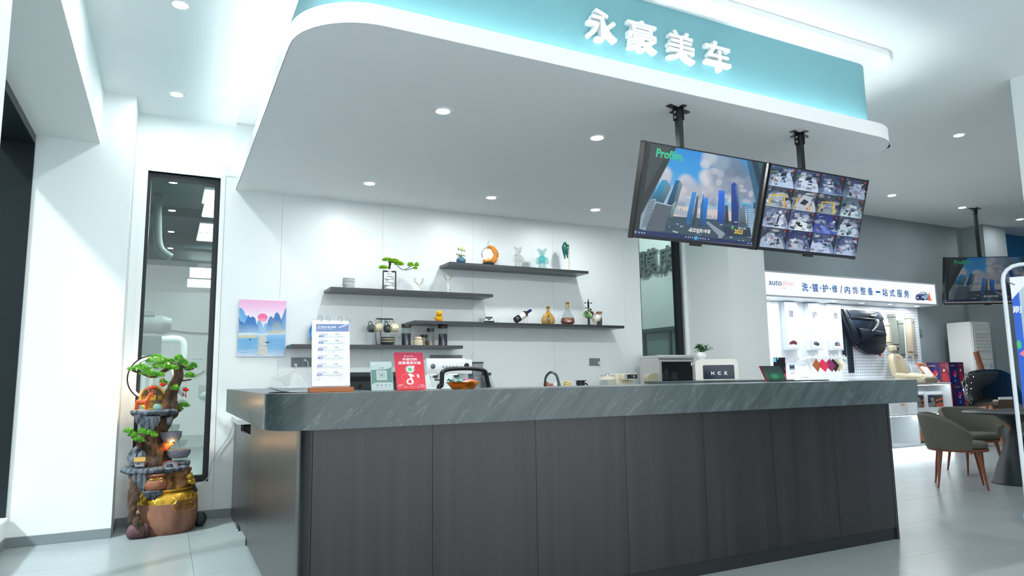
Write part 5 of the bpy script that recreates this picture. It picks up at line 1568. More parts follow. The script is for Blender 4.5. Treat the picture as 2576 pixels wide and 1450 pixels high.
obj('door_glass', MB().box(ox0+0.032, ox1-0.022, YO-0.003, YO+0.001, fz0+0.02, fz1-0.022), glass('smoked_door_glass', (190, 198, 200), 0.8, refl=0.1), fr)
S2 = Print((ox1-0.056, YO-0.0036, fz1-0.07), (0.026, 0, 0), (0, 0, 0.04)); S2.rect(0, 0, 1, 1, (232, 234, 232)); S2.rect(0.2, 0.3, 0.8, 0.4, (120, 120, 120)); S2.build('sticker', pr, fr)
stl = mat('cup_steel', (226, 230, 230), 0.25, metal=0.2)
zsh = ZW+0.2665
for k, (dx, dy, r, h, lb) in enumerate(((0.1, 0.1, 0.045, 0.09, 'steel cup upside down in the steriliser, left of the tall one'), (0.2, 0.12, 0.032, 0.13, 'tall steel beaker in the middle of the cup steriliser'), (0.3, 0.1, 0.045, 0.09, 'steel cup upside down in the steriliser, right of the tall one'))):
    o = obj('steel_cup', MB().lathe([(0, h), (r*0.75, h), (r*0.8, h-0.004), (r, 0.0), (r-0.003, 0.0), (r*0.72, h-0.008)], seg=20), stl, None, True)
    o.location = (ox0+dx, YO+dy, zsh); tag(o, lb, 'cup', 'cups in the steriliser')
o = obj('red_tea_tin', MB().box(-0.045, 0.045, -0.03, 0.03, 0, 0.085, 0.004), mat('tin_red', (176, 40, 36), 0.35)); o.location = (ox0+0.3, YO+0.24, ZW+0.267)
tag(o, 'red tin standing behind the steel cups in the steriliser', 'tin')
t = thing('beige_lamp_cover', 'beige plastic cover standing beside the cup steriliser', 'cover', (wx(1640, 985, 6.2), 6.2, ZW), w=True)
bx0, bx1 = wx(1629, 950, 6.2), wx(1657, 950, 6.2); bz = ony(1645, 940, 6.2).z
obj('cover', MB().prism([(x, 6.2, z) for x, z in rrect(bx0, bx1, ZW, bz, (0.0, 0.0, 0.01, 0.07), 6)], (0, 0.08, 0)), mat('khaki_plastic', (176, 172, 146), 0.4), t, True)
# small fridge with rounded door
ZSD = 1.152
_fp = ony(1803, 930, 5.3)
_fz = ony(1803, 903.5, 5.3).z-ZSD
_fr = -0.62
_fd = Vector((-sin(_fr), cos(_fr), 0))           # into the fridge
_fc = Vector((_fp.x, _fp.y, ZSD))+_fd*0.17
fw = 0.212
t = thing('mini_fridge', 'cream retro mini fridge with rounded edges and dark door panel', 'fridge', _fc, _fr)
fcr = mat('fridge_cream', (222, 220, 210), 0.3, coat=0.3)
obj('cabinet', MB().prism([(x, -0.14, z) for x, z in rrect(-fw+0.004, fw-0.004, 0, _fz-0.004, (0.01, 0.01, 0.05, 0.05), 8)], (0, 0.28, 0)), fcr, t, True)
dr = obj('door', MB().prism([(x, -0.17, z) for x, z in rrect(-fw, fw, 0.004, _fz, (0.01, 0.01, 0.055, 0.055), 8)], (0, 0.029, 0)), fcr, t, True)
obj('door_panel', MB().prism([(x, -0.1715, z) for x, z in rrect(-fw+0.075, fw-0.04, 0.015, _fz-0.062, (0.006, 0.006, 0.012, 0.012), 5)], (0, 0.0012, 0)), mat('navy_glass', (30, 44, 62), 0.12), dr)
S = Print((-0.055, -0.172, _fz*0.27), (0.16, 0, 0), (0, 0, 0.036))
S.text('H', 0.0, 0.0, 0.85, (226, 230, 230), 0.05); S.text('C', 0.4, 0.0, 0.85, (226, 230, 230), 0.05); S.text('K', 0.82, 0.0, 0.85, (226, 230, 230), 0.05)
S.build('lettering', pr, dr)
# plant on the fridge
_pp = ony(1765, 903, 5.42)
t = thing('potted_plant', 'small green plant in a round white pot on the mini fridge', 'plant', (_pp.x, 5.42, ZSD+_fz))
obj('pot', MB().lathe([(0, 0), (0.03, 0), (0.05, 0.022), (0.052, 0.045), (0.042, 0.07), (0.038, 0.072), (0.034, 0.064), (0, 0.062)], seg=26), porc, t, True)
rnd = random.Random(31)
for k in range(26):
    a = rnd.uniform(0, 2*pi); r = rnd.uniform(0.015, 0.06); h = rnd.uniform(0.085, 0.15)
    if k == 0: a, r, h = -0.05, 0.13, 0.12
    if k == 1: a, r, h = 0.1, 0.1, 0.11
    tip = Vector((r*cos(a), r*sin(a), h))
    st = obj('stem', MB().tube(smooth_path([(0, 0, 0.06), tip*0.5+Vector((0, 0, 0.03)), tip], 3), 0.0016, 5), leaf_d, t)
    for j in range(5):
        an = a+j*2*pi/5+rnd.uniform(-.3, .3)
        d = Vector((cos(an), sin(an), rnd.uniform(-0.9, 0.7))).normalized(); s_ = d.cross(Vector((0, 0, 1))).normalized()
        L = rnd.uniform(0.034, 0.05)
        B = MB()
        B.quad(tip, tip+d*L*0.5+s_*L*0.26+Vector((0, 0, 0.003)), tip+d*L, tip+d*L*0.5-s_*L*0.26+Vector((0, 0, 0.003)))
        obj('leaf', B, leaf_d, st)

# ================================================================ on the reception counter
# monitor seen from behind
t = thing('monitor', 'dark desktop monitor seen from behind, below the counter edge', 'monitor', (1.05, 4.1, 0.75), w=True)
mx0_, mx1_ = wx(878, 960, 4.1), wx(1003, 960, 4.1); mz = ony(940, 936.5, 4.1).z
mdk = mat('monitor_back', (40, 52, 54), 0.45)
obj('housing', MB().box(mx0_, mx1_, 4.1, 4.13, mz-0.3, mz, 0.004), mdk, t)
obj('vent_band', MB().box(mx0_+0.01, mx1_-0.01, 4.094, 4.1, mz-0.052, mz-0.026), mat('vent_black', (22, 30, 32), 0.7, bump=0.5, scale=200), t)
obj('logo_disc', MB().torus((wx(905, 970, 4.1), 4.099, mz-0.085), 0.009, 0.003, (0, 1, 0), 20, 6), scr_black, t, True)
obj('stand', MB().box((mx0_+mx1_)/2-0.03, (mx0_+mx1_)/2+0.03, 4.13, 4.15, 0.75, mz-0.1).box((mx0_+mx1_)/2-0.1, (mx0_+mx1_)/2+0.1, 4.06, 4.24, 0.75, 0.76), mdk, t)
# office chair behind the counter
t = thing('office_chair', 'black office chair, its arched back frame rising behind the counter', 'chair', (1.95, 4.75, 0), w=True)
YCH = 4.75
cz = lambda x, y: tuple(ony(x, y, YCH))
pts = [cz(1103, 985), cz(1110, 972), cz(1112, 945), cz(1113, 937), cz(1125, 930.5), cz(1148, 928), cz(1175, 927.5), cz(1200, 929), cz(1217, 933), cz(1222, 940), cz(1226, 960), cz(1229, 985)]
low = [(pts[0][0]-0.01, YCH, 0.66)]; hi = [(pts[-1][0]+0.01, YCH, 0.66)]
obj('back_frame', MB().tube(smooth_path(low+pts+hi, 5), 0.023, 10, squash=0.7), mat('chair_black_plastic', (18, 22, 24), 0.4), t, True)
hg = ony(1174, 920, YCH)
obj('hanger', MB().torus(hg, 0.014, 0.006, (0, 1, 0), 16, 6), scr_black, t, True)
B = MB(); xa, xb = pts[2][0]+0.012, pts[-3][0]-0.012; zt_ = pts[5][2]-0.012
for k in range(14):
    z = 0.64+(zt_-0.06-0.64)*k/13
    B.box(xa, xb, YCH-0.001, YCH+0.001, z, z+0.003)
xc = (pts[0][0]+pts[-1][0])/2
obj('seat', MB().box(xc-0.24, xc+0.24, YCH+0.02, YCH+0.5, 0.44, 0.51, 0.03), mat('chair_fabric', (26, 28, 30), 0.9), t, True); B.bm.free()
obj('gas_column', MB().cyl((xc, YCH+0.26, 0.08), (xc, YCH+0.26, 0.44), 0.025, seg=14), pole_m, t, True)
obj('spine', MB().tube([(xc, YCH+0.26, 0.43), (xc, YCH+0.02, 0.45), (xc, YCH+0.01, 0.66), (pts[0][0]+0.04, YCH, 0.66)], 0.015, 8).tube([(xc, YCH+0.01, 0.66), (pts[-1][0]-0.04, YCH, 0.66)], 0.015, 8), scr_black, t, True)
for k in range(5):
    a = 2*pi*k/5
    f = obj('base_arm', MB().cyl((xc, YCH+0.26, 0.1), (xc+0.28*cos(a), YCH+0.26+0.28*sin(a), 0.07), 0.02, 0.014, 8), scr_black, t, True)
    obj('castor', MB().cyl((xc+0.28*cos(a)-0.012, YCH+0.26+0.28*sin(a), 0.027), (xc+0.28*cos(a)+0.012, YCH+0.26+0.28*sin(a), 0.027), 0.027, seg=14), scr_black, f, True)

# papers
rnd = random.Random(2)
pp = ony(735, 979, 3.6)
for k in range(5):
    B = MB()
    w_, d_ = 0.105, 0.148
    nx = 8
    curl = 0.022 if k == 4 else (0.006 if k == 3 else 0.001)
    vs_ = [[B.bm.verts.new((-w_+2*w_*i/nx, -d_/2+d_*j, 0.0008*k+curl*max(0, (0.45-i/nx)/0.45)**2)) for j in (0, 1)] for i in range(nx+1)]
    for i in range(nx): B._face([vs_[i][0], vs_[i+1][0], vs_[i+1][1], vs_[i][1]])
    o = obj('paper_sheet', B, mat('paper_white', (236, 236, 240), 0.6), None, True)
    o.location = (wx(735, 979, 3.55)+rnd.uniform(-.012, .012), 3.58+rnd.uniform(-.01, .01), ZT+0.0006); o.rotation_euler = (0, 0, rnd.uniform(-.15, .15))
    tag(o, ('white paper sheet with a curled corner on top of the counter papers', 'white paper sheet in the loose pile left of the menu stand')[k < 4], 'paper', 'loose papers on the counter')

# menu stand
YM = 3.45
bx0, bx1 = wx(776, 980, YM), wx(887, 980, YM)
t = thing('menu_stand', 'white flip menu of car wash prices on an orange wooden base', 'menu', ((bx0+bx1)/2, YM, ZT), w=True)
owd = mat('orange_wood', (190, 112, 62), 0.45, var=0.15, scale=6, stretch=(1, 8, 8))
obj('wood_base', MB().box(bx0, bx1-0.0, YM-0.028, YM+0.028, ZT, ZT+0.023, 0.002), owd, t)
_bl = Vector((wx(784.5, 967, YM), YM, ZT+0.029)); _br = Vector((wx(880.5, 970, YM), YM, ZT+0.029))
hgt = 0.335; lean = radians(9)
_tl = _bl+Vector((0.004, sin(lean)*hgt, cos(lean)*hgt))
ux = (_br-_bl); uy = (_tl-_bl); nn = Vector((0, -cos(lean), sin(lean)))
pv = mat('menu_plastic', (238, 241, 243), 0.3)
for k in range(3):
    obj('leaf_page', MB().prism([_bl-nn*(0.001+0.003*k)+ux*0.006*k, _br-nn*(0.001+0.003*k)+ux*0.006*k, _br+uy-nn*(0.001+0.003*k)+ux*0.004*k, _tl-nn*(0.001+0.003*k)+ux*0.004*k], -nn*0.002), pv, t)
obj('back_board', MB().prism([_bl-nn*0.012+Vector((0, 0, -0.008)), _br-nn*0.012+Vector((0, 0, -0.008)), _br+uy*0.97-nn*0.012, _tl-uy*0.03-nn*0.012], -nn*0.003), mat('clear_acrylic_board', (214, 222, 226), 0.2), t)
for px in (806, 826, 856, 877):
    u = (wx(px, 807, YM+0.05)-_tl.x)/ux.length
    c_ = _tl+ux*u-uy*0.015-nn*0.006
    obj('ring', MB().torus(c_+Vector((0, 0, 0.012)), 0.0165, 0.0013, (1, 0.35, 0), 24, 6), mat('chrome', (190, 196, 198), 0.15, metal=1), t, True)
S = Sheet(_bl+nn*0.0006, _br+nn*0.0006, _tl+nn*0.0006, 0.00004)
def m5(x, y): return S.uv(780+x/7.25, 790+y/7.25)
def mr(x0, y0, x1, y1, col, up=True): S.poly([m5(x0, y1), m5(x1, y1), m5(x1, y0), m5(x0, y0)], col, up)
blu = (110, 132, 182); gr = (198, 204, 212); tx = (120, 132, 156)
mr(112, 188, 708, 320, blu); mr(131, 222, 137, 286, (236, 240, 246))
S.text('天天新车/美车套餐', *m5(146, 258), 0.034, (244, 246, 250), 0.008, w=0.48)
S.bars(m5(146, 280)[0], m5(146, 280)[1], m5(410, 280)[0], 0.011, (206, 216, 234), 2, 0.95)
for k_ in range(9):      # cursive flourish
    xa = 520+k_*17; ya = 262-k_*6
    S.poly([m5(xa, ya), m5(xa+6, ya), m5(xa+18, ya-26-10*(k_ % 3 == 0)), m5(xa+11, ya-26-10*(k_ % 3 == 0))], (240, 243, 250), k_ == 0)
    S.poly([m5(xa+11, ya-24), m5(xa+16, ya-26), m5(xa+24, ya-2), m5(xa+18, ya-2)], (240, 243, 250), False)
for i, (y, nm, prc, x0) in enumerate(((385, '微服体验套餐', '¥398', 165), (503, '标准洗护套餐', '¥888', 160), (628, '精致洗护套餐', '¥888', 150), (782, '天天新车年套餐', '¥2980', 143), (932, '天天美车年套餐', '¥4680', 136), (1086, '尊享VIP年套餐', '¥8888', 132))):
    S.text(nm, *m5(x0+4, y), 0.021, tx, 0.0, w=0.22)
    S.text(prc, *m5(x0+295, y-2), 0.024, tx, 0.0, w=0.1+0.02*(i > 2))
    S.bars(m5(x0+395, y)[0], m5(x0+395, y-6)[1], m5(x0+465, y)[0], 0.006, gr, i)
    mr(x0+60, y+10, x0+470, y+36, (216, 221, 228))
    S.poly([m5(x0-5, y+40), m5(x0+75, y+40), m5(x0+98, y+10), m5(x0-3, y+10)], (88, 112, 172))
    S.bars(m5(x0+15, y)[0], m5(x0, y+33)[1], m5(x0+70, y)[0], 0.01, (236, 240, 246), i+30)
    S.bars(m5(x0+340, y)[0], m5(x0, y+30)[1], m5(x0+455, y)[0], 0.009, (160, 170, 186), i+20)
    for rr_ in range(1 if i != 2 else 2):
        for (xa, xb) in ((0, 75), (180, 220), (250, 320), (420, 460)):
            if i == 0 and xa > 0: continue
            S.bars(m5(x0+xa, y)[0], m5(x0, y+70+rr_*26)[1], m5(x0+xb, y)[0], 0.007, (190, 197, 208), i+5+xa)
S.text('天天美车', *m5(102, 1214), 0.016, (150, 158, 172), 0.0, w=0.11)
S.bars(m5(440, 1210)[0], m5(440, 1210)[1], m5(610, 1210)[0], 0.005, (210, 214, 222), 77)
S.build('menu_print', prg, t)

# acrylic payment sign
def upright(bl_px, br_px, Y, hgt, lean, shift=0.0):
    bl = Vector((wx(*bl_px, Y), Y, ZT+0.002)); br = Vector((wx(*br_px, Y), Y-0.004, ZT+0.002))
    tl = bl+Vector((shift, sin(lean)*hgt, cos(lean)*hgt))
    return bl, br, tl
_bl, _br, _tl = upright((933, 981), (991, 981), 3.42, 0.155, radians(14))
t = thing('payment_sign', 'clear acrylic stand with a green and white scan-to-pay card', 'sign', ((_bl.x+_br.x)/2, 3.43, ZT), w=True)
uy = _tl-_bl; nn = (_br-_bl).cross(uy).normalized()
if nn.y > 0: nn = -nn
acr = glass('acrylic_sheet', (246, 250, 250), 0.97, refl=0.2)
e = (_br-_bl).normalized()*0.004
obj('card', MB().prism([_bl+e, _br-e, _br-e+uy*0.97, _bl+e+uy*0.97], -nn*0.001), mat('card_white', (240, 243, 243), 0.4), t)
for q in (0.003,):
    obj('acrylic_sheet', MB().prism([_bl+nn*q, _br+nn*q, _br+uy+nn*q, _bl+uy+nn*q], nn*0.0015), acr, t)
obj('foot', MB().box(_bl.x, _br.x, 3.42, 3.49, ZT, ZT+0.002), acr, t)
S = Sheet(_bl+e+nn*0.0004, _br-e+nn*0.0004, _bl+e+uy*0.97+nn*0.0004, 0.00003)
S.poly([(0.02, 0.2), (0.02, 0.72), (0.5, 0.72), (0.86, 0.76), (0.98, 0.82), (0.98, 0.28), (0.3, 0.28), (0.12, 0.26)], (84, 150, 132))
S.rect(0.26, 0.36, 0.74, 0.69, (244, 246, 246)); S.rect(0.31, 0.40, 0.69, 0.655, (214, 220, 220)); S.disc(0.5, 0.53, 0.05, 0.035, (84, 150, 132), 14)
S.bars(0.38, 0.785, 0.62, 0.035, (120, 126, 126), 6, 0.95); S.rect(0.36, 0.745, 0.6, 0.765, (150, 156, 156)); S.bars(0.06, 0.82, 0.24, 0.012, (170, 176, 176), 3)
for u, col in ((0.28, (40, 40, 44)), (0.47, (206, 70, 110)), (0.66, (70, 130, 210)), (0.84, (80, 170, 90))):
    S.disc(u, 0.185, 0.035, 0.024, col, 12); S.bars(u-0.05, 0.115, u+0.05, 0.012, (170, 174, 176), 9)
S.bars(0.18, 0.3, 0.8, 0.01, (180, 214, 202), 4); S.bars(0.3, 0.705, 0.7, 0.01, (180, 214, 202), 5)
S.build('card_print', pr, t)

# red sign with the music note
_bl, _br, _tl = upright((998.5, 978.5), (1071.5, 978.5), 3.46, 0.205, radians(16))
t = thing('red_sign', 'red acrylic counter sign with a white music note in a heart', 'sign', ((_bl.x+_br.x)/2, 3.47, ZT), w=True)
uy = _tl-_bl; ux = _br-_bl; nn = ux.cross(uy).normalized()
if nn.y > 0: nn = -nn
obj('plate', MB().prism([_bl+ux*u+uy*v for u, v in rrect(0, 1, 0, 1, 0.03, 3)], -nn*0.003), mat('red_acrylic', (206, 40, 60), 0.2), t)
obj('foot', MB().box(_bl.x+0.01, _br.x-0.01, 3.465, 3.53, ZT, ZT+0.003), mat('red_acrylic', (206, 40, 60), 0.2), t)
S = Sheet(_bl+nn*0.0003, _br+nn*0.0003, _tl+nn*0.0003, 0.00003)
S.grad(0.012, 0.01, 0.988, 0.99, [(240, 70, 76), (232, 48, 66), (226, 44, 62), (214, 40, 66), (168, 34, 74)])
wh = (248, 244, 246)
S.text('抖音生活服务', 0.4, 0.885, 0.026, (244, 214, 222), 0.01, w=0.26); S.disc(0.355, 0.895, 0.018, 0.013, wh, 10); S.rect(0.366, 0.895, 0.376, 0.925, wh)
S.text('抖音扫码', 0.27, 0.775, 0.075, wh, 0.012, w=0.5)
S.text('团套餐更优惠', 0.13, 0.675, 0.078, wh, 0.012, w=0.76)
# round scan badge left plain (no code), then heart and note
S.disc(0.5, 0.54, 0.16, 0.105, (226, 222, 220), 28); S.ring(0.5, 0.54, 0.15, 0.1, 0.16, (150, 140, 140), 24); S.disc(0.5, 0.54, 0.075, 0.048, (86, 186, 122), 20); S.disc(0.62, 0.61, 0.045, 0.03, (236, 232, 230), 12)
hp = []
for k in range(40):
    a = 2*pi*k/40
    hp.append((0.5+0.0185*16*sin(a)**3, 0.27+0.0125*(13*cos(a)-5*cos(2*a)-2*cos(3*a)-cos(4*a))))
S.poly([(0.5+(u-0.5)*1.05, 0.27+(v-0.27)*1.05) for u, v in hp], (248, 130, 140)); S.poly(hp, (236, 54, 70))
S.poly([(0.72, 0.42), (0.8, 0.39), (0.8, 0.33), (0.73, 0.31)], (250, 214, 222))
S.ring(0.47, 0.215, 0.125, 0.082, 0.42, wh, 26, -2.9+pi*0.0, 2.2); S.ring(0.47, 0.215, 0.125, 0.082, 0.42, wh, 12, 2.2, 3.5)
S.poly([(0.53, 0.2), (0.595, 0.2), (0.5, 0.42), (0.44, 0.42), (0.47, 0.36)], wh)
S.poly([(0.41, 0.41), (0.44, 0.38), (0.6, 0.335), (0.64, 0.36), (0.6, 0.385), (0.5, 0.43)], wh)
for (a, b, cc) in (((0.02, 0.06), (0.28, 0.155), (255, 180, 190)), ((0.98, 0.03), (0.72, 0.15), (236, 150, 220)), ((0.0, 0.1), (0.2, 0.15), (255, 220, 220)), ((1, 0.07), (0.8, 0.15), (255, 210, 220))):
    S.poly([a, (a[0]*0.5+b[0]*0.5, a[1]*0.5+b[1]*0.5+0.012), b, (a[0]*0.5+b[0]*0.5, a[1]*0.5+b[1]*0.5-0.008)], cc)
for u in (0.24, 0.46, 0.7):
    S.bars(u, 0.065, u+0.16, 0.018, (252, 214, 220), 8)
S.build('sign_print', prg, t)

# candy bowl
YBW = 3.5
t = thing('candy_bowl', 'wide amber glass bowl with faceted rim on the counter', 'bowl', (wx(1165, 977, YBW), YBW, ZT))
ambowl = mat('amber_bowl_glass', (226, 152, 62), 0.06, trans=0.85, ior=1.12, coat=0.4)
kb = mpp((1.6, YBW, 1.16))
R_ = 42*kb
obj('bowl', MB().lathe([(0, 0.002), (R_*0.62, 0.0), (R_*0.72, 0.006), (R_*0.86, 0.022), (R_*0.99, 0.034), (R_*1.04, 0.037), (R_*1.0, 0.039), (R_*0.84, 0.027), (R_*0.68, 0.01), (0, 0.006)], seg=32), ambowl, t, True)
cxb = wx(1165, 977, YBW)
rnd = random.Random(14)
cands = []
for k in range(22):
    a = k*2.4; r = R_*0.78*sqrt((k+0.5)/22)
    z = ZT+0.016+0.012*(1-(r/(R_*0.8))**2)*(1 if k < 11 else 1.6)+0.004*(k % 3)+0.012*(r/R_)
    cands.append((cxb+r*cos(a), YBW+r*sin(a)*0.95, z))
cols = [((60, 170, 196), 'turquoise'), ((206, 80, 150), 'pink'), ((236, 170, 40), 'yellow'), ((230, 232, 234), 'white'), ((60, 150, 136), 'green')]
for k, (x, y, z) in enumerate(cands):
    rgb, nm = cols[(k*3+k//5) % 5]
    B = MB().ball((0, 0, 0), 0.02, 0.012, 0.008, 12, 8)
    for s in (-1, 1):
        B.prism([(s*0.018, -0.003, -0.002), (s*0.032, -0.011, 0.003), (s*0.032, 0.011, -0.003), (s*0.018, 0.003, 0.002)], (0, 0, 0.0012))
    o = obj('wrapped_sweet', B, mat('wrapper_'+nm, rgb, 0.25, coat=0.3), None, True)
    o.location = (x, y, z+0.008); o.rotation_euler = (rnd.uniform(-.5, .5), rnd.uniform(-.4, .4), rnd.uniform(0, pi))
    tag(o, nm+' wrapped sweet in the amber glass bowl', 'sweet', 'wrapped sweets in the bowl')

# game box standing at the far end, and a tablet beside it
YGB = 3.62
gx0, gx1 = wx(1931, 960, YGB), wx(1975, 960, YGB); ghz = 0.115
t = thing('upright_box', 'thin upright green and black box with a red edge on the counter', 'box', ((gx0+gx1)/2, YGB, ZT), w=True)
ln = Vector((-0.012, 0.05, ghz)); w_ = Vector((gx1-gx0, -0.02, 0)); th = Vector((0.012, 0.026, 0))
o_ = Vector((gx0, YGB, ZT))
obj('case', MB().prism([o_, o_+w_, o_+w_+ln, o_+ln], th), mat('case_red', (190, 30, 50), 0.3), t)
S = Sheet(o_-Vector((0, 0.0004, 0)), o_+w_-Vector((0, 0.0004, 0)), o_+ln-Vector((0, 0.0004, 0)), 0.00003)
S.grad(0, 0, 1, 1, [(20, 34, 40), (30, 84, 62), (30, 74, 60), (34, 52, 54), (26, 34, 40)])
S.disc(0.5, 0.35, 0.22, 0.16, (34, 116, 74), 16); S.disc(0.5, 0.32, 0.13, 0.1, (40, 130, 80), 14)
for k in range(9):
    u = 0.05+k*0.11
    S.poly([(u-0.03, 0), (u+0.03, 0), (u, 0.12+0.1*((k*7) % 3))], (14, 22, 28), False)
S.build('front_print', prg, t)
t = thing('tablet', 'thin dark tablet lying on the counter beside the upright box', 'tablet', (wx(2020, 960, 3.6), 3.6, ZT), w=True)
tx0, tx1 = wx(1982, 962, 3.62), wx(2070, 958, 3.62)
obj('case', MB().prism([(x, y, ZT+0.0005) for x, y in rrect(tx0, tx1, 3.56, 3.70, 0.01, 3)], (0, 0, 0.006)), scr_black, t)
obj('glass', MB().prism([(x, y, ZT+0.0066) for x, y in rrect(tx0+0.006, tx1-0.006, 3.566, 3.694, 0.008, 3)], (0, 0, 0.0006)), mat('dark_screen_glass', (20, 26, 60), 0.08), t)
# ================================================================ feng shui fountain in the window corner
def F(px, py, Y=6.45): return ony(px, py, Y)
KF = mpp(F(400, 1150))
gv = mat('gilded_resin', (206, 162, 60), 0.32, metal=0.75, var=0.35, scale=14)
clay = mat('worn_red_clay', (152, 104, 82), 0.6, rgb2=(118, 80, 66), scale=5, stretch=(3, 3, 1), bump=0.25)
rock = mat('grey_rock_resin', (118, 126, 136), 0.8, rgb2=(34, 40, 46), scale=24, stretch=(1.4, 1.4, 0.6), bump=0.8)
rockb = mat('golden_rock_resin', (150, 104, 50), 0.7, rgb2=(62, 44, 30), scale=14, bump=0.7)
trunkm = mat('painted_trunk', (96, 68, 46), 0.75, rgb2=(26, 23, 21), scale=20, stretch=(2, 2, 0.5), bump=0.7)
mauve = mat('mauve_stone', (112, 76, 84), 0.6, rgb2=(84, 56, 60), scale=8, bump=0.4)
pine = mat('plastic_pine', (150, 214, 62), 0.5, rgb2=(52, 140, 54), scale=26)
PC = F(415, 1345, 6.50); PC.z = 0
fo = thing('fortune_fountain', 'tall tiered resin water fountain with gold pot, pine branches and light ring', 'fountain', (PC.x, 6.5, 0), w=True)
R = 0.238
zr = F(430, 1236, 6.30).z
zg = F(400, 1272, 6.27).z
prof_c = [(0, 0), (R*0.86, 0), (R*0.92, 0.02), (R*0.985, 0.08), (R*1.0, zg*0.6), (R*0.99, zg)]
obj('pot_body', MB().lathe(prof_c, (PC.x, 6.5, 0), 40), clay, fo, True)
prof_g = [(R*0.99, zg), (R*0.97, zg+0.03), (R*0.9, zg+(zr-zg)*0.62), (R*0.82, zr-0.022), (R*0.79, zr-0.012), (R*0.83, zr-0.006), (R*0.86, zr), (R*0.85, zr+0.008), (R*0.78, zr+0.01), (R*0.74, zr-0.004), (R*0.74, zr-0.05), (0, zr-0.05)]
cl = obj('gold_collar', MB().lathe(prof_g, (PC.x, 6.5, 0), 40), gv, fo, True)
# triangle ridges round the collar
B = MB()
for k in range(26):
    a0 = 2*pi*k/26; a1 = a0+pi/26
    for (aa, bb) in ((a0, a1), (a1, a1+pi/26)):
        up_first = aa == a0
        pa = (R*0.985, zg+0.012) if up_first else (R*0.9, zg+(zr-zg)*0.62)
        pb = (R*0.9, zg+(zr-zg)*0.62) if up_first else (R*0.985, zg+0.012)
        B.cyl((PC.x+(pa[0]+0.004)*cos(aa), 6.5+(pa[0]+0.004)*sin(aa), pa[1]), (PC.x+(pb[0]+0.004)*cos(bb), 6.5+(pb[0]+0.004)*sin(bb), pb[1]), 0.0026, seg=4)
obj('collar_ridges', B, gv, cl, kind='stuff')
# plaque
pa = -pi/2+radians(36)
pn = Vector((cos(pa), sin(pa), 0)); pu = Vector((-sin(pa), cos(pa), 0))
pzc = F(460, 1270, 6.33).z
pcn = Vector((PC.x, 6.5, 0))+pn*(R*1.0)+Vector((0, 0, pzc))
out = [(u*0.105, v*0.05) for u, v in ((-1, 0.35), (-0.86, 0.5), (-0.78, 0.9), (0.78, 0.9), (0.86, 0.5), (1, 0.35), (1, -0.35), (0.86, -0.5), (0.78, -0.9), (-0.78, -0.9), (-0.86, -0.5), (-1, -0.35))]
def bend(u, v, d): 
    a = pa+u/R
    return Vector((PC.x+(R+d)*cos(a), 6.5+(R+d)*sin(a), pzc+v))
pq = obj('plaque', MB().prism([bend(u, v, -0.004) for u, v in out], pn*0.012), clay, fo)
obj('plaque_rim', MB().tube([bend(u, v, 0.006)+pn*0.002 for u, v in out], 0.0045, 6, closed=True), gv, pq, True)
for ch, u in (('聚', -0.07), ('宝', -0.018), ('盆', 0.034)):
    obj('letter', letter_solid(ch, bend(u, -0.022, 0.0015)+pn*0.004, pu, (0, 0, 1), pn, 0.044, 0.006, 0.01, 0.042), gv, pq)
# rocks at the foot
B = MB().ball(F(345, 1335, 6.30)+Vector((0.01, 0, -0.005)), 0.085, 0.06, 0.075, 18, 12); B.noise(0.02, 14, 3)
for v in B.bm.verts: v.co.z = max(v.co.z, 0.001)
obj('foot_stone', B, mauve, fo, True)
B = MB().ball(Vector((PC.x+0.26, 6.56, 0.05)), 0.05, 0.06, 0.06, 14, 10); B.noise(0.015, 14, 8)
for v in B.bm.verts: v.co.z = max(v.co.z, 0.001)
obj('foot_stone', B, mat('dark_stone', (40, 48, 50), 0.6, bump=0.4), fo, True)
def trunk(name, pts, m, parent, seg=14, wob=0.3, ws=26, n=6):
    P = [F(x, y, Y) for x, y, Y, r in pts]; rr = [r*KF for x, y, Y, r in pts]
    return obj(name, MB().tube(smooth_path(P, n), smooth_vals(rr, n), seg, wob=wob, ws=ws), m, parent, True)
trunk('root', [(362, 1345, 6.27, 9), (350, 1325, 6.26, 9), (338, 1300, 6.27, 10), (334, 1270, 6.28, 9), (342, 1245, 6.29, 10), (338, 1215, 6.33, 9), (336, 1185, 6.38, 8)], trunkm, fo, 12, 0.5, 60)
trunk('root', [(328, 1315, 6.29, 7), (331, 1285, 6.3, 6), (326, 1260, 6.32, 6), (334, 1225, 6.33, 7)], trunkm, fo, 10, 0.5, 60)
trunk('root', [(352, 1318, 6.265, 5), (340, 1296, 6.265, 5), (350, 1288, 6.262, 5)], mat('pale_root', (150, 128, 96), 0.7, bump=0.4), fo, 10, 0.3, 60)
# trunk of the tree, lower and upper
trunk('trunk', [(400, 1235, 6.52, 42), (392, 1190, 6.52, 40), (386, 1160, 6.5, 36), (382, 1130, 6.5, 32), (380, 1105, 6.5, 28), (390, 1080, 6.5, 27), (404, 1060, 6.5, 25), (418, 1042, 6.52, 24), (428, 1022, 6.52, 21), (430, 995, 6.52, 18), (438, 972, 6.5, 14), (446, 950, 6.5, 12), (448, 933, 6.5, 11), (442, 924, 6.48, 9), (428, 922, 6.46, 6)], trunkm, fo, 18, 0.45, 22, 8)
trunk('branch', [(430, 924, 6.47, 5), (408, 936, 6.42, 5), (385, 948, 6.40, 4), (350, 938, 6.40, 3), (330, 932, 6.41, 2)], trunkm, fo, 8, 0.2)
trunk('branch', [(448, 935, 6.5, 5), (452, 920, 6.5, 4), (472, 930, 6.5, 2.5), (488, 928, 6.5, 1.5)], trunkm, fo, 8, 0.2)
trunk('branch', [(452, 955, 6.5, 4), (462, 958, 6.5, 2.5), (482, 955, 6.5, 1.5)], trunkm, fo, 8, 0.2)
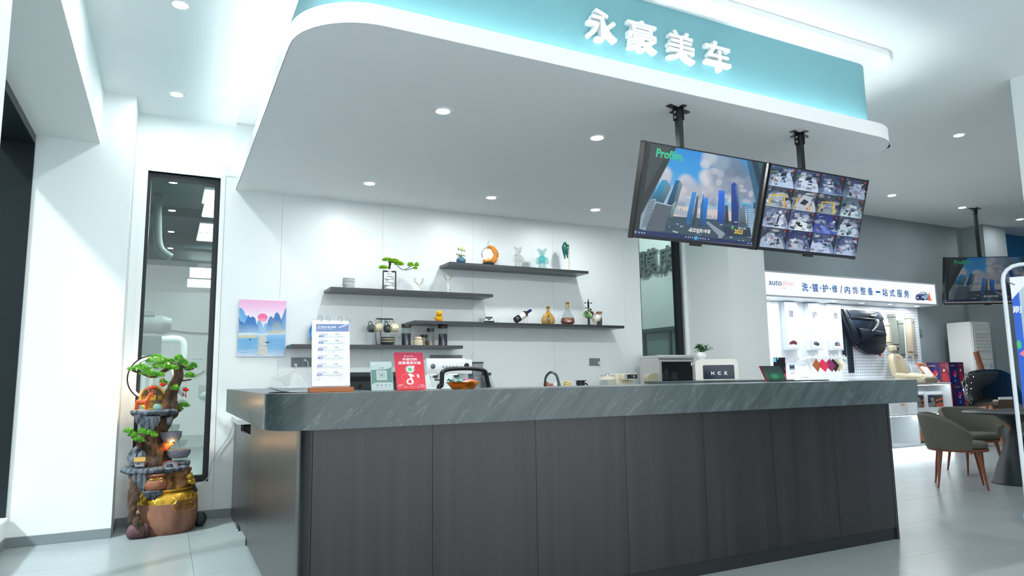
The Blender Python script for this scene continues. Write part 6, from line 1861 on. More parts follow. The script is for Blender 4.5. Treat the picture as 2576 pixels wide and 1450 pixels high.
trunk('branch', [(440, 1028, 6.5, 6), (446, 1035, 6.5, 5), (462, 1028, 6.5, 2)], trunkm, fo, 8, 0.2)
trunk('branch', [(352, 1128, 6.4, 5), (345, 1112, 6.38, 3), (330, 1098, 6.36, 1.5)], trunkm, fo, 8, 0.2)
trunk('branch', [(375, 1110, 6.36, 4), (365, 1100, 6.34, 3), (384, 1100, 6.33, 2)], trunkm, fo, 8, 0.2)
rnd = random.Random(77)
for (x, y, Y, rx, ry, n) in ((393, 908, 6.42, 24, 13, 300), (405, 924, 6.41, 22, 10, 260), (430, 928, 6.44, 17, 8, 180), (354, 928, 6.4, 20, 9, 220), (331, 931, 6.4, 9, 5, 80), (373, 941, 6.38, 18, 7, 200), (393, 945, 6.38, 18, 7, 200),
                             (427, 911, 6.45, 9, 7, 90), (450, 907, 6.5, 12, 12, 170), (463, 916, 6.5, 11, 9, 140), (486, 923, 6.5, 9, 8, 110), (474, 928, 6.5, 10, 5, 80), (478, 947, 6.5, 12, 8, 150), (462, 1022, 6.5, 14, 7, 140), (452, 1030, 6.5, 8, 4, 50),
                             (409, 961, 6.43, 7, 6, 60), (416, 967, 6.43, 6, 5, 50), (440, 979, 6.42, 9, 7, 110), (322, 1087, 6.36, 9, 7, 100), (333, 1096, 6.36, 9, 6, 90), (346, 1106, 6.35, 10, 6, 100), (356, 1110, 6.35, 6, 4, 50), (360, 1087, 6.34, 12, 7, 140), (376, 1092, 6.33, 12, 7, 140), (388, 1097, 6.33, 6, 5, 50)):
    p = F(x, y, Y)
    obj('pine_foliage', needles(MB(), p, rx*KF, rx*KF*0.8, ry*KF, n*2, 0.019, rnd, w=0.26), pine, fo, kind='stuff')
# rock terraces
def terrace(px, py, Y, rx, ry, th, seed, m=rock, n=28):
    c = F(px, py, Y); B = MB()
    rings = []
    for (z, k) in ((0, 0.92), (-th*0.25, 1.0), (-th*0.6, 0.97), (-th, 0.8)):
        rg = []
        for i in range(n):
            a = 2*pi*i/n
            w = 1+0.13*noise.noise(Vector((cos(a)*1.7+seed, sin(a)*1.7, z*30)))+0.05*noise.noise(Vector((cos(a)*6+seed, sin(a)*6, z*60)))
            rg.append(B.bm.verts.new((c.x+rx*k*w*cos(a), c.y+ry*k*w*sin(a), c.z+z)))
        rings.append(rg)
    for A, Q in zip(rings[:-1], rings[1:]):
        for i in range(n): B._face([A[i], A[(i+1) % n], Q[(i+1) % n], Q[i]])
    B._face(rings[0]); B._face(rings[-1][::-1])
    return B
t1 = obj('rock_terrace', terrace(386, 1031, 6.45, 54*KF, 0.15, 0.05, 1), rock, fo, True)
t2 = obj('rock_terrace', terrace(391, 1173, 6.45, 74*KF, 0.19, 0.05, 4), rock, fo, True)
t3 = obj('rock_terrace', terrace(449, 1160, 6.46, 28*KF, 0.09, 0.06, 8), rock, fo, True)
def drips(parent, spots, seed):
    for (x, y, Y, r, L) in spots:
        p = F(x, y, Y)
        obj('rock_drip', MB().tube([p, p+Vector((0.004, 0, -L*KF*0.4)), p+Vector((-0.002, 0.004, -L*KF*0.75)), p+Vector((0.004, 0.006, -L*KF))], [r*KF*1.1, r*KF, r*KF*0.7, r*KF*0.2], 9, wob=0.5, ws=70), rock, parent, True)
drips(t1, ((347, 1044, 6.36, 7, 24), (360, 1046, 6.34, 8, 34), (372, 1048, 6.33, 7, 44), (384, 1048, 6.32, 8, 40), (396, 1048, 6.33, 6, 26), (426, 1050, 6.36, 8, 20)), 1)
drips(t2, ((330, 1186, 6.38, 7, 22), (343, 1188, 6.32, 8, 52), (353, 1188, 6.30, 7, 56), (362, 1188, 6.30, 6, 50)), 2)
# rock apron hanging over the pot rim
dr_ = obj('rock_apron', terrace(384, 1234, 6.31, 24*KF, 0.05, 0.02, 11), rock, fo, True)
drips(dr_, tuple((365+k*6.3, 1236, 6.295, 4.5, (14, 20, 24, 22, 26, 17, 12)[k]) for k in range(7)), 3)
# golden rock pillars under the lower terrace
trunk('rock_pillar', [(446, 1236, 6.42, 22), (448, 1215, 6.42, 20), (452, 1195, 6.43, 22), (455, 1175, 6.44, 24)], rockb, fo, 16, 0.5, 40)
trunk('rock_pillar', [(421, 1238, 6.36, 12), (420, 1215, 6.37, 9), (423, 1195, 6.38, 11), (423, 1180, 6.4, 13)], rockb, fo, 14, 0.5, 45)
trunk('rock_spur', [(340, 1172, 6.42, 10), (335, 1150, 6.44, 11), (345, 1132, 6.46, 9), (362, 1122, 6.48, 8)], rock, fo, 12, 0.5, 40)
trunk('rock_spur', [(352, 1165, 6.44, 12), (356, 1148, 6.45, 13), (368, 1135, 6.47, 9)], rock, fo, 12, 0.5, 40)
trunk('amber_spur', [(405, 1132, 6.45, 12), (420, 1118, 6.43, 12), (434, 1110, 6.42, 9)], mat('amber_resin', (176, 92, 40), 0.45, rgb2=(110, 50, 24), scale=14, bump=0.4), fo, 14, 0.3, 40)
# bowls
slateb = mat('grey_bowl', (104, 104, 114), 0.6, bump=0.5, scale=60)
for (x, y, r, h) in ((430, 1111, 25, 24), (449, 1152, 28, 20)):
    c = F(x, y, 6.42)
    bo = obj('water_bowl', MB().lathe([(0, 0), (r*KF*0.72, 0), (r*KF*0.95, h*KF*0.45), (r*KF, h*KF), (r*KF*0.92, h*KF), (r*KF*0.86, h*KF*0.55), (0, h*KF*0.5)], c, 26, sy=0.85), slateb, fo, True)
    obj('water_surface', MB().lathe([(0, h*KF*0.8), (r*KF*0.9, h*KF*0.8)], c, 26, sy=0.84), mat('still_water', (150, 130, 100), 0.05, trans=0.3), bo)
for pts in (((430, 1066, 6.4), (433, 1078, 6.395), (435, 1092, 6.39)), ((448, 1104, 6.36), (451, 1118, 6.35), (453, 1134, 6.36)), ((438, 1094, 6.36), (447, 1104, 6.355))):
    obj('water_stream', MB().tube(smooth_path([F(*p) for p in pts], 4), 0.0035, 6), glass('falling_water', (246, 250, 250), 0.98, refl=0.6), fo, True)
# money bag
c = F(390, 1232, 6.32)
sack = mat('brown_sack', (140, 86, 62), 0.7, bump=0.3, scale=20)
bg = obj('money_bag', MB().lathe([(0, 0), (0.07, 0), (0.084, 0.022), (0.085, 0.05), (0.07, 0.075), (0.054, 0.084), (0.066, 0.1), (0.078, 0.115), (0.07, 0.124), (0.05, 0.112), (0, 0.1)], c, 24, sy=0.75).noise(0.008, 30, 2), sack, fo, True)
obj('gold_cord', MB().torus(c+Vector((0, 0, 0.084)), 0.057, 0.0045, (0, 0, 1), 24, 6, 0.78), gv, bg, True)
for s in (-1, 1):
    obj('bow_loop', MB().torus(c+Vector((0.03+s*0.012, -0.048, 0.078)), 0.012, 0.0035, (0.2*s, 1, 0), 14, 6), gv, bg, True)
# gold toad on the rim
c = F(476, 1220, 6.44)
tb = obj('gold_beast', MB().ball(c+Vector((0, 0, 0.03)), 0.045, 0.04, 0.032, 18, 12).ball(c+Vector((-0.004, -0.022, 0.068)), 0.034, 0.03, 0.028, 16, 10).ball(c+Vector((-0.03, -0.02, 0.012)), 0.02, 0.02, 0.016).ball(c+Vector((0.03, -0.02, 0.014)), 0.02, 0.02, 0.016)
         .ball(c+Vector((-0.018, -0.035, 0.092)), 0.01).ball(c+Vector((0.012, -0.035, 0.092)), 0.01).noise(0.008, 60, 4), gv, fo, True)
obj('beast_perch', MB().tube([F(470, 1255, 6.5), F(482, 1232, 6.48), F(478, 1220, 6.46)], [0.05, 0.045, 0.03], 12, wob=0.4, ws=40), trunkm, fo, True)
# house and bridge on the lower terrace
c = F(350, 1172, 6.33)
hs = obj('cottage', MB().box(c.x-0.03, c.x+0.034, c.y-0.02, c.y+0.03, c.z-0.006, c.z+0.034).prism([(c.x-0.03, c.y-0.02, c.z+0.034), (c.x-0.03, c.y+0.03, c.z+0.034), (c.x-0.03, c.y+0.005, c.z+0.052)], (0.064, 0, 0)), mat('cottage_wall', (150, 154, 160), 0.7), fo)
for s in (-1, 1):
    obj('roof', MB().prism([(c.x-0.038, c.y+0.005, c.z+0.06), (c.x-0.038, c.y+0.005+s*0.036, c.z+0.03), (c.x+0.042, c.y+0.005+s*0.036, c.z+0.03), (c.x+0.042, c.y+0.005, c.z+0.06)], (0, 0, 0.005)), mat('straw_roof', (176, 138, 70), 0.8, bump=0.6, scale=60), hs)
obj('cottage_window', MB().box(c.x-0.012, c.x+0.0, c.y-0.0215, c.y-0.0195, c.z+0.01, c.z+0.022), mat('cottage_red', (160, 70, 66), 0.7), hs)
c = F(427, 1176, 6.31)
B = MB(); op = []; ip = []
for k in range(13):
    a = pi*k/12
    op.append((c.x-0.058*cos(a), c.y, c.z+0.046*sin(a))); ip.append((c.x-0.026*cos(a), c.y, c.z+0.03*sin(a)))
B.prism(op+ip[::-1], (0, 0.05, 0))
bd = obj('bridge', B, mat('bridge_stone', (126, 128, 134), 0.8, bump=0.5), fo)
obj('bridge_rail', MB().tube([(x, y-0.001, z+0.004) for x, y, z in op], 0.0035, 6), mat('cottage_red', (160, 70, 66), 0.7), bd, True)
# lit ring
c = F(383, 951, 6.6)
ax_ = (CAM-c); ax_.z = 0; ax_ = (ax_.normalized()+Vector((-0.25, 0, 0))).normalized()
rr = 58*KF
B = MB(); B2 = MB()
a1 = Vector((0, 0, 1)); b1 = ax_.cross(a1).normalized()
N = 56
def rp(r, k, d): 
    a = 2*pi*k/N
    return c+b1*(r*cos(a))+a1*(r*sin(a))+ax_*d
for (r0, r1, d0, d1, BB) in ((rr*0.945, rr*1.01, -0.02, 0.02, B), (rr*0.885, rr*0.945, -0.014, 0.014, B2)):
    vr = [[BB.bm.verts.new(rp(r, k, d)) for r, d in ((r0, d0), (r1, d0), (r1, d1), (r0, d1))] for k in range(N)]
    for k in range(N):
        A, Q = vr[k], vr[(k+1) % N]
        for j in range(4): BB._face([A[j], A[(j+1) % 4], Q[(j+1) % 4], Q[j]])
rg = obj('ring_frame', B, mat('ring_dark_metal', (52, 50, 50), 0.35, metal=0.5), fo, True)
obj('ring_light', B2, mat('warm_white_led', (255, 244, 226), 0.4, emit=5.0), rg, True)
# big coin behind the deer
c = F(384, 1001, 6.5); n_ = Vector((0.22, -1, 0.05)).normalized()
u_ = Vector((0, 0, 1)).cross(n_).normalized()*-1
u_ = n_.cross(Vector((0, 0, 1))).normalized()*-1 if n_.cross(Vector((0, 0, 1))).x > 0 and False else Vector((0, 0, 1)).cross(n_).normalized()
if u_.x < 0: u_ = -u_
v_ = Vector((0, 0, 1))
cr_ = 30*KF
co = obj('coin', MB().lathe([(0, -0.03), (cr_*1.02, -0.03), (cr_*1.02, 0.004), (cr_*0.88, 0.004), (cr_*0.86, -0.002), (0, -0.002)], c, 36, axis=n_), gv, fo, True)
obj('coin_field', MB().lathe([(0, 0), (cr_*0.85, 0), (cr_*0.85, 0.001), (0, 0.001)], c-n_*0.0015, 36, axis=n_), mat('coin_dark', (70, 62, 36), 0.5), co)
obj('coin_square', MB().obox(c+n_*0.002, u_, n_, v_, cr_*0.24, 0.004, cr_*0.24), gv, co)
for ch, (du, dv) in (('招', (-0.17, 0.38)), ('財', (-0.17, -0.78)), ('進', (-0.76, -0.2)), ('寶', (0.36, -0.2))):
    obj('letter', letter_solid(ch, c+u_*(cr_*du)+v_*(cr_*dv), u_, v_, n_, cr_*0.4, 0.004, 0.0, cr_*0.38), gv, co)
# deer
dz = F(355, 1031, 6.36)
dm = mat('orange_red_resin', (196, 84, 40), 0.45)
def dl(x, y, Y=6.36): return F(x, y, Y)
B = MB().tube(smooth_path([dl(342, 1011), dl(347, 1011), dl(360, 1013), dl(368, 1009), dl(374, 1000), dl(378, 992), dl(383, 996), dl(386, 999)], 5), smooth_vals([2 * KF, 5.5*KF, 6*KF, 6*KF, 4*KF, 3.6*KF, 2.8*KF, 1.4*KF], 5), 12)
for (x0, x1, x2, yy) in ((345, 342, 339, 6.34), (348, 347, 347, 6.38), (366, 367, 367, 6.34), (369, 369, 369, 6.38)):
    B.tube(smooth_path([dl(x0, 1013, yy), dl(x1, 1022, yy), dl(x2, 1031, yy)], 3), smooth_vals([4*KF, 2.4*KF, 1.8*KF], 3), 8)
B.ball(dl(379, 989, 6.375), 3*KF, 1*KF, 1.4*KF)
de = obj('deer', B, dm, fo, True)
for s in (-1, 1):
    h = dl(377, 989, 6.36+0.006*s)
    main = smooth_path([h, h+Vector((-3, 3*s, 6))*KF, h+Vector((-7, 5*s, 10))*KF, h+Vector((-11, 5*s, 17))*KF], 4)
    B = MB().tube(main, smooth_vals([1.1*KF, 0.9*KF, 0.8*KF, 0.4*KF], 4), 6)
    for i, d in ((4, (2, 0, 8)), (7, (-6, 0, 3)), (8, (2, 0, 8))):
        B.cyl(main[i], main[i]+Vector(d)*KF, 0.8*KF, 0.3*KF, 6)
    obj('antler', B, mat('antler_pink', (206, 130, 130), 0.5), de, True)
# crystal ball
obj('crystal_ball', MB().ball(F(396, 1026, 6.34), 10*KF, u=12, v=8), mat('iridescent_crystal', (150, 206, 204), 0.05, trans=0.6, coat=0.8), fo)
# lanterns
lr = mat('lantern_red', (206, 20, 22), 0.4)
for (x, y, y0, Y, ts) in ((384, 976, 949, 6.37, 1), (409, 968, 946, 6.4, 0), (468, 981, 956, 6.49, 1)):
    p = F(x, y, Y); q = F(x, y0, Y)
    la = obj('lantern', MB().ball(p, 7.5*KF, 7.5*KF, 4.6*KF, 16, 10), lr, fo, True)
    obj('lantern_cap', MB().cyl(p+Vector((0, 0, 4*KF)), p+Vector((0, 0, 6.4*KF)), 3*KF, seg=10), gv, la, True)
    obj('lantern_cap', MB().cyl(p-Vector((0, 0, 6.2*KF)), p-Vector((0, 0, 4*KF)), 2.6*KF, seg=10), gv, la, True)
    obj('lantern_string', MB().cyl(p+Vector((0, 0, 6*KF)), q, 0.0016, seg=5), gv, la)
    if ts:
        obj('tassel', MB().tube([p-Vector((0, 0, 6.5*KF)), p-Vector((0.002, 0, 12*KF)), p-Vector((-0.002, 0, 20*KF))], [1.0*KF, 1.6*KF, 2*KF], 8), mat('tassel_red', (200, 60, 66), 0.7), la, True)
# its own warm spotlights
for (x, y, Y, w) in ((352, 1018, 6.44, 0.6), (402, 1196, 6.36, 0.9), (432, 1122, 6.36, 0.5)):
    ld = bpy.data.lights.new('fountain_light', 'POINT'); ld.energy = w; ld.color = (1.0, 0.62, 0.25); ld.shadow_soft_size = 0.012
    lo = bpy.data.objects.new('fountain_light', ld); COL.objects.link(lo); lo.parent = fo; lo.matrix_parent_inverse = Matrix.Translation(-Vector(fo.location)); lo.location = F(x, y, Y)

# sockets and adapters on the side of the pilaster
XP = -0.328
t = thing('wall_socket', 'white wall socket with stacked black adapters beside the fountain', 'socket', onx(313, 1150, XP), w=True)
def xq(x, y): return onx(x, y, XP)
a = xq(318, 1120); b = xq(318, 1136)
obj('socket_plate', MB().box(XP-0.001, XP+0.01, a.y-0.04, a.y+0.045, b.z, a.z, 0.002), porc, t)
for (y0, y1, dy) in ((1137, 1150, -0.01), (1164, 1178, -0.035)):
    p0, p1 = xq(312, y0), xq(312, y1)
    obj('adapter', MB().box(XP+0.001, XP+0.06, p0.y-0.06+dy, p0.y+0.035, p1.z, p0.z, 0.005), scr_black, t)
p0, p1 = xq(312, 1150), xq(312, 1164)
obj('lower_plate', MB().box(XP-0.001, XP+0.01, p0.y-0.05, p0.y+0.04, p1.z, p0.z), porc, t)
obj('cable', MB().tube(smooth_path([onx(314, 1178, XP+0.03), onx(320, 1205, XP+0.03), onx(326, 1230, XP+0.03), onx(327, 1260, XP+0.04)], 4), 0.004, 6), scr_black, t, True)
# white lead along the wall from the worktop to the fountain
P = [(594, 1046, 6.80), (588, 1062, 6.82), (577, 1090, 6.83), (570, 1105, 6.835), (545, 1140, 6.835), (532, 1165, 6.835), (527, 1190, 6.835), (520, 1206, 6.83), (497, 1221, 6.7)]
o = obj('power_lead', MB().tube(smooth_path([ony(*p) for p in P], 5), 0.004, 6), mat('lead_grey_white', (206, 212, 214), 0.5), None, True)
tag(o, 'thin white lead hanging from the worktop down to the fountain', 'cable')
# ================================================================ display wall on the right
dsw = mat('display_white', (232, 237, 240), 0.35)
dpr = printmat('backlit_print', emit=0.46)
YD = 6.6
SX0, SX1, SZ0, SZ1 = 6.62, 10.972, 2.272, 2.585
sgn = thing('display_sign_box', 'long backlit white sign box with blue Chinese lettering over the display wall', 'sign', (8.8, 6.8, SZ0), w=True)
obj('box', MB().box(SX0, SX1, YD+0.012, 7.045, SZ0-0.02, SZ1+0.02), dsw, sgn)
fb = MB().box(SX0, SX1, YD, YD+0.012, SZ1, SZ1+0.02).box(SX0, SX1, YD, YD+0.012, SZ0-0.02, SZ0).box(SX1-0.03, SX1, YD, YD+0.012, SZ0, SZ1)
obj('frame', fb, mat('sign_frame_grey', (196, 204, 212), 0.4), sgn)
S = Sheet((SX0, YD+0.006, SZ0), (SX1-0.03, YD+0.006, SZ0), (SX0, YD+0.006, SZ1), 0.00005)
def s5(x, y): return S.uv(1900+x/4.531, 660+y/4.531)
S.rect(0, 0, 1, 1, (250, 252, 253))
def stext(t, x0, y0, x1, y1, col, bold=0.0):
    a = s5(x0, y1); b = s5(x1, y1); c = s5(x0, y0)
    S.text(t, a[0], a[1], abs(c[1]-a[1]), col, bold, w=b[0]-a[0])
hh = 0.0
stext('auto', 157, 205, 302, 258, (60, 104, 150), 0.01)
stext('zkin', 310, 205, 438, 262, (240, 192, 186), 0.0)
S.bars(s5(258, 300)[0], s5(258, 302)[1], s5(350, 300)[0], 0.09, (206, 210, 202), 5)
blue = (40, 104, 168)
for ch, xa, xb, ya, yb in (('洗', 535, 603, 236, 328), ('·', 622, 634, 283, 296), ('镀', 652, 718, 243, 334), ('·', 738, 750, 288, 301), ('护', 768, 830, 252, 340), ('·', 848, 860, 295, 308), ('修', 878, 936, 260, 346), ('/', 972, 990, 268, 350),
                           ('内', 1022, 1080, 272, 356), ('饰', 1110, 1170, 278, 362), ('整', 1200, 1258, 284, 368), ('备', 1285, 1340, 290, 374), ('一', 1374, 1422, 332, 346), ('站', 1452, 1508, 302, 386), ('式', 1536, 1590, 310, 392), ('服', 1618, 1672, 316, 396), ('务', 1698, 1752, 320, 402)):
    stext(ch, xa, ya, xb, yb, blue, 0.022 if ch not in '整饰' else 0.012)
def carpic(S, f, k=1.0):
    """little picture of a car with an orange mitt"""
    for pts, col in ((((0, 60), (10, 30), (40, 22), (60, 0), (110, 0), (135, 22), (150, 60), (140, 92), (20, 96), (4, 84)), (70, 92, 130)),
                     (((44, 22), (62, 4), (104, 4), (124, 24)), (196, 214, 232)), (((6, 56), (40, 44), (70, 50), (66, 84), (14, 84)), (40, 56, 90)),
                     (((70, 50), (130, 30), (146, 58), (120, 84), (72, 84)), (150, 172, 204)), (((14, 60), (34, 56), (36, 72), (16, 74)), (224, 232, 240)),
                     (((140, 90), (150, 14), (160, 14), (172, 70), (190, 96), (150, 100)), (214, 110, 84))):
        S.poly([f(x*k, y*k) for x, y in pts], col)
    S.disc(*f(84*k, 84*k), abs(f(14*k, 0)[0]-f(0, 0)[0]), abs(f(0, 14*k)[1]-f(0, 0)[1]), (24, 30, 44), 14)
carpic(S, lambda x, y: s5(1822+x, 340+y))
S.build('sign_face', dpr, sgn)
for px, py in ((1935, 747), (2018, 753), (2100, 758), (2168, 762), (2239, 766), (2306, 770)):
    p = onz(px, py, SZ0-0.02)
    dl_ = obj('spot_lens', MB().lathe([(0, -0.004), (0.034, -0.004), (0.034, 0), (0, 0)], (p.x, p.y, SZ0-0.021), 20), mat('spot_lens_lit', (255, 255, 255), 0.4, emit=9), sgn)
    obj('spot_ring', MB().lathe([(0.034, -0.006), (0.044, -0.006), (0.046, 0), (0.034, 0)], (p.x, p.y, SZ0-0.0205), 20), trim_m, dl_, True)
    ld = bpy.data.lights.new('sign_spot', 'AREA'); ld.shape = 'DISK'; ld.size = 0.06; ld.energy = 4.0; ld.color = (0.92, 0.97, 1.0)
    lo = bpy.data.objects.new('sign_spot', ld); COL.objects.link(lo); lo.location = (p.x, p.y, SZ0-0.03); lo.parent = sgn; lo.matrix_parent_inverse = Matrix.Translation(-Vector(sgn.location))

# backing boards
bk = thing('display_backing', 'white display backing panels behind the light boxes', 'panel', (7.9, 7.02, 1.03), w=True)
for a, b in ((6.62, 7.75), (7.75, 8.35), (8.35, 9.14)):
    obj('panel', MB().box(a+0.001, b-0.001, 7.02, 7.045, 1.04, SZ0-0.022), dsw, bk)
pg_ = thing('pegboard', 'white perforated pegboard carrying car trim parts', 'pegboard', (10.1, 7.02, 1.04), w=True)
obj('board', MB().box(9.145, 11.085, 7.015, 7.045, 1.04, SZ0-0.022), mat('pegboard_white', (224, 231, 238), 0.4), pg_)
B = MB()
for i in range(42):
    for j in range(26):
        x = 9.18+i*0.0455; z = 1.07+j*0.0455
        if z < SZ0-0.04 and x < 11.07:
            B.quad(*[(x+0.009*cos(a), 7.0146, z+0.009*sin(a)) for a in (0, pi/3, 2*pi/3, pi, 4*pi/3, 5*pi/3)])
obj('peg_holes', B, mat('hole_dark', (84, 96, 108), 0.8), pg_, kind='stuff')

# three light boxes
lbx = [(7.925, 8.135, '镀', 0), (8.412, 8.622, '护', 1), (8.872, 9.082, '修', 2)]
for x0, x1, ch, k in lbx:
    z0, z1 = 1.573, 2.21
    t = thing('light_box', ('narrow wall light box with a red car picture', 'narrow wall light box with a grey sports car picture', 'narrow wall light box with a car and orange mitt picture')[k], 'light box', ((x0+x1)/2, 6.98, z0), group='narrow wall light boxes', w=True)
    obj('case', MB().box(x0-0.02, x1+0.02, 6.935, 7.018, z0-0.03, z1+0.03, 0.003), mat('light_box_case', (196, 204, 212), 0.4), t)
    S = Print((x0, 6.9345, z0), (x1-x0, 0, 0), (0, 0, z1-z0))
    S.rect(0, 0, 1, 1, (250, 252, 254)); S.text(ch, 0.28, 0.7, 0.15, (50, 84, 136), 0.008, w=0.42); S.bars(0.06, 0.95, 0.25, 0.008, (190, 200, 210), k)
    if k != 1: S.bars(0.3, 0.73, 0.36, 0.06, (214, 110, 120), 1)
    if k == 0:
        S.poly([(0.12, 0.1), (0.16, 0.13), (0.3, 0.14), (0.42, 0.165), (0.66, 0.165), (0.86, 0.13), (0.88, 0.09), (0.8, 0.08), (0.2, 0.085)], (122, 40, 60)); S.poly([(0.36, 0.14), (0.44, 0.16), (0.64, 0.16), (0.72, 0.14)], (60, 60, 84))
        for u in (0.24, 0.76): S.disc(u, 0.085, 0.06, 0.02, (30, 40, 56), 12)
    elif k == 1:
        S.poly([(0.2, 0.08), (0.22, 0.14), (0.4, 0.165), (0.56, 0.14), (0.78, 0.11), (0.76, 0.06), (0.5, 0.055)], (66, 92, 120)); S.poly([(0.26, 0.14), (0.4, 0.158), (0.5, 0.138), (0.34, 0.125)], (190, 206, 220))
        S.disc(0.6, 0.075, 0.07, 0.024, (30, 40, 56), 12)
    else:
        carpic(S, lambda x, y: (0.16+x/190*0.62, 0.16-y/100*0.11))
    S.build('lit_face', dpr, t)

# posters behind the counter
def wallsheet(name, label, cat, x0, y0, x1, y1, Y=7.018, th=0.004):
    a = ony(x0, y1, Y); b = ony(x1, y1, Y); c = ony(x0, y0, Y)
    X0, X1, Z0, Z1 = (a.x+c.x)/2, b.x, a.z, c.z
    t = thing(name, label, cat, ((X0+X1)/2, Y, Z0), w=True)
    obj('board', MB().box(X0, X1, Y-th, Y, Z0, Z1), dsw, t)
    return t, Sheet((X0, Y-th-0.0004, Z0), (X1, Y-th-0.0004, Z0), (X0, Y-th-0.0004, Z1))
t, S = wallsheet('dark_poster', 'black poster with red and turquoise shapes on the display panel', 'poster', 1946, 900, 1978, 956)
S.rect(0, 0, 1, 1, (22, 20, 28)); S.rect(0, 0.8, 0.24, 0.98, (90, 190, 214)); S.disc(0.38, 0.95, 0.05, 0.04, (210, 220, 220), 10)
S.poly([(1, 0.0), (0.8, 0.1), (0.86, 0.26), (1, 0.3)], (176, 50, 66)); S.poly([(1, 0.4), (0.84, 0.46), (0.9, 0.56), (1, 0.54)], (120, 30, 70)); S.poly([(0.9, 0.82), (1, 0.88), (1, 0.72)], (150, 30, 60))
S.build('poster_print', pr, t)
t, S = wallsheet('info_poster', 'white information poster with small print and two dark samples', 'poster', 1979, 900, 2037, 956)
S.rect(0, 0, 1, 1, (236, 241, 245))
S.rect(0.1, 0.42, 0.36, 0.68, (150, 170, 192)); S.rect(0.14, 0.5, 0.22, 0.62, (28, 32, 46)); S.rect(0.24, 0.5, 0.32, 0.63, (28, 32, 46))
S.rect(0.17, 0.25, 0.22, 0.33, (150, 160, 168)); S.rect(0.25, 0.25, 0.3, 0.33, (150, 160, 168))
for (u0, v, u1, h, c) in ((0.01, 0.92, 0.1, 0.05, (130, 140, 150)), (0.3, 0.9, 0.45, 0.015, (170, 180, 188)), (0.01, 0.83, 0.42, 0.02, (190, 198, 206)), (0.01, 0.76, 0.4, 0.02, (190, 198, 206)), (0.5, 0.92, 0.58, 0.05, (130, 140, 150)),
                          (0.5, 0.86, 0.92, 0.018, (176, 186, 194)), (0.5, 0.81, 0.9, 0.018, (176, 186, 194)), (0.5, 0.76, 0.8, 0.018, (186, 194, 202)), (0.52, 0.67, 0.88, 0.03, (150, 160, 170)), (0.52, 0.62, 0.86, 0.02, (150, 160, 170)), (0.15, 0.06, 0.45, 0.04, (200, 206, 212)), (0.64, 0.08, 0.95, 0.05, (160, 170, 176))):
    S.bars(u0, v, u1, h, c, int(v*100), 0.9)
S.disc(0.09, 0.07, 0.03, 0.04, (240, 200, 206), 12); S.disc(0.57, 0.07, 0.03, 0.04, (240, 200, 206), 12)
S.build('poster_print', pr, t)

# swatch rail with leather samples
ra, rb = ony(2037, 900, 6.92), ony(2127, 900, 6.92)
t = thing('swatch_rail', 'white hook rail for leather samples', 'rail', ((ra.x+rb.x)/2, 6.95, ra.z), w=True)
obj('rail', MB().box(ra.x, rb.x, 6.91, 6.935, ra.z-0.014, ra.z+0.014, 0.003).box(ra.x+0.02, ra.x+0.05, 6.935, 7.019, ra.z-0.012, ra.z+0.012).box(rb.x-0.05, rb.x-0.02, 6.935, 7.019, ra.z-0.012, ra.z+0.012), dsw, t)
for px in (2051, 2065, 2081, 2091, 2101, 2113, 2122):
    q = ony(px, 899, 6.91)
    obj('hook', MB().tube(smooth_path([(q.x, 6.92, ra.z+0.02), (q.x+0.005, 6.9, ra.z+0.035), (q.x, 6.885, ra.z), (q.x, 6.89, ra.z-0.03)], 4), 0.005, 6), dsw, t, True)
for lb, rgb, px, yawd, s in (('tan brown', (176, 104, 66), 2052, 10, 0.18), ('bright red', (206, 30, 70), 2067, 62, 0.18), ('magenta', (136, 40, 92), 2085, 42, 0.18), ('black', (22, 22, 26), 2094, 48, 0.18), ('khaki beige', (196, 180, 140), 2102, 58, 0.18), ('ivory white', (228, 226, 216), 2115, 42, 0.18)):
    q = ony(px, 902, 6.88)
    B = MB(); n = 5
    h = s*0.72
    pts = [(0, 0), (h*0.62, -h*0.78), (0.03, -h*1.5), (-h*0.55, -h*0.7)]
    B.prism([(u, 0.012*sin(-v*9)+0.004*u/h, v) for u, v in pts], (0, 0.0035, 0))
    o = obj('leather_swatch', B, mat('leather_'+lb.replace(' ', '_'), rgb, 0.45, bump=0.3, scale=200))
    o.location = (q.x, 6.872, ra.z-0.018); o.rotation_euler = (0, 0, -radians(yawd))
    tag(o, lb+' leather sample hanging by its corner from the white rail', 'leather sample', 'leather samples on the rail')

# car door card
YDR = 6.97
blk = mat('door_black_vinyl', (26, 32, 40), 0.32, bump=0.1, scale=300)
blk2 = mat('door_black_gloss', (30, 38, 48), 0.18)
def d9(x, y, Y=YDR-0.05): return ony(2090+x/9.06, 770+y/9.06, Y)
t = thing('car_door_panel', 'black car door trim panel hung on the pegboard', 'door panel', d9(800, 1110), w=True)
out = [(262, 65), (600, 95), (1100, 135), (1150, 200), (1200, 330), (1250, 560), (1275, 720), (1270, 900), (1240, 1020), (1180, 1090), (1100, 1110), (850, 1110), (770, 1070), (600, 950), (560, 890), (480, 740), (380, 520), (290, 310), (250, 180)]
B = MB(); B.prism([d9(x, y) for x, y in out], (0, 0.05, 0))
es = [e for e in B.bm.edges if all(abs(v.co.y-(YDR-0.05)) < 1e-5 for v in e.verts)]
bmesh.ops.bevel(B.bm, geom=es, offset=0.015, segments=3, profile=0.5, affect='EDGES')
obj('panel_body', B, blk, t, True)
def dpatch(name, pts, th, m, par=t, bev=0.01):
    B = MB(); B.prism([d9(x, y) for x, y in pts], (0, -th, 0))
    es = [e for e in B.bm.edges if all(abs(v.co.y-(YDR-0.05-th)) < 1e-5 for v in e.verts)]
    if bev: bmesh.ops.bevel(B.bm, geom=es, offset=bev, segments=3, profile=0.5, affect='EDGES')
    return obj(name, B, m, par, True)
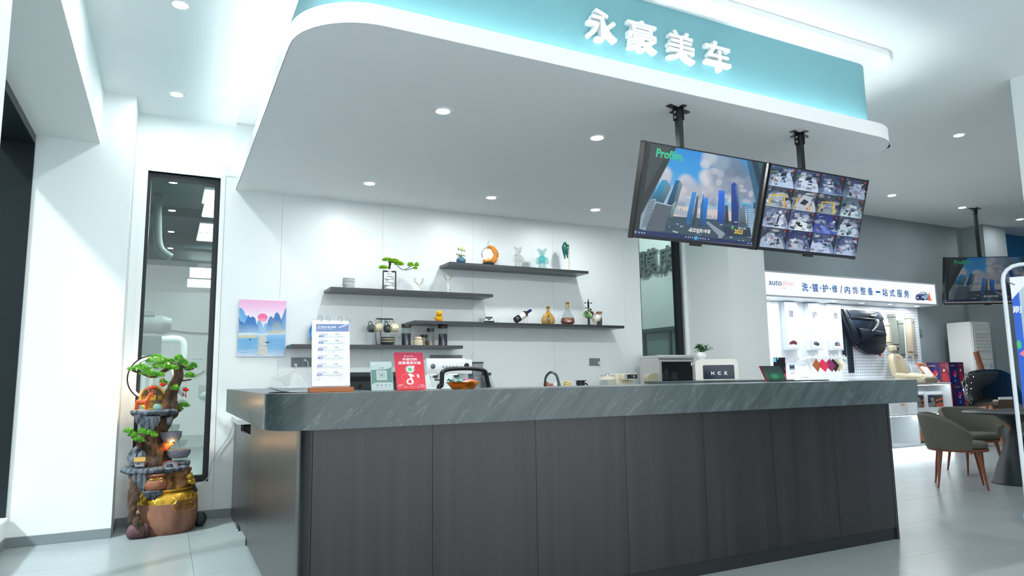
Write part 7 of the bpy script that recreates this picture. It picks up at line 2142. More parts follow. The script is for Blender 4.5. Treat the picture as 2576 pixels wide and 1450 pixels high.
dpatch('upper_roll', [(330, 85), (1090, 150), (1140, 210), (1190, 320), (420, 250)], 0.025, blk)
dpatch('insert', [(460, 290), (1000, 330), (930, 540), (600, 500), (540, 490)], 0.006, blk2, bev=0.004)
ar = dpatch('armrest', [(590, 510), (920, 560), (1130, 590), (1215, 630), (1215, 690), (930, 640), (870, 740), (690, 810), (660, 640)], 0.045, blk)
dpatch('edge_post', [(262, 80), (330, 90), (680, 800), (640, 840), (570, 860)], 0.02, blk)
obj('trim_line', MB().tube(smooth_path([d9(415, 255, YDR-0.076), d9(800, 285, YDR-0.076), d9(1180, 325, YDR-0.076)], 4), 0.005, 6), mat('chrome', (190, 196, 198), 0.15, metal=1), t, True)
obj('grab_handle', MB().tube(smooth_path([d9(1010, 325, YDR-0.06), d9(1065, 330, YDR-0.09), d9(1075, 390, YDR-0.1), d9(1035, 480, YDR-0.1), d9(945, 580, YDR-0.095)], 5), smooth_vals([0.014, 0.02, 0.02, 0.016, 0.012], 5), 10), mat('silver_plastic', (150, 156, 160), 0.25, metal=0.6), t, True)
obj('door_pull', MB().tube(smooth_path([d9(905, 215, YDR-0.08), d9(960, 225, YDR-0.09), d9(1015, 215, YDR-0.09), d9(1020, 190, YDR-0.08)], 4), 0.014, 8), mat('silver_plastic', (150, 156, 160), 0.25, metal=0.6), t, True)
for (x, y) in ((580, 925), (1125, 1120)):
    obj('red_clip', MB().obox(d9(x, y, YDR-0.03), (1, 0, 0), (0, 1, 0), (0, 0, 1), 0.016, 0.012, 0.02, 0.003), mat('clip_red', (206, 30, 60), 0.4), t)

def strip(label, tl, tr, br, bl, rgb, th, seed, curve=0.0, rough=0.35):
    Y = 7.012
    pts = [ony(*q, Y-th) for q in (bl, br, tr, tl)]
    n = 6; B = MB()
    L = [pts[0].lerp(pts[3], i/n)+Vector((curve*sin(pi*i/n), 0, 0)) for i in range(n+1)]; Rr = [pts[1].lerp(pts[2], i/n)+Vector((curve*sin(pi*i/n), 0, 0)) for i in range(n+1)]
    B.prism(L[::-1]+Rr, (0, th, 0))
    t = thing('trim_strip', label, 'car trim', (pts[0]+pts[1])/2, group='car trim strips on the pegboard', w=True)
    obj('strip', B, mat('trim_%d' % seed, rgb, rough), t, True)
    for f in (0.1, 0.9):
        p = pts[0].lerp(pts[3], f); q = pts[1].lerp(pts[2], f)
        obj('tie', MB().tube([p+Vector((-0.006, -0.004, 0)), q+Vector((0.006, -0.004, 0)), q+Vector((0.006, th, 0)), p+Vector((-0.006, th, 0))], 0.003, 5, closed=True), scr_black, t)
strip('narrow black trim strip left of the door panel', (2117, 810), (2124, 809), (2130, 898), (2125, 899), (34, 44, 58), 0.03, 1)
strip('wide black trim strip with notched edges below the door panel', (2129, 833), (2141, 832), (2150, 938), (2138, 939), (36, 44, 56), 0.02, 2)
strip('broad grey-green pillar trim beside the door panel', (2239, 790), (2252, 789), (2263, 875), (2246, 875), (132, 138, 130), 0.05, 3, 0.02)
strip('shiny grey-green pillar trim behind the car seat', (2259, 806), (2272, 805), (2278, 902), (2264, 902), (120, 130, 124), 0.05, 4, 0.01, 0.2)
strip('broad beige pillar trim strip near the pegboard edge', (2279, 792), (2291, 791), (2298, 896), (2287, 896), (186, 172, 150), 0.03, 5)
strip('thin beige trim strip at the pegboard edge', (2296, 802), (2300, 801), (2309, 904), (2304, 905), (150, 146, 134), 0.03, 6)
strip('small cream trim board half hidden by the door panel', (2224, 815), (2243, 814), (2246, 867), (2229, 868), (214, 208, 188), 0.02, 7)

# low display cabinet, lit from inside
ZDC = 1.035
dc = thing('display_cabinet', 'low white open display cabinet with lit shelves', 'cabinet', (8.9, 6.8, 0), w=True)
DX0, DX1 = 6.62, 11.12
zs = 0.575
obj('top', MB().box(DX0, DX1, YD, 7.045, ZDC-0.03, ZDC), dsw, dc)
obj('shelf', MB().box(DX0, DX1, YD+0.005, 7.045, zs-0.02, zs), dsw, dc)
obj('bottom', MB().box(DX0, DX1, YD, 7.045, 0.09, 0.12), dsw, dc)
obj('back', MB().box(DX0, DX1, 7.025, 7.045, 0.12, ZDC-0.03), dsw, dc)
obj('plinth', MB().box(DX0, DX1, YD+0.05, 7.045, 0, 0.09), dsw, dc)
for x in (DX0, 7.5, 8.4, 9.3, 10.213, DX1-0.022):
    obj('divider', MB().box(x, x+0.022, YD+0.002, 7.025, 0.12, ZDC-0.03), dsw, dc)
obj('light_strip', MB().box(DX0+0.05, DX1-0.05, YD+0.02, YD+0.034, 0.078, 0.0885), mat('cabinet_led', (244, 252, 255), 0.4, emit=10), dc)
for z in (ZDC-0.0305, zs-0.0205):
    obj('light_strip', MB().box(DX0+0.05, DX1-0.05, YD+0.03, YD+0.042, z-0.006, z), mat('cabinet_led2', (244, 252, 255), 0.4, emit=9), dc)
# boards with pictures in the cabinet
for lb, pxa, pxb, pya, pyb, Y in (('white display board with an orange car interior photo, right of the divider', 2330, 2376, 986, 1037, 6.72), ('white display board with an orange car interior photo, partly behind the counter end', 2302, 2333, 986, 1038, 6.74)):
    a = ony(pxa, pyb, Y); b = ony(pxb, pyb, Y); z1 = ony(pxa, pya, Y).z
    t = thing('photo_board', lb, 'photo board', ((a.x+b.x)/2, Y, zs), group='photo boards in the cabinet', w=True)
    obj('board', MB().box(a.x, b.x, Y, Y+0.02, zs, z1), dsw, t)
    S = Sheet((a.x+0.07, Y-0.0005, zs+0.08), (b.x-0.01, Y-0.0005, zs+0.08), (a.x+0.07, Y-0.0005, z1-0.05))
    S.rect(0, 0, 1, 1, (44, 44, 48)); S.poly([(0, 0.3), (0.4, 0.5), (0.5, 0.2), (0.3, 0), (0, 0)], (130, 134, 136)); S.poly([(0.45, 0.55), (0.95, 0.75), (1, 0.6), (0.5, 0.42)], (206, 92, 50))
    S.poly([(0.45, 0.2), (0.8, 0.36), (1, 0.3), (1, 0.02), (0.5, 0.02)], (196, 80, 44)); S.disc(0.28, 0.62, 0.13, 0.16, (140, 144, 148), 14); S.poly([(0, 0.6), (0.15, 0.9), (0.1, 1), (0, 1)], (40, 80, 140)); S.poly([(0.3, 0.9), (0.9, 0.86), (1, 1), (0.3, 1)], (84, 92, 90))
    S.build('photo', pr, t); 
a = ony(2243, 1040, 6.75); b = ony(2290, 1040, 6.75)
t = thing('white_carton', 'white carton with a red mark inside the lit cabinet', 'box', ((a.x+b.x)/2, 6.85, zs), w=True)
obj('carton', MB().box(a.x, b.x, 6.75, 6.98, zs, zs+0.24, 0.003), mat('carton_white', (228, 230, 230), 0.6), t)
S = Print((a.x, 6.7495, zs), (b.x-a.x, 0, 0), (0, 0, 0.24)); S.rect(0.52, 0.5, 0.74, 0.62, (232, 130, 120)); S.bars(0.54, 0.36, 0.88, 0.03, (190, 190, 190), 2); S.bars(0.54, 0.28, 0.75, 0.03, (190, 190, 190), 3); S.build('carton_print', pr, t)
t = thing('leather_sample', 'rounded tan leather panel leaning inside the cabinet', 'leather sample', ony(2325, 1120, 6.8), w=True)
pts = [(2309, 1118), (2310, 1090), (2313, 1083), (2322, 1081), (2330, 1085), (2335, 1098), (2336, 1112)]
B = MB(); B.prism([Vector((p.x, 6.8, max(p.z, 0.122))) for p in (ony(*q, 6.8) for q in pts)], (0, 0.02, 0)); obj('panel', B, mat('tan_leather', (204, 116, 58), 0.5), t)
obj('underlay', MB().box(ony(2312, 1118, 6.74).x, ony(2338, 1115, 6.74).x, 6.70, 6.76, 0.1205, 0.135), mat('dark_felt', (60, 62, 56), 0.9), t)

# car seat on the cabinet
cs = mat('beige_seat_leather', (180, 170, 144), 0.42, bump=0.15, scale=120)
sp = ony(2287, 963, 6.7)
t = thing('leather_seat_model', 'beige leather car seat with headrest on the display cabinet', 'car seat', (sp.x, 6.63, ZDC), radians(-80))
k = 0.63
B = MB().box(-0.28*k, 0.42*k, -0.36*k, 0.36*k, 0.0, 0.15*k, 0.05*k, 4)
for v in B.bm.verts:
    v.co.z += 0.05*k*max(0, -(v.co.x)/(0.3*k)) if v.co.z > 0.1*k else 0
obj('cushion', B, cs, t, True)
for s in (-1, 1):
    obj('cushion_bolster', MB().tube(smooth_path([(-0.25*k, s*0.3*k, 0.19*k), (0.0, s*0.32*k, 0.17*k), (0.34*k, s*0.3*k, 0.13*k)], 4), smooth_vals([0.07*k, 0.065*k, 0.05*k], 4), 10), cs, t, True)
tilt = radians(12)
def bp(x, y, z): return Vector((-0.3*k+x*cos(tilt)-z*sin(tilt), y, 0.1*k+x*sin(tilt)+z*cos(tilt)))
B = MB(); secs = []
for z, w, d in ((0.0, 0.30, 0.11), (0.12*k, 0.33, 0.12), (0.3*k, 0.34, 0.12), (0.46*k, 0.33, 0.11), (0.58*k, 0.26, 0.1), (0.64*k, 0.15, 0.08)):
    secs.append([B.bm.verts.new(bp(x*d*k*1.0, y*w*k, z)) for y, x in ((-1, 0.3), (-0.95, 0.95), (-0.75, 1.1), (-0.5, 0.75), (0, 0.65), (0.5, 0.75), (0.75, 1.1), (0.95, 0.95), (1, 0.3), (0.9, -0.5), (0.4, -0.8), (-0.4, -0.8), (-0.9, -0.5))])
for A, Q in zip(secs[:-1], secs[1:]):
    for i in range(13): B._face([A[i], A[(i+1) % 13], Q[(i+1) % 13], Q[i]])
B._face(secs[0][::-1]); B._face(secs[-1])
bk_ = obj('backrest', B, cs, t, True)
md = bk_.modifiers.new('round', 'SUBSURF'); md.levels = 2; md.render_levels = 2
hr = MB().box(-0.06*k, 0.06*k, -0.15*k, 0.15*k, -0.09*k, 0.09*k, 0.045*k, 4)
for v in hr.bm.verts: v.co = bp(v.co.x+0.03*k, v.co.y, v.co.z+0.76*k)
obj('headrest', hr, cs, t, True)
for s in (-1, 1):
    obj('headrest_post', MB().cyl(bp(0.02*k, s*0.06*k, 0.6*k), bp(0.02*k, s*0.06*k, 0.7*k), 0.008, seg=8), mat('chrome', (190, 196, 198), 0.15, metal=1), t, True)
o1 = bp(0.112*k, -0.12*k, 0.47*k); ut = Vector((0, 1, 0)); vt = bp(0, 0, 1)-bp(0, 0, 0); nt_ = bp(1, 0, 0)-bp(0, 0, 0)
S = Print(o1, ut*0.24*k, vt*0.09*k, n=nt_); S.text('auto', 0.0, 0.45, 0.5, (110, 92, 80), 0.01, w=0.46); S.text('zkin', 0.5, 0.45, 0.5, (206, 84, 74), 0.01, w=0.46); S.bars(0.3, 0.02, 0.64, 0.28, (80, 70, 64), 2, 0.95); S.build('embroidery', pr, bk_)

# frames on the cabinet
def leaning(name, label, cat, bl, br, tl, frame_m, fw, th=0.015, group=None):
    bl, br, tl = Vector(bl), Vector(br), Vector(tl)
    t = thing(name, label, cat, (bl+br)/2, group=group, w=True)
    ux, uy = br-bl, tl-bl
    n = ux.cross(uy).normalized()
    if n.dot(CAM-bl) < 0: n = -n
    wv, hv = fw/ux.length, fw/uy.length
    for u0, v0, u1, v1 in ((0, 0, 1, hv), (0, 1-hv, 1, 1), (0, hv, wv, 1-hv), (1-wv, hv, 1, 1-hv)):
        obj('frame_side', MB().prism([bl+ux*u0+uy*v0, bl+ux*u1+uy*v0, bl+ux*u1+uy*v1, bl+ux*u0+uy*v1], -n*th), frame_m, t)
    S = Sheet(bl+ux*wv+uy*hv-n*0.004, bl+ux*(1-wv)+uy*hv-n*0.004, bl+ux*wv+uy*(1-hv)-n*0.004)
    return t, S
bl = ony(2344, 963, 6.66); br = ony(2366, 961, 6.65); bl.z = br.z = ZDC+0.001
tl = Vector((bl.x-0.01, bl.y+0.22, ZDC+0.31))
t, S = leaning('certificate_frame', 'orange wooden certificate frame leaning on the display cabinet', 'frame', bl, br+Vector((0.0, 0, 0)), tl, mat('orange_frame', (196, 124, 78), 0.4), 0.022)
S.rect(0, 0, 1, 1, (236, 241, 246)); S.rect(0, 0.8, 1, 1, (110, 60, 70)); S.poly([(0, 0.66), (0, 0.82), (0.35, 0.9), (1, 0.82), (1, 0.6)], (240, 244, 248))
for k_ in range(7): S.bars(0.15, 0.68-k_*0.07, 0.85, 0.015, (170, 182, 196), k_)
S.build('certificate', prg, t)
bl = ony(2298, 946, 6.95); br = ony(2318, 945, 6.94); tl = ony(2296, 917, 6.99)
bl.z = br.z = ZDC+0.001; tl = Vector((bl.x, bl.y+0.05, ZDC+0.3))
t, S = leaning('certificate_frame', 'clear frame with a printed certificate behind the car seat', 'frame', bl, br+Vector((0.06, 0, 0)), tl, mat('clear_edge', (214, 222, 226), 0.2), 0.012)
S.rect(0, 0, 1, 1, (222, 229, 234))
for v, h in ((0.78, 0.05), (0.62, 0.05), (0.4, 0.02), (0.32, 0.02), (0.24, 0.02)): S.bars(0.2, v, 0.85, h, (120, 132, 144), int(v*90))
S.build('certificate', prg, t)

# stacked gift boxes
navy = mat('box_navy', (40, 34, 84), 0.4); 
bx0, bx1 = 11.17, 11.56
for k_ in range(4):
    z0 = k_*0.338; dx = (0.03, 0.0, 0.012, -0.03)[k_]
    yb = 6.60 if k_ < 3 else 6.62
    t = thing('gift_box', ('purple and red printed gift box at the bottom of the stack', 'purple and red printed gift box second from the floor', 'purple and red printed gift box third from the floor', 'purple and red printed gift box topmost in the stack')[k_], 'box', ((bx0+bx1)/2+dx, yb+0.16, z0), group='stacked gift boxes', w=True)
    x0, x1 = bx0+dx-(0.0), bx1+dx
    obj('carton', MB().box(x0, x1, yb, yb+0.36, z0+0.001, z0+0.337, 0.003), navy, t)
    for (o_, ux_) in (((x0, yb-0.0006, z0), (x1-x0, 0, 0)), ((x0-0.0006, yb+0.36, z0), (0, -0.36, 0))):
        S = Print(o_, ux_, (0, 0, 0.337)); 
        S.grad(0, 0, 1, 1, [(40, 30, 96), (44, 36, 110), (50, 34, 84)])
        S.rect(0.6, 0.0, 1, 1, (110, 30, 56)); S.poly([(0.22, 0.4), (0.34, 0.64), (0.46, 0.6), (0.5, 0.46), (0.36, 0.3)], (196, 40, 66)); S.poly([(0.24, 0.4), (0.36, 0.34), (0.46, 0.48), (0.46, 0.44), (0.36, 0.28)], (214, 200, 206))
        S.poly([(0.68, 0.1), (0.66, 0.42), (0.76, 0.52), (0.9, 0.46), (0.94, 0.1)], (176, 34, 54)); S.disc(0.77, 0.62, 0.05, 0.07, (224, 196, 186), 14)
        S.text('GIFT', 0.1, 0.82, 0.07, (200, 170, 110), 0.0) if False else S.bars(0.1, 0.82, 0.4, 0.05, (200, 170, 110), 4)
        S.bars(0.66, 0.84, 0.92, 0.03, (196, 150, 140), 6); S.rect(0.3, 0.06, 0.42, 0.2, (60, 120, 200)); S.bars(0.66, 0.03, 0.9, 0.05, (206, 160, 60), 8)
        S.build('box_print', prg, t)

# tall air conditioner
acw = mat('aircon_white', (220, 222, 218), 0.35)
t = thing('air_conditioner', 'tall white floor-standing air conditioner beside the grey column', 'air conditioner', (11.98, 6.7, 0), w=True)
zt_ = ony(2465, 810, 6.53).z
obj('cabinet', MB().box(11.7, 12.235, 6.545, 6.93, 0.0, zt_, 0.01), acw, t)
obj('front_lower', MB().box(11.715, 12.22, 6.53, 6.545, 0.05, zt_-0.62, 0.004), acw, t)
obj('front_upper', MB().box(11.715, 12.22, 6.53, 6.545, zt_-0.61, zt_-0.03, 0.004), acw, t)
for k_ in range(6):
    obj('vent_slat', MB().box(11.76, 12.17, 6.522, 6.53, zt_-0.2-k_*0.055, zt_-0.16-k_*0.055, 0.003), acw, t)
obj('display_window', MB().box(11.86, 12.08, 6.524, 6.53, zt_-0.9, zt_-0.79, 0.003), mat('display_grey', (70, 84, 96), 0.2), t)
S = Print((12.12, 6.5292, zt_-0.86), (0.07, 0, 0), (0, 0, 0.17)); S.rect(0, 0, 1, 1, (150, 190, 226)); S.rect(0.1, 0.1, 0.9, 0.6, (226, 234, 240)); S.build('energy_label', pr, t)
S = Print((11.9, 6.5292, zt_-0.72), (0.12, 0, 0), (0, 0, 0.03)); S.bars(0, 0, 1, 0.9, (150, 156, 160), 3); S.build('badge', pr, t)
o = thing('light_switch', 'small grey wall switch right of the pegboard', 'switch', (ony(2314, 838, 7.045).x, 7.045, ony(2314, 843, 7.045).z), w=True)
q = ony(2314, 838, 7.05)
obj('switch_plate', MB().box(q.x-0.05, q.x+0.04, 7.036, 7.0495, q.z-0.06, q.z+0.06, 0.003), mat('switch_grey', (96, 110, 116), 0.4), o)
obj('rocker', MB().box(q.x-0.03, q.x+0.02, 7.031, 7.036, q.z-0.035, q.z+0.035, 0.002), mat('switch_grey2', (110, 124, 130), 0.4), o)

# car bonnet on a wooden easel
YH = 5.25
def h3(x, y, Y=YH): return ony(2200+x/3.452, 840+y/3.452, Y)
gl = mat('black_car_paint', (8, 10, 13), 0.06, coat=1.0)
top = [(p.x, p.y) for p in smooth_path([(768, 430, 0), (800, 362, 0), (850, 330, 0), (960, 318, 0), (1085, 322, 0), (1190, 380, 0), (1262, 520, 0)], 6)]
bot = [(812, 640), (860, 636), (960, 625), (1060, 612), (1150, 610), (1220, 612), (1268, 618)]
def along(P, t):
    s = t*(len(P)-1); i = min(int(s), len(P)-2); f = s-i
    return (lerp(P[i][0], P[i+1][0], f), lerp(P[i][1], P[i+1][1], f))
B = MB(); NU, NV = 18, 8
gr_ = []
for i in range(NU+1):
    u = i/NU; row = []
    a = along(top, u); b = along(bot, u)
    for j in range(NV+1):
        v = j/NV
        x = lerp(a[0], b[0], v); y = lerp(a[1], b[1], v)
        row.append(B.bm.verts.new(h3(x, y, YH-0.16*sin(pi*(0.1+0.8*u))*sin(pi*(0.2+0.6*v))+0.12*(1-v)+0.1)))
    gr_.append(row)
for i in range(NU):
    for j in range(NV): B._face([gr_[i][j], gr_[i+1][j], gr_[i+1][j+1], gr_[i][j+1]])
t = thing('car_bonnet', 'glossy black car bonnet panel propped on an easel', 'car part', h3(1000, 640, YH-0.1), w=True)
hb = obj('bonnet_shell', B, gl, t, True)
md = hb.modifiers.new('thick', 'SOLIDIFY'); md.thickness = 0.02
S = Print(h3(925, 328, YH+0.2), h3(1000, 328, YH+0.2)-h3(925, 328, YH+0.2), h3(925, 316, YH+0.2)-h3(925, 328, YH+0.2)); S.rect(0, 0, 1, 1, (200, 206, 206)); S.build('sticker', pr, t)
wd = mat('easel_wood', (150, 96, 64), 0.55, var=0.2, scale=5, stretch=(6, 6, 0.6))
t = thing('wooden_easel', 'brown wooden easel holding up the black car bonnet', 'easel', (h3(1000, 640).x, YH+0.3, 0), w=True)
a = h3(885, 172, YH+0.42); b = h3(935, 318, YH+0.42); 
d_ = (b-a).normalized()
obj('mast', MB().obox((a+b)/2+d_*0.25, d_, Vector((0, 1, 0)), d_.cross(Vector((0, 1, 0))), (b-a).length/2+0.28, 0.02, 0.035), wd, t)
bx_ = (a+d_*((b-a).length+0.45))
for dx_ in (-0.22, 0.32):
    obj('leg', MB().cyl((bx_.x, YH+0.46, 0.8), (bx_.x+dx_, YH+0.18, 0.0), 0.022, seg=8), wd, t)
obj('leg', MB().cyl((bx_.x, YH+0.46, 0.8), (bx_.x+0.1, YH+0.85, 0.0), 0.022, seg=8), wd, t)
tz = h3(1000, 650, YH).z-0.02
obj('tray', MB().box(h3(830, 640).x, h3(1200, 640).x, YH-0.02, YH+0.34, tz-0.05, tz-0.02), wd, t)
obj('head_joint', MB().box(bx_.x-0.04, bx_.x+0.04, YH+0.4, YH+0.5, 0.74, 0.86), wd, t)

# round table, chairs, tissue box
TC = Vector((8.3, 4.3, 0)); TZ = 0.765
tb_ = thing('round_table', 'round black table on a black hourglass pedestal', 'table', TC)
tbk = mat('table_black', (34, 42, 46), 0.42)
obj('tabletop', MB().lathe([(0, TZ-0.022), (0.4, TZ-0.022), (0.462, TZ-0.012), (0.466, TZ-0.004), (0.46, TZ), (0, TZ)], seg=48), tbk, tb_, True)
obj('pedestal', MB().lathe([(0, 0.0), (0.262, 0), (0.264, 0.01), (0.255, 0.02), (0.035, TZ-0.175), (0.032, TZ-0.165), (0.036, TZ-0.155), (0.19, TZ-0.024), (0, TZ-0.024)], seg=40), tbk, tb_, True)
tp = onz(2530, 1028, TZ)
t = thing('tissue_box', 'dark wooden tissue box with a white tissue on the round table', 'tissue box', (tp.x, tp.y, TZ), radians(-30))
obj('box', MB().prism([(x, -0.055, z) for x, z in rrect(-0.115, 0.115, 0, 0.105, 0.035, 5)], (0, 0.11, 0)), mat('walnut', (74, 56, 46), 0.4, var=0.3, scale=6, stretch=(1, 8, 8)), t, True)
obj('tissue', MB().prism([(-0.07, -0.02, 0.1), (0.075, -0.02, 0.1), (0.07, -0.03, 0.135), (-0.075, -0.03, 0.132)], (0, 0.03, 0)), mat('tissue_white', (236, 238, 240), 0.8), t)
fab = mat('olive_grey_fabric', (98, 98, 88), 0.95, var=0.15, scale=120)
legw = mat('walnut_leg', (130, 74, 50), 0.4, var=0.2, scale=8, stretch=(6, 6, 1))
def lounge_chair(label, loc, rz):
    t = thing('lounge_chair', label, 'chair', loc, rz, 'olive chairs at the round table')
    obj('seat', MB().lathe([(0, 0.405), (0.24, 0.405), (0.262, 0.425), (0.262, 0.455), (0.24, 0.475), (0, 0.482)], seg=32, sx=1.05), fab, t, True)
    obj('seat_ring', MB().lathe([(0.2, 0.38), (0.262, 0.38), (0.268, 0.392), (0.262, 0.404), (0.2, 0.404)], seg=32, sx=1.05), legw, t, True)
    B = MB(); n = 26; rows = []
    for i in range(n+1):
        f = i/n*2-1
        a = pi+f*radians(112)
        e = max(0, (abs(f)-0.35)/0.65)
        zt = 0.765-0.2*e**1.8
        prof = []
        for (q, r0, zz) in ((0, 0.245, 0.42), (0, 0.262, 0.55), (0, 0.285, zt-0.02), (1, 0.292, zt), (2, 0.315, zt+0.004), (3, 0.33, zt-0.02), (3, 0.3, 0.53), (3, 0.272, 0.4)):
            prof.append(B.bm.verts.new((r0*1.05*cos(a), r0*sin(a), zz)))
        rows.append(prof)
    for A, Q in zip(rows[:-1], rows[1:]):
        for j in range(7): B._face([A[j], A[j+1], Q[j+1], Q[j]])
        B._face([A[7], A[0], Q[0], Q[7]])
    B._face(rows[0]); B._face(rows[-1][::-1])
    obj('backrest', B, fab, t, True)
    for sx_ in (-1, 1):
        for sy_ in (-1, 1):
            obj('leg', MB().tube([(sx_*0.165, sy_*0.16, 0.39), (sx_*0.19, sy_*0.185, 0.22), (sx_*0.218, sy_*0.212, 0.0)], [0.022, 0.017, 0.009], 10), legw, t, True)
    return t
ch1 = lounge_chair('olive grey upholstered chair with brown legs pulled up beside the counter end', (7.57, 4.49, 0), radians(-55))
dup(ch1, (8.72, 4.98, 0), radians(-122), 'olive grey upholstered chair behind the round table, below the bonnet')
dup(ch1, (9.25, 4.45, 0), radians(-172), 'olive grey upholstered chair at the far side of the round table')

# standing banner at the near column
f0 = onz(2568, 1322, 0); f0 = Vector((f0.x+0.12, f0.y, 0))
bdir = Vector((0.5, -0.866, 0)).normalized()
bn = Vector((-0.866, -0.5, 0))
t = thing('standing_banner', 'blue standing banner in a white tubular frame beside the near column', 'banner', f0+bdir*0.3, w=True)
ft = mat('banner_tube_white', (222, 230, 236), 0.35)
W_ = 0.62; Ht = ony(2540, 672, f0.y-0.0).z
pts = [f0+Vector((0, 0, 0.03)), f0+Vector((0, 0, Ht-0.12))]+[f0+bdir*(0.12-0.12*cos(a))+Vector((0, 0, Ht-0.12+0.12*sin(a))) for a in (pi/8, pi/4, 3*pi/8, pi/2)]
pts += [f0+bdir*(W_-0.12+0.12*sin(a))+Vector((0, 0, Ht-0.12+0.12*cos(a))) for a in (0, pi/8, pi/4, 3*pi/8, pi/2)]+[f0+bdir*W_+Vector((0, 0, 0.03))]
obj('frame_tube', MB().tube(pts, 0.016, 10), ft, t, True)
for q in (0, W_):
    obj('foot', MB().obox(f0+bdir*q+Vector((0, 0, 0.018)), bn, bdir, (0, 0, 1), 0.2, 0.025, 0.017, 0.006), mat('foot_pale_blue', (170, 190, 214), 0.4), t)
o_ = f0+bdir*0.045+Vector((0, 0, 0.12))+bn*0.004
obj('sheet', MB().prism([o_, o_+bdir*(W_-0.09), o_+bdir*(W_-0.09)+Vector((0, 0, Ht-0.22)), o_+Vector((0, 0, Ht-0.22))], -bn*0.002), mat('banner_cloth', (200, 214, 224), 0.6), t)
S = Sheet(o_+bn*0.0006, o_+bdir*(W_-0.09)+bn*0.0006, o_+Vector((0, 0, Ht-0.22))+bn*0.0006)
S.grad(0, 0, 1, 1, [(40, 96, 190), (36, 92, 190), (60, 130, 190), (130, 170, 196), (160, 186, 200), (190, 206, 214)])
S.poly([(0, 0), (0.08, 0), (0.1, 1), (0, 1)], (30, 92, 200)); S.poly([(0.0, 1), (0.3, 1), (0, 0.9)], (236, 240, 240)); S.text('刷', 0.0, 0.84, 0.03, (244, 246, 248), 0.02)
S.bars(0.3, 0.86, 0.8, 0.05, (206, 40, 60), 2, 0.9); S.disc(0.03, 0.7, 0.03, 0.02, (60, 190, 110), 10); S.poly([(0.02, 0.66), (0.1, 0.64), (0.1, 0.68)], (236, 120, 150))
for k_ in range(6): S.bars(0.15, 0.2+k_*0.07, 0.9, 0.02, (226, 236, 244), k_)
S.build('banner_print', pr, t)
for (u, v) in ((0.06, 0.965), (0.94, 0.965)):
    p = o_+bdir*(W_-0.09)*u+Vector((0, 0, (Ht-0.22)*v))
    obj('eyelet_hook', MB().cyl(p+bn*0.003, p-bdir*(0.05 if u < 0.5 else -0.05)+Vector((0, 0, 0.03))+bn*0.003, 0.004, seg=6), mat('chrome', (190, 196, 198), 0.15, metal=1), t)
# ================================================================ seen through the tall window: the wash bay
def G(px, py, Y): return ony(px, py, Y)
panel_lit = mat('bay_panel_lit', (240, 252, 255), 0.4, emit=6.0)
for k, (x0, y0, x1, y1) in enumerate(((0.30, 8.33, 0.95, 9.02), (0.33, 9.06, 0.98, 9.77), (0.33, 10.2, 1.0, 10.82), (0.33, 10.88, 1.0, 11.5))):
    t = thing('bay_ceiling_panel', ('square light panel in the wash bay ceiling nearest the glass', 'light panel behind the nearest one in the wash bay', 'third light panel in the wash bay ceiling', 'far light panel in the wash bay ceiling')[k], 'ceiling light', ((x0+x1)/2, (y0+y1)/2, 3.38), group='wash bay light panels', w=True)
    obj('frame', MB().box(x0, x1, y0, y1, 3.392, 3.42), trim_m, t)
    obj('hanger', MB().cyl(((x0+x1)/2, (y0+y1)/2, 3.42), ((x0+x1)/2, (y0+y1)/2, 3.5), 0.006, seg=6), trim_m, t)
    obj('diffuser', MB().box(x0+0.01, x1-0.01, y0+0.01, y1-0.01, 3.388, 3.392), panel_lit, t)
    ld = bpy.data.lights.new('bay_lamp', 'AREA'); ld.shape = 'RECTANGLE'; ld.size = x1-x0; ld.size_y = y1-y0; ld.energy = 13; ld.color = (0.96, 1.0, 0.98)
    lo = bpy.data.objects.new('bay_lamp', ld); COL.objects.link(lo); lo.location = ((x0+x1)/2, (y0+y1)/2, 3.37); lo.parent = t; lo.matrix_parent_inverse = Matrix.Translation(-Vector(t.location))
for k, (a_, b_) in enumerate((((476, 699), (545, 676)), ((470, 723), (545, 705)))):
    a, b = G(*a_, 14.27), G(*b_, 14.27)
    t = thing('bay_window_glow', ('upper high window made as a glowing panel on the far wash bay wall', 'lower high window made as a glowing panel on the far wash bay wall')[k], 'window', ((a.x+b.x)/2, 14.27, a.z), group='glowing windows on the bay wall', w=True)
    obj('case', MB().box(a.x, b.x, 14.262, 14.284, a.z, b.z), trim_m, t)
    obj('diffuser', MB().box(a.x+0.01, b.x-0.01, 14.258, 14.262, a.z+0.01, b.z-0.01), panel_lit, t)  # self-lit pane stands in for daylight in a high window
YW = 14.27
gm = mat('pump_grey', (120, 132, 132), 0.45, metal=0.2)
c = G(378, 818, 10.6)
t = thing('pressure_pump', 'grey electric pump motor mounted high in the wash bay', 'pump', (c.x, 10.6, c.z-0.4), w=True)
obj('motor', MB().cyl(c+Vector((-0.2, 0, 0)), c+Vector((0.16, 0, 0)), 0.13, seg=20), gm, t, True)
obj('fan_cover', MB().cyl(c+Vector((0.16, 0, 0)), c+Vector((0.26, 0, 0)), 0.125, 0.1, seg=20), mat('pump_dark', (90, 102, 104), 0.5), t, True)
obj('terminal_box', MB().box(c.x-0.12, c.x+0.06, 10.52, 10.66, c.z+0.12, c.z+0.2, 0.01), gm, t)
obj('pump_head', MB().box(c.x-0.3, c.x+0.15, 10.5, 10.7, c.z-0.42, c.z-0.15, 0.02), mat('pump_dark', (90, 102, 104), 0.5), t)
obj('bracket', MB().box(c.x-0.35, c.x+0.2, 10.5, 10.72, c.z-0.46, c.z-0.42).box(c.x-0.3, c.x+0.1, 10.55, 10.65, c.z-0.16, c.z-0.12), mat('bracket_white', (190, 202, 200), 0.4), t)
wp = mat('white_pvc', (214, 224, 222), 0.35)
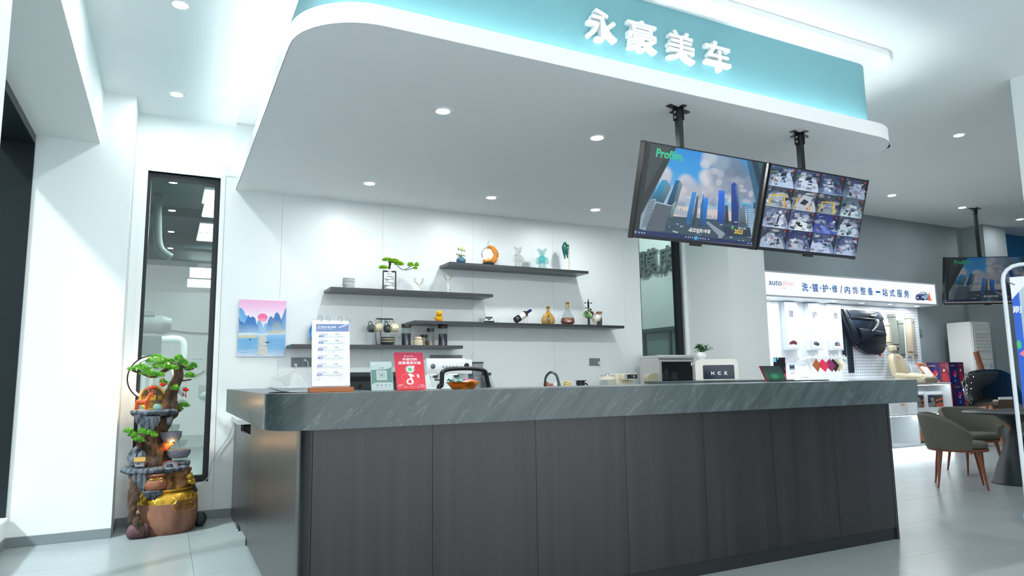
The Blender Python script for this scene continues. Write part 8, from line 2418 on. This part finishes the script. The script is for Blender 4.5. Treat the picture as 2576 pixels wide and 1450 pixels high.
obj('pipe_elbow', MB().tube(smooth_path([c+Vector((0.15, -0.05, -0.2)), c+Vector((0.36, -0.05, -0.2)), c+Vector((0.42, -0.05, -0.28)), c+Vector((0.42, -0.05, -0.5))], 5), 0.05, 12), wp, t, True)
obj('hose', MB().tube(smooth_path([c+Vector((0.42, -0.05, -0.5)), c+Vector((0.32, -0.08, -0.62)), c+Vector((0.36, -0.1, -0.85)), c+Vector((0.46, -0.1, -0.98))], 6), 0.025, 8), mat('hose_dark', (50, 66, 70), 0.5), t, True)
o = obj('pressure_hose', MB().tube(smooth_path([G(428, 832, 14.2), G(460, 836, 14.22), G(500, 839, 14.22), G(545, 840, 14.22)], 5), 0.012, 8), mat('hose_dark', (50, 66, 70), 0.5), None, True)
tag(o, 'thin dark pressure hose strung along the wash bay wall', 'hose')
o = obj('drain_pipe', MB().tube(smooth_path([(G(395, 540, 9.2).x, 9.2, 3.49), (G(395, 560, 9.2).x, 9.2, 3.2), (G(400, 615, 9.2).x, 9.2, 2.85), (G(412, 640, 9.2).x+0.08, 9.2, 2.72)], 5), 0.05, 12), mat('duct_dark', (70, 88, 92), 0.5), None, True)
tag(o, 'grey bent duct pipe below the dark wash bay ceiling', 'pipe')
# shelf rack under the pump
t = thing('equipment_frame', 'white metal equipment frame below the pump', 'rack', (G(375, 880, 10.7).x, 10.7, 1.0), w=True)
fx0_, fx1_ = G(366, 880, 10.6).x, G(384, 880, 10.6).x
for x in (fx0_, fx1_):
    obj('upright', MB().box(x-0.02, x+0.02, 10.56, 10.6, 0.0, c.z-0.47), wp, t)
for py in (869, 884, 902):
    z = G(375, py, 10.6).z
    obj('rail', MB().box(fx0_, fx1_, 10.555, 10.595, z-0.03, z+0.03), wp, t)
a, b = G(479, 912, YW-0.01), G(514.5, 898, YW-0.01)
t = thing('bay_sign', 'small white wall sign with Chinese lettering in the wash bay', 'sign', ((a.x+b.x)/2, YW, a.z), w=True)
obj('plate', MB().box(a.x, b.x, YW-0.006, YW+0.004, a.z, b.z), mat('sign_plate_white', (230, 238, 240), 0.3), t)
S = Print((a.x, YW-0.0065, a.z), (b.x-a.x, 0, 0), (0, 0, b.z-a.z)); S.text('高压枪放置处', 0.06, 0.3, 0.5, (90, 110, 112), 0.0, w=0.9); S.rect(0, 0, 1, 0.1, (150, 206, 206)); S.build('lettering', pr, t)
a, b = G(514, 945, YW-0.03), G(524, 862, YW-0.03)
t = thing('gun_holder', 'black wall rack for pressure guns in the wash bay', 'rack', ((a.x+b.x)/2, YW, a.z), w=True)
obj('backplate', MB().box(a.x+0.03, b.x, YW-0.03, YW+0.004, a.z, b.z, 0.005), scr_black, t)
for k in range(5):
    z = lerp(a.z, b.z, 0.12+0.19*k)
    obj('peg', MB().cyl((a.x+0.06, YW-0.03, z), (a.x+0.06, YW-0.09, z+0.02), 0.012, seg=8), gm, t, True)
obj('hose', MB().tube(smooth_path([G(515, 933, YW-0.05), G(505, 940, YW-0.06), G(488, 948, YW-0.06)], 4), 0.012, 8), mat('hose_dark', (50, 66, 70), 0.5), t, True)
# pale car parked in the bay, nose towards the glass
cp_ = mat('pale_car_paint', (186, 198, 196), 0.3, coat=0.5)
t = thing('parked_car', 'pale silver car parked in the wash bay behind the glass', 'car', (1.45, 9.3, 0), w=True)
cx_, y0_ = 1.5, 8.0
secs = []
for (y, w, zb, zh, zr, wr) in ((0.0, 0.72, 0.25, 0.62, 0.64, 0.6), (0.12, 0.82, 0.2, 0.72, 0.76, 0.7), (0.5, 0.9, 0.2, 0.84, 0.88, 0.78), (1.05, 0.92, 0.2, 0.92, 0.98, 0.8), (1.15, 0.92, 0.2, 0.94, 1.05, 0.78), (1.75, 0.92, 0.2, 0.97, 1.42, 0.62), (2.1, 0.92, 0.2, 0.98, 1.5, 0.6), (2.9, 0.92, 0.22, 0.98, 1.44, 0.6)):
    secs.append([(cx_-w, y0_+y, zb), (cx_+w, y0_+y, zb), (cx_+w+0.01, y0_+y, (zb+zh)/2), (cx_+w-0.02, y0_+y, zh), (cx_+wr, y0_+y, zr), (cx_, y0_+y, zr+0.03), (cx_-wr, y0_+y, zr), (cx_-w+0.02, y0_+y, zh), (cx_-w-0.01, y0_+y, (zb+zh)/2)])
B = MB(); vv = [[B.bm.verts.new(p) for p in s] for s in secs]
for A, Q in zip(vv[:-1], vv[1:]):
    for i in range(9): B._face([A[i], A[(i+1) % 9], Q[(i+1) % 9], Q[i]])
B._face(vv[0]); B._face(vv[-1][::-1])
obj('body', B, cp_, t, True)
ws = mat('car_glass', (120, 140, 142), 0.08)
def off(p, n, d=0.012): return Vector(p)+Vector(n)*d
obj('windscreen', MB().prism([off((cx_-0.72, y0_+1.17, 1.06), (0, -0.5, 0.85)), off((cx_+0.72, y0_+1.17, 1.06), (0, -0.5, 0.85)), off((cx_+0.56, y0_+1.72, 1.41), (0, -0.5, 0.85)), off((cx_-0.56, y0_+1.72, 1.41), (0, -0.5, 0.85))], (0, -0.006, 0.01)), ws, t)
obj('side_window', MB().prism([(cx_-0.9, y0_+1.3, 1.0), (cx_-0.66, y0_+1.8, 1.4), (cx_-0.64, y0_+2.6, 1.42), (cx_-0.9, y0_+2.7, 1.0)], (-0.012, 0, 0.006)), ws, t)
for s in (-1, 1):
    obj('headlamp', MB().ball((cx_+s*0.62, y0_+0.12, 0.66), 0.16, 0.08, 0.07), mat('lamp_glass', (214, 224, 224), 0.1), t, True)
    obj('wheel', MB().cyl((cx_+s*0.78, y0_+0.75, 0.31), (cx_+s*0.93, y0_+0.75, 0.31), 0.31, seg=24), mat('tyre_black', (24, 24, 26), 0.7), t, True)
    obj('mirror', MB().ball((cx_+s*1.02, y0_+1.35, 1.02), 0.1, 0.06, 0.07), cp_, t, True)

# ================================================================ film room seen through the narrow window
t = thing('film_room_sign', 'large chrome Chinese letters on the white film room fascia', 'sign', (7.18, 9.0, 2.3), w=True)
chl = mat('chrome_letter', (150, 158, 160), 0.25, metal=0.85)
XF = 7.198
def X3(px, py): return onx(px, py, XF-0.03)
for ch, (xa, ya), (xb, yb) in (('膜', (1609, 697), (1652, 628)), ('房', (1659, 688), (1700, 618))):
    a = X3(xa, ya); b = X3(xb, yb)
    z0, z1 = X3((xa+xb)/2, ya).z, X3((xa+xb)/2, yb).z
    obj('letter', letter_solid(ch, (XF, a.y, z0+0.02), (0, -1, 0), (0, 0, 1), (-1, 0, 0), z1-z0-0.02, 0.045, 0.012, a.y-b.y), chl, t)
zf = X3(1640, 712).z
gd = thing('glass_partition', 'grey-green glass partition with slim dark frames under the film room sign', 'partition', (7.25, 9.0, 0), w=True)
fr_ = mat('partition_frame', (70, 96, 96), 0.35, metal=0.3)
obj('head_rail', MB().box(7.2, 7.3, 7.25, 12.0, 1.9, 1.98).box(7.17, 7.2, 7.25, 12.0, 1.93, 1.98), fr_, gd)
for k in range(7):
    y = 7.3+k*0.66
    obj('post', MB().box(7.2, 7.28, y, y+0.045, 0, 1.9), fr_, gd)
    obj('pane', MB().box(7.235, 7.245, y+0.045, y+0.66, 0.0, 1.9), mat('frosted_green_glass', (126, 152, 150), 0.3), gd)
downlight('downlight', 'round recessed downlight in the film room ceiling', (6.3, 8.6, 4.0), 'downlights in the film room', 13)
downlight('downlight', 'round recessed downlight deep in the film room ceiling', (6.3, 10.2, 4.0), 'downlights in the film room', 13)
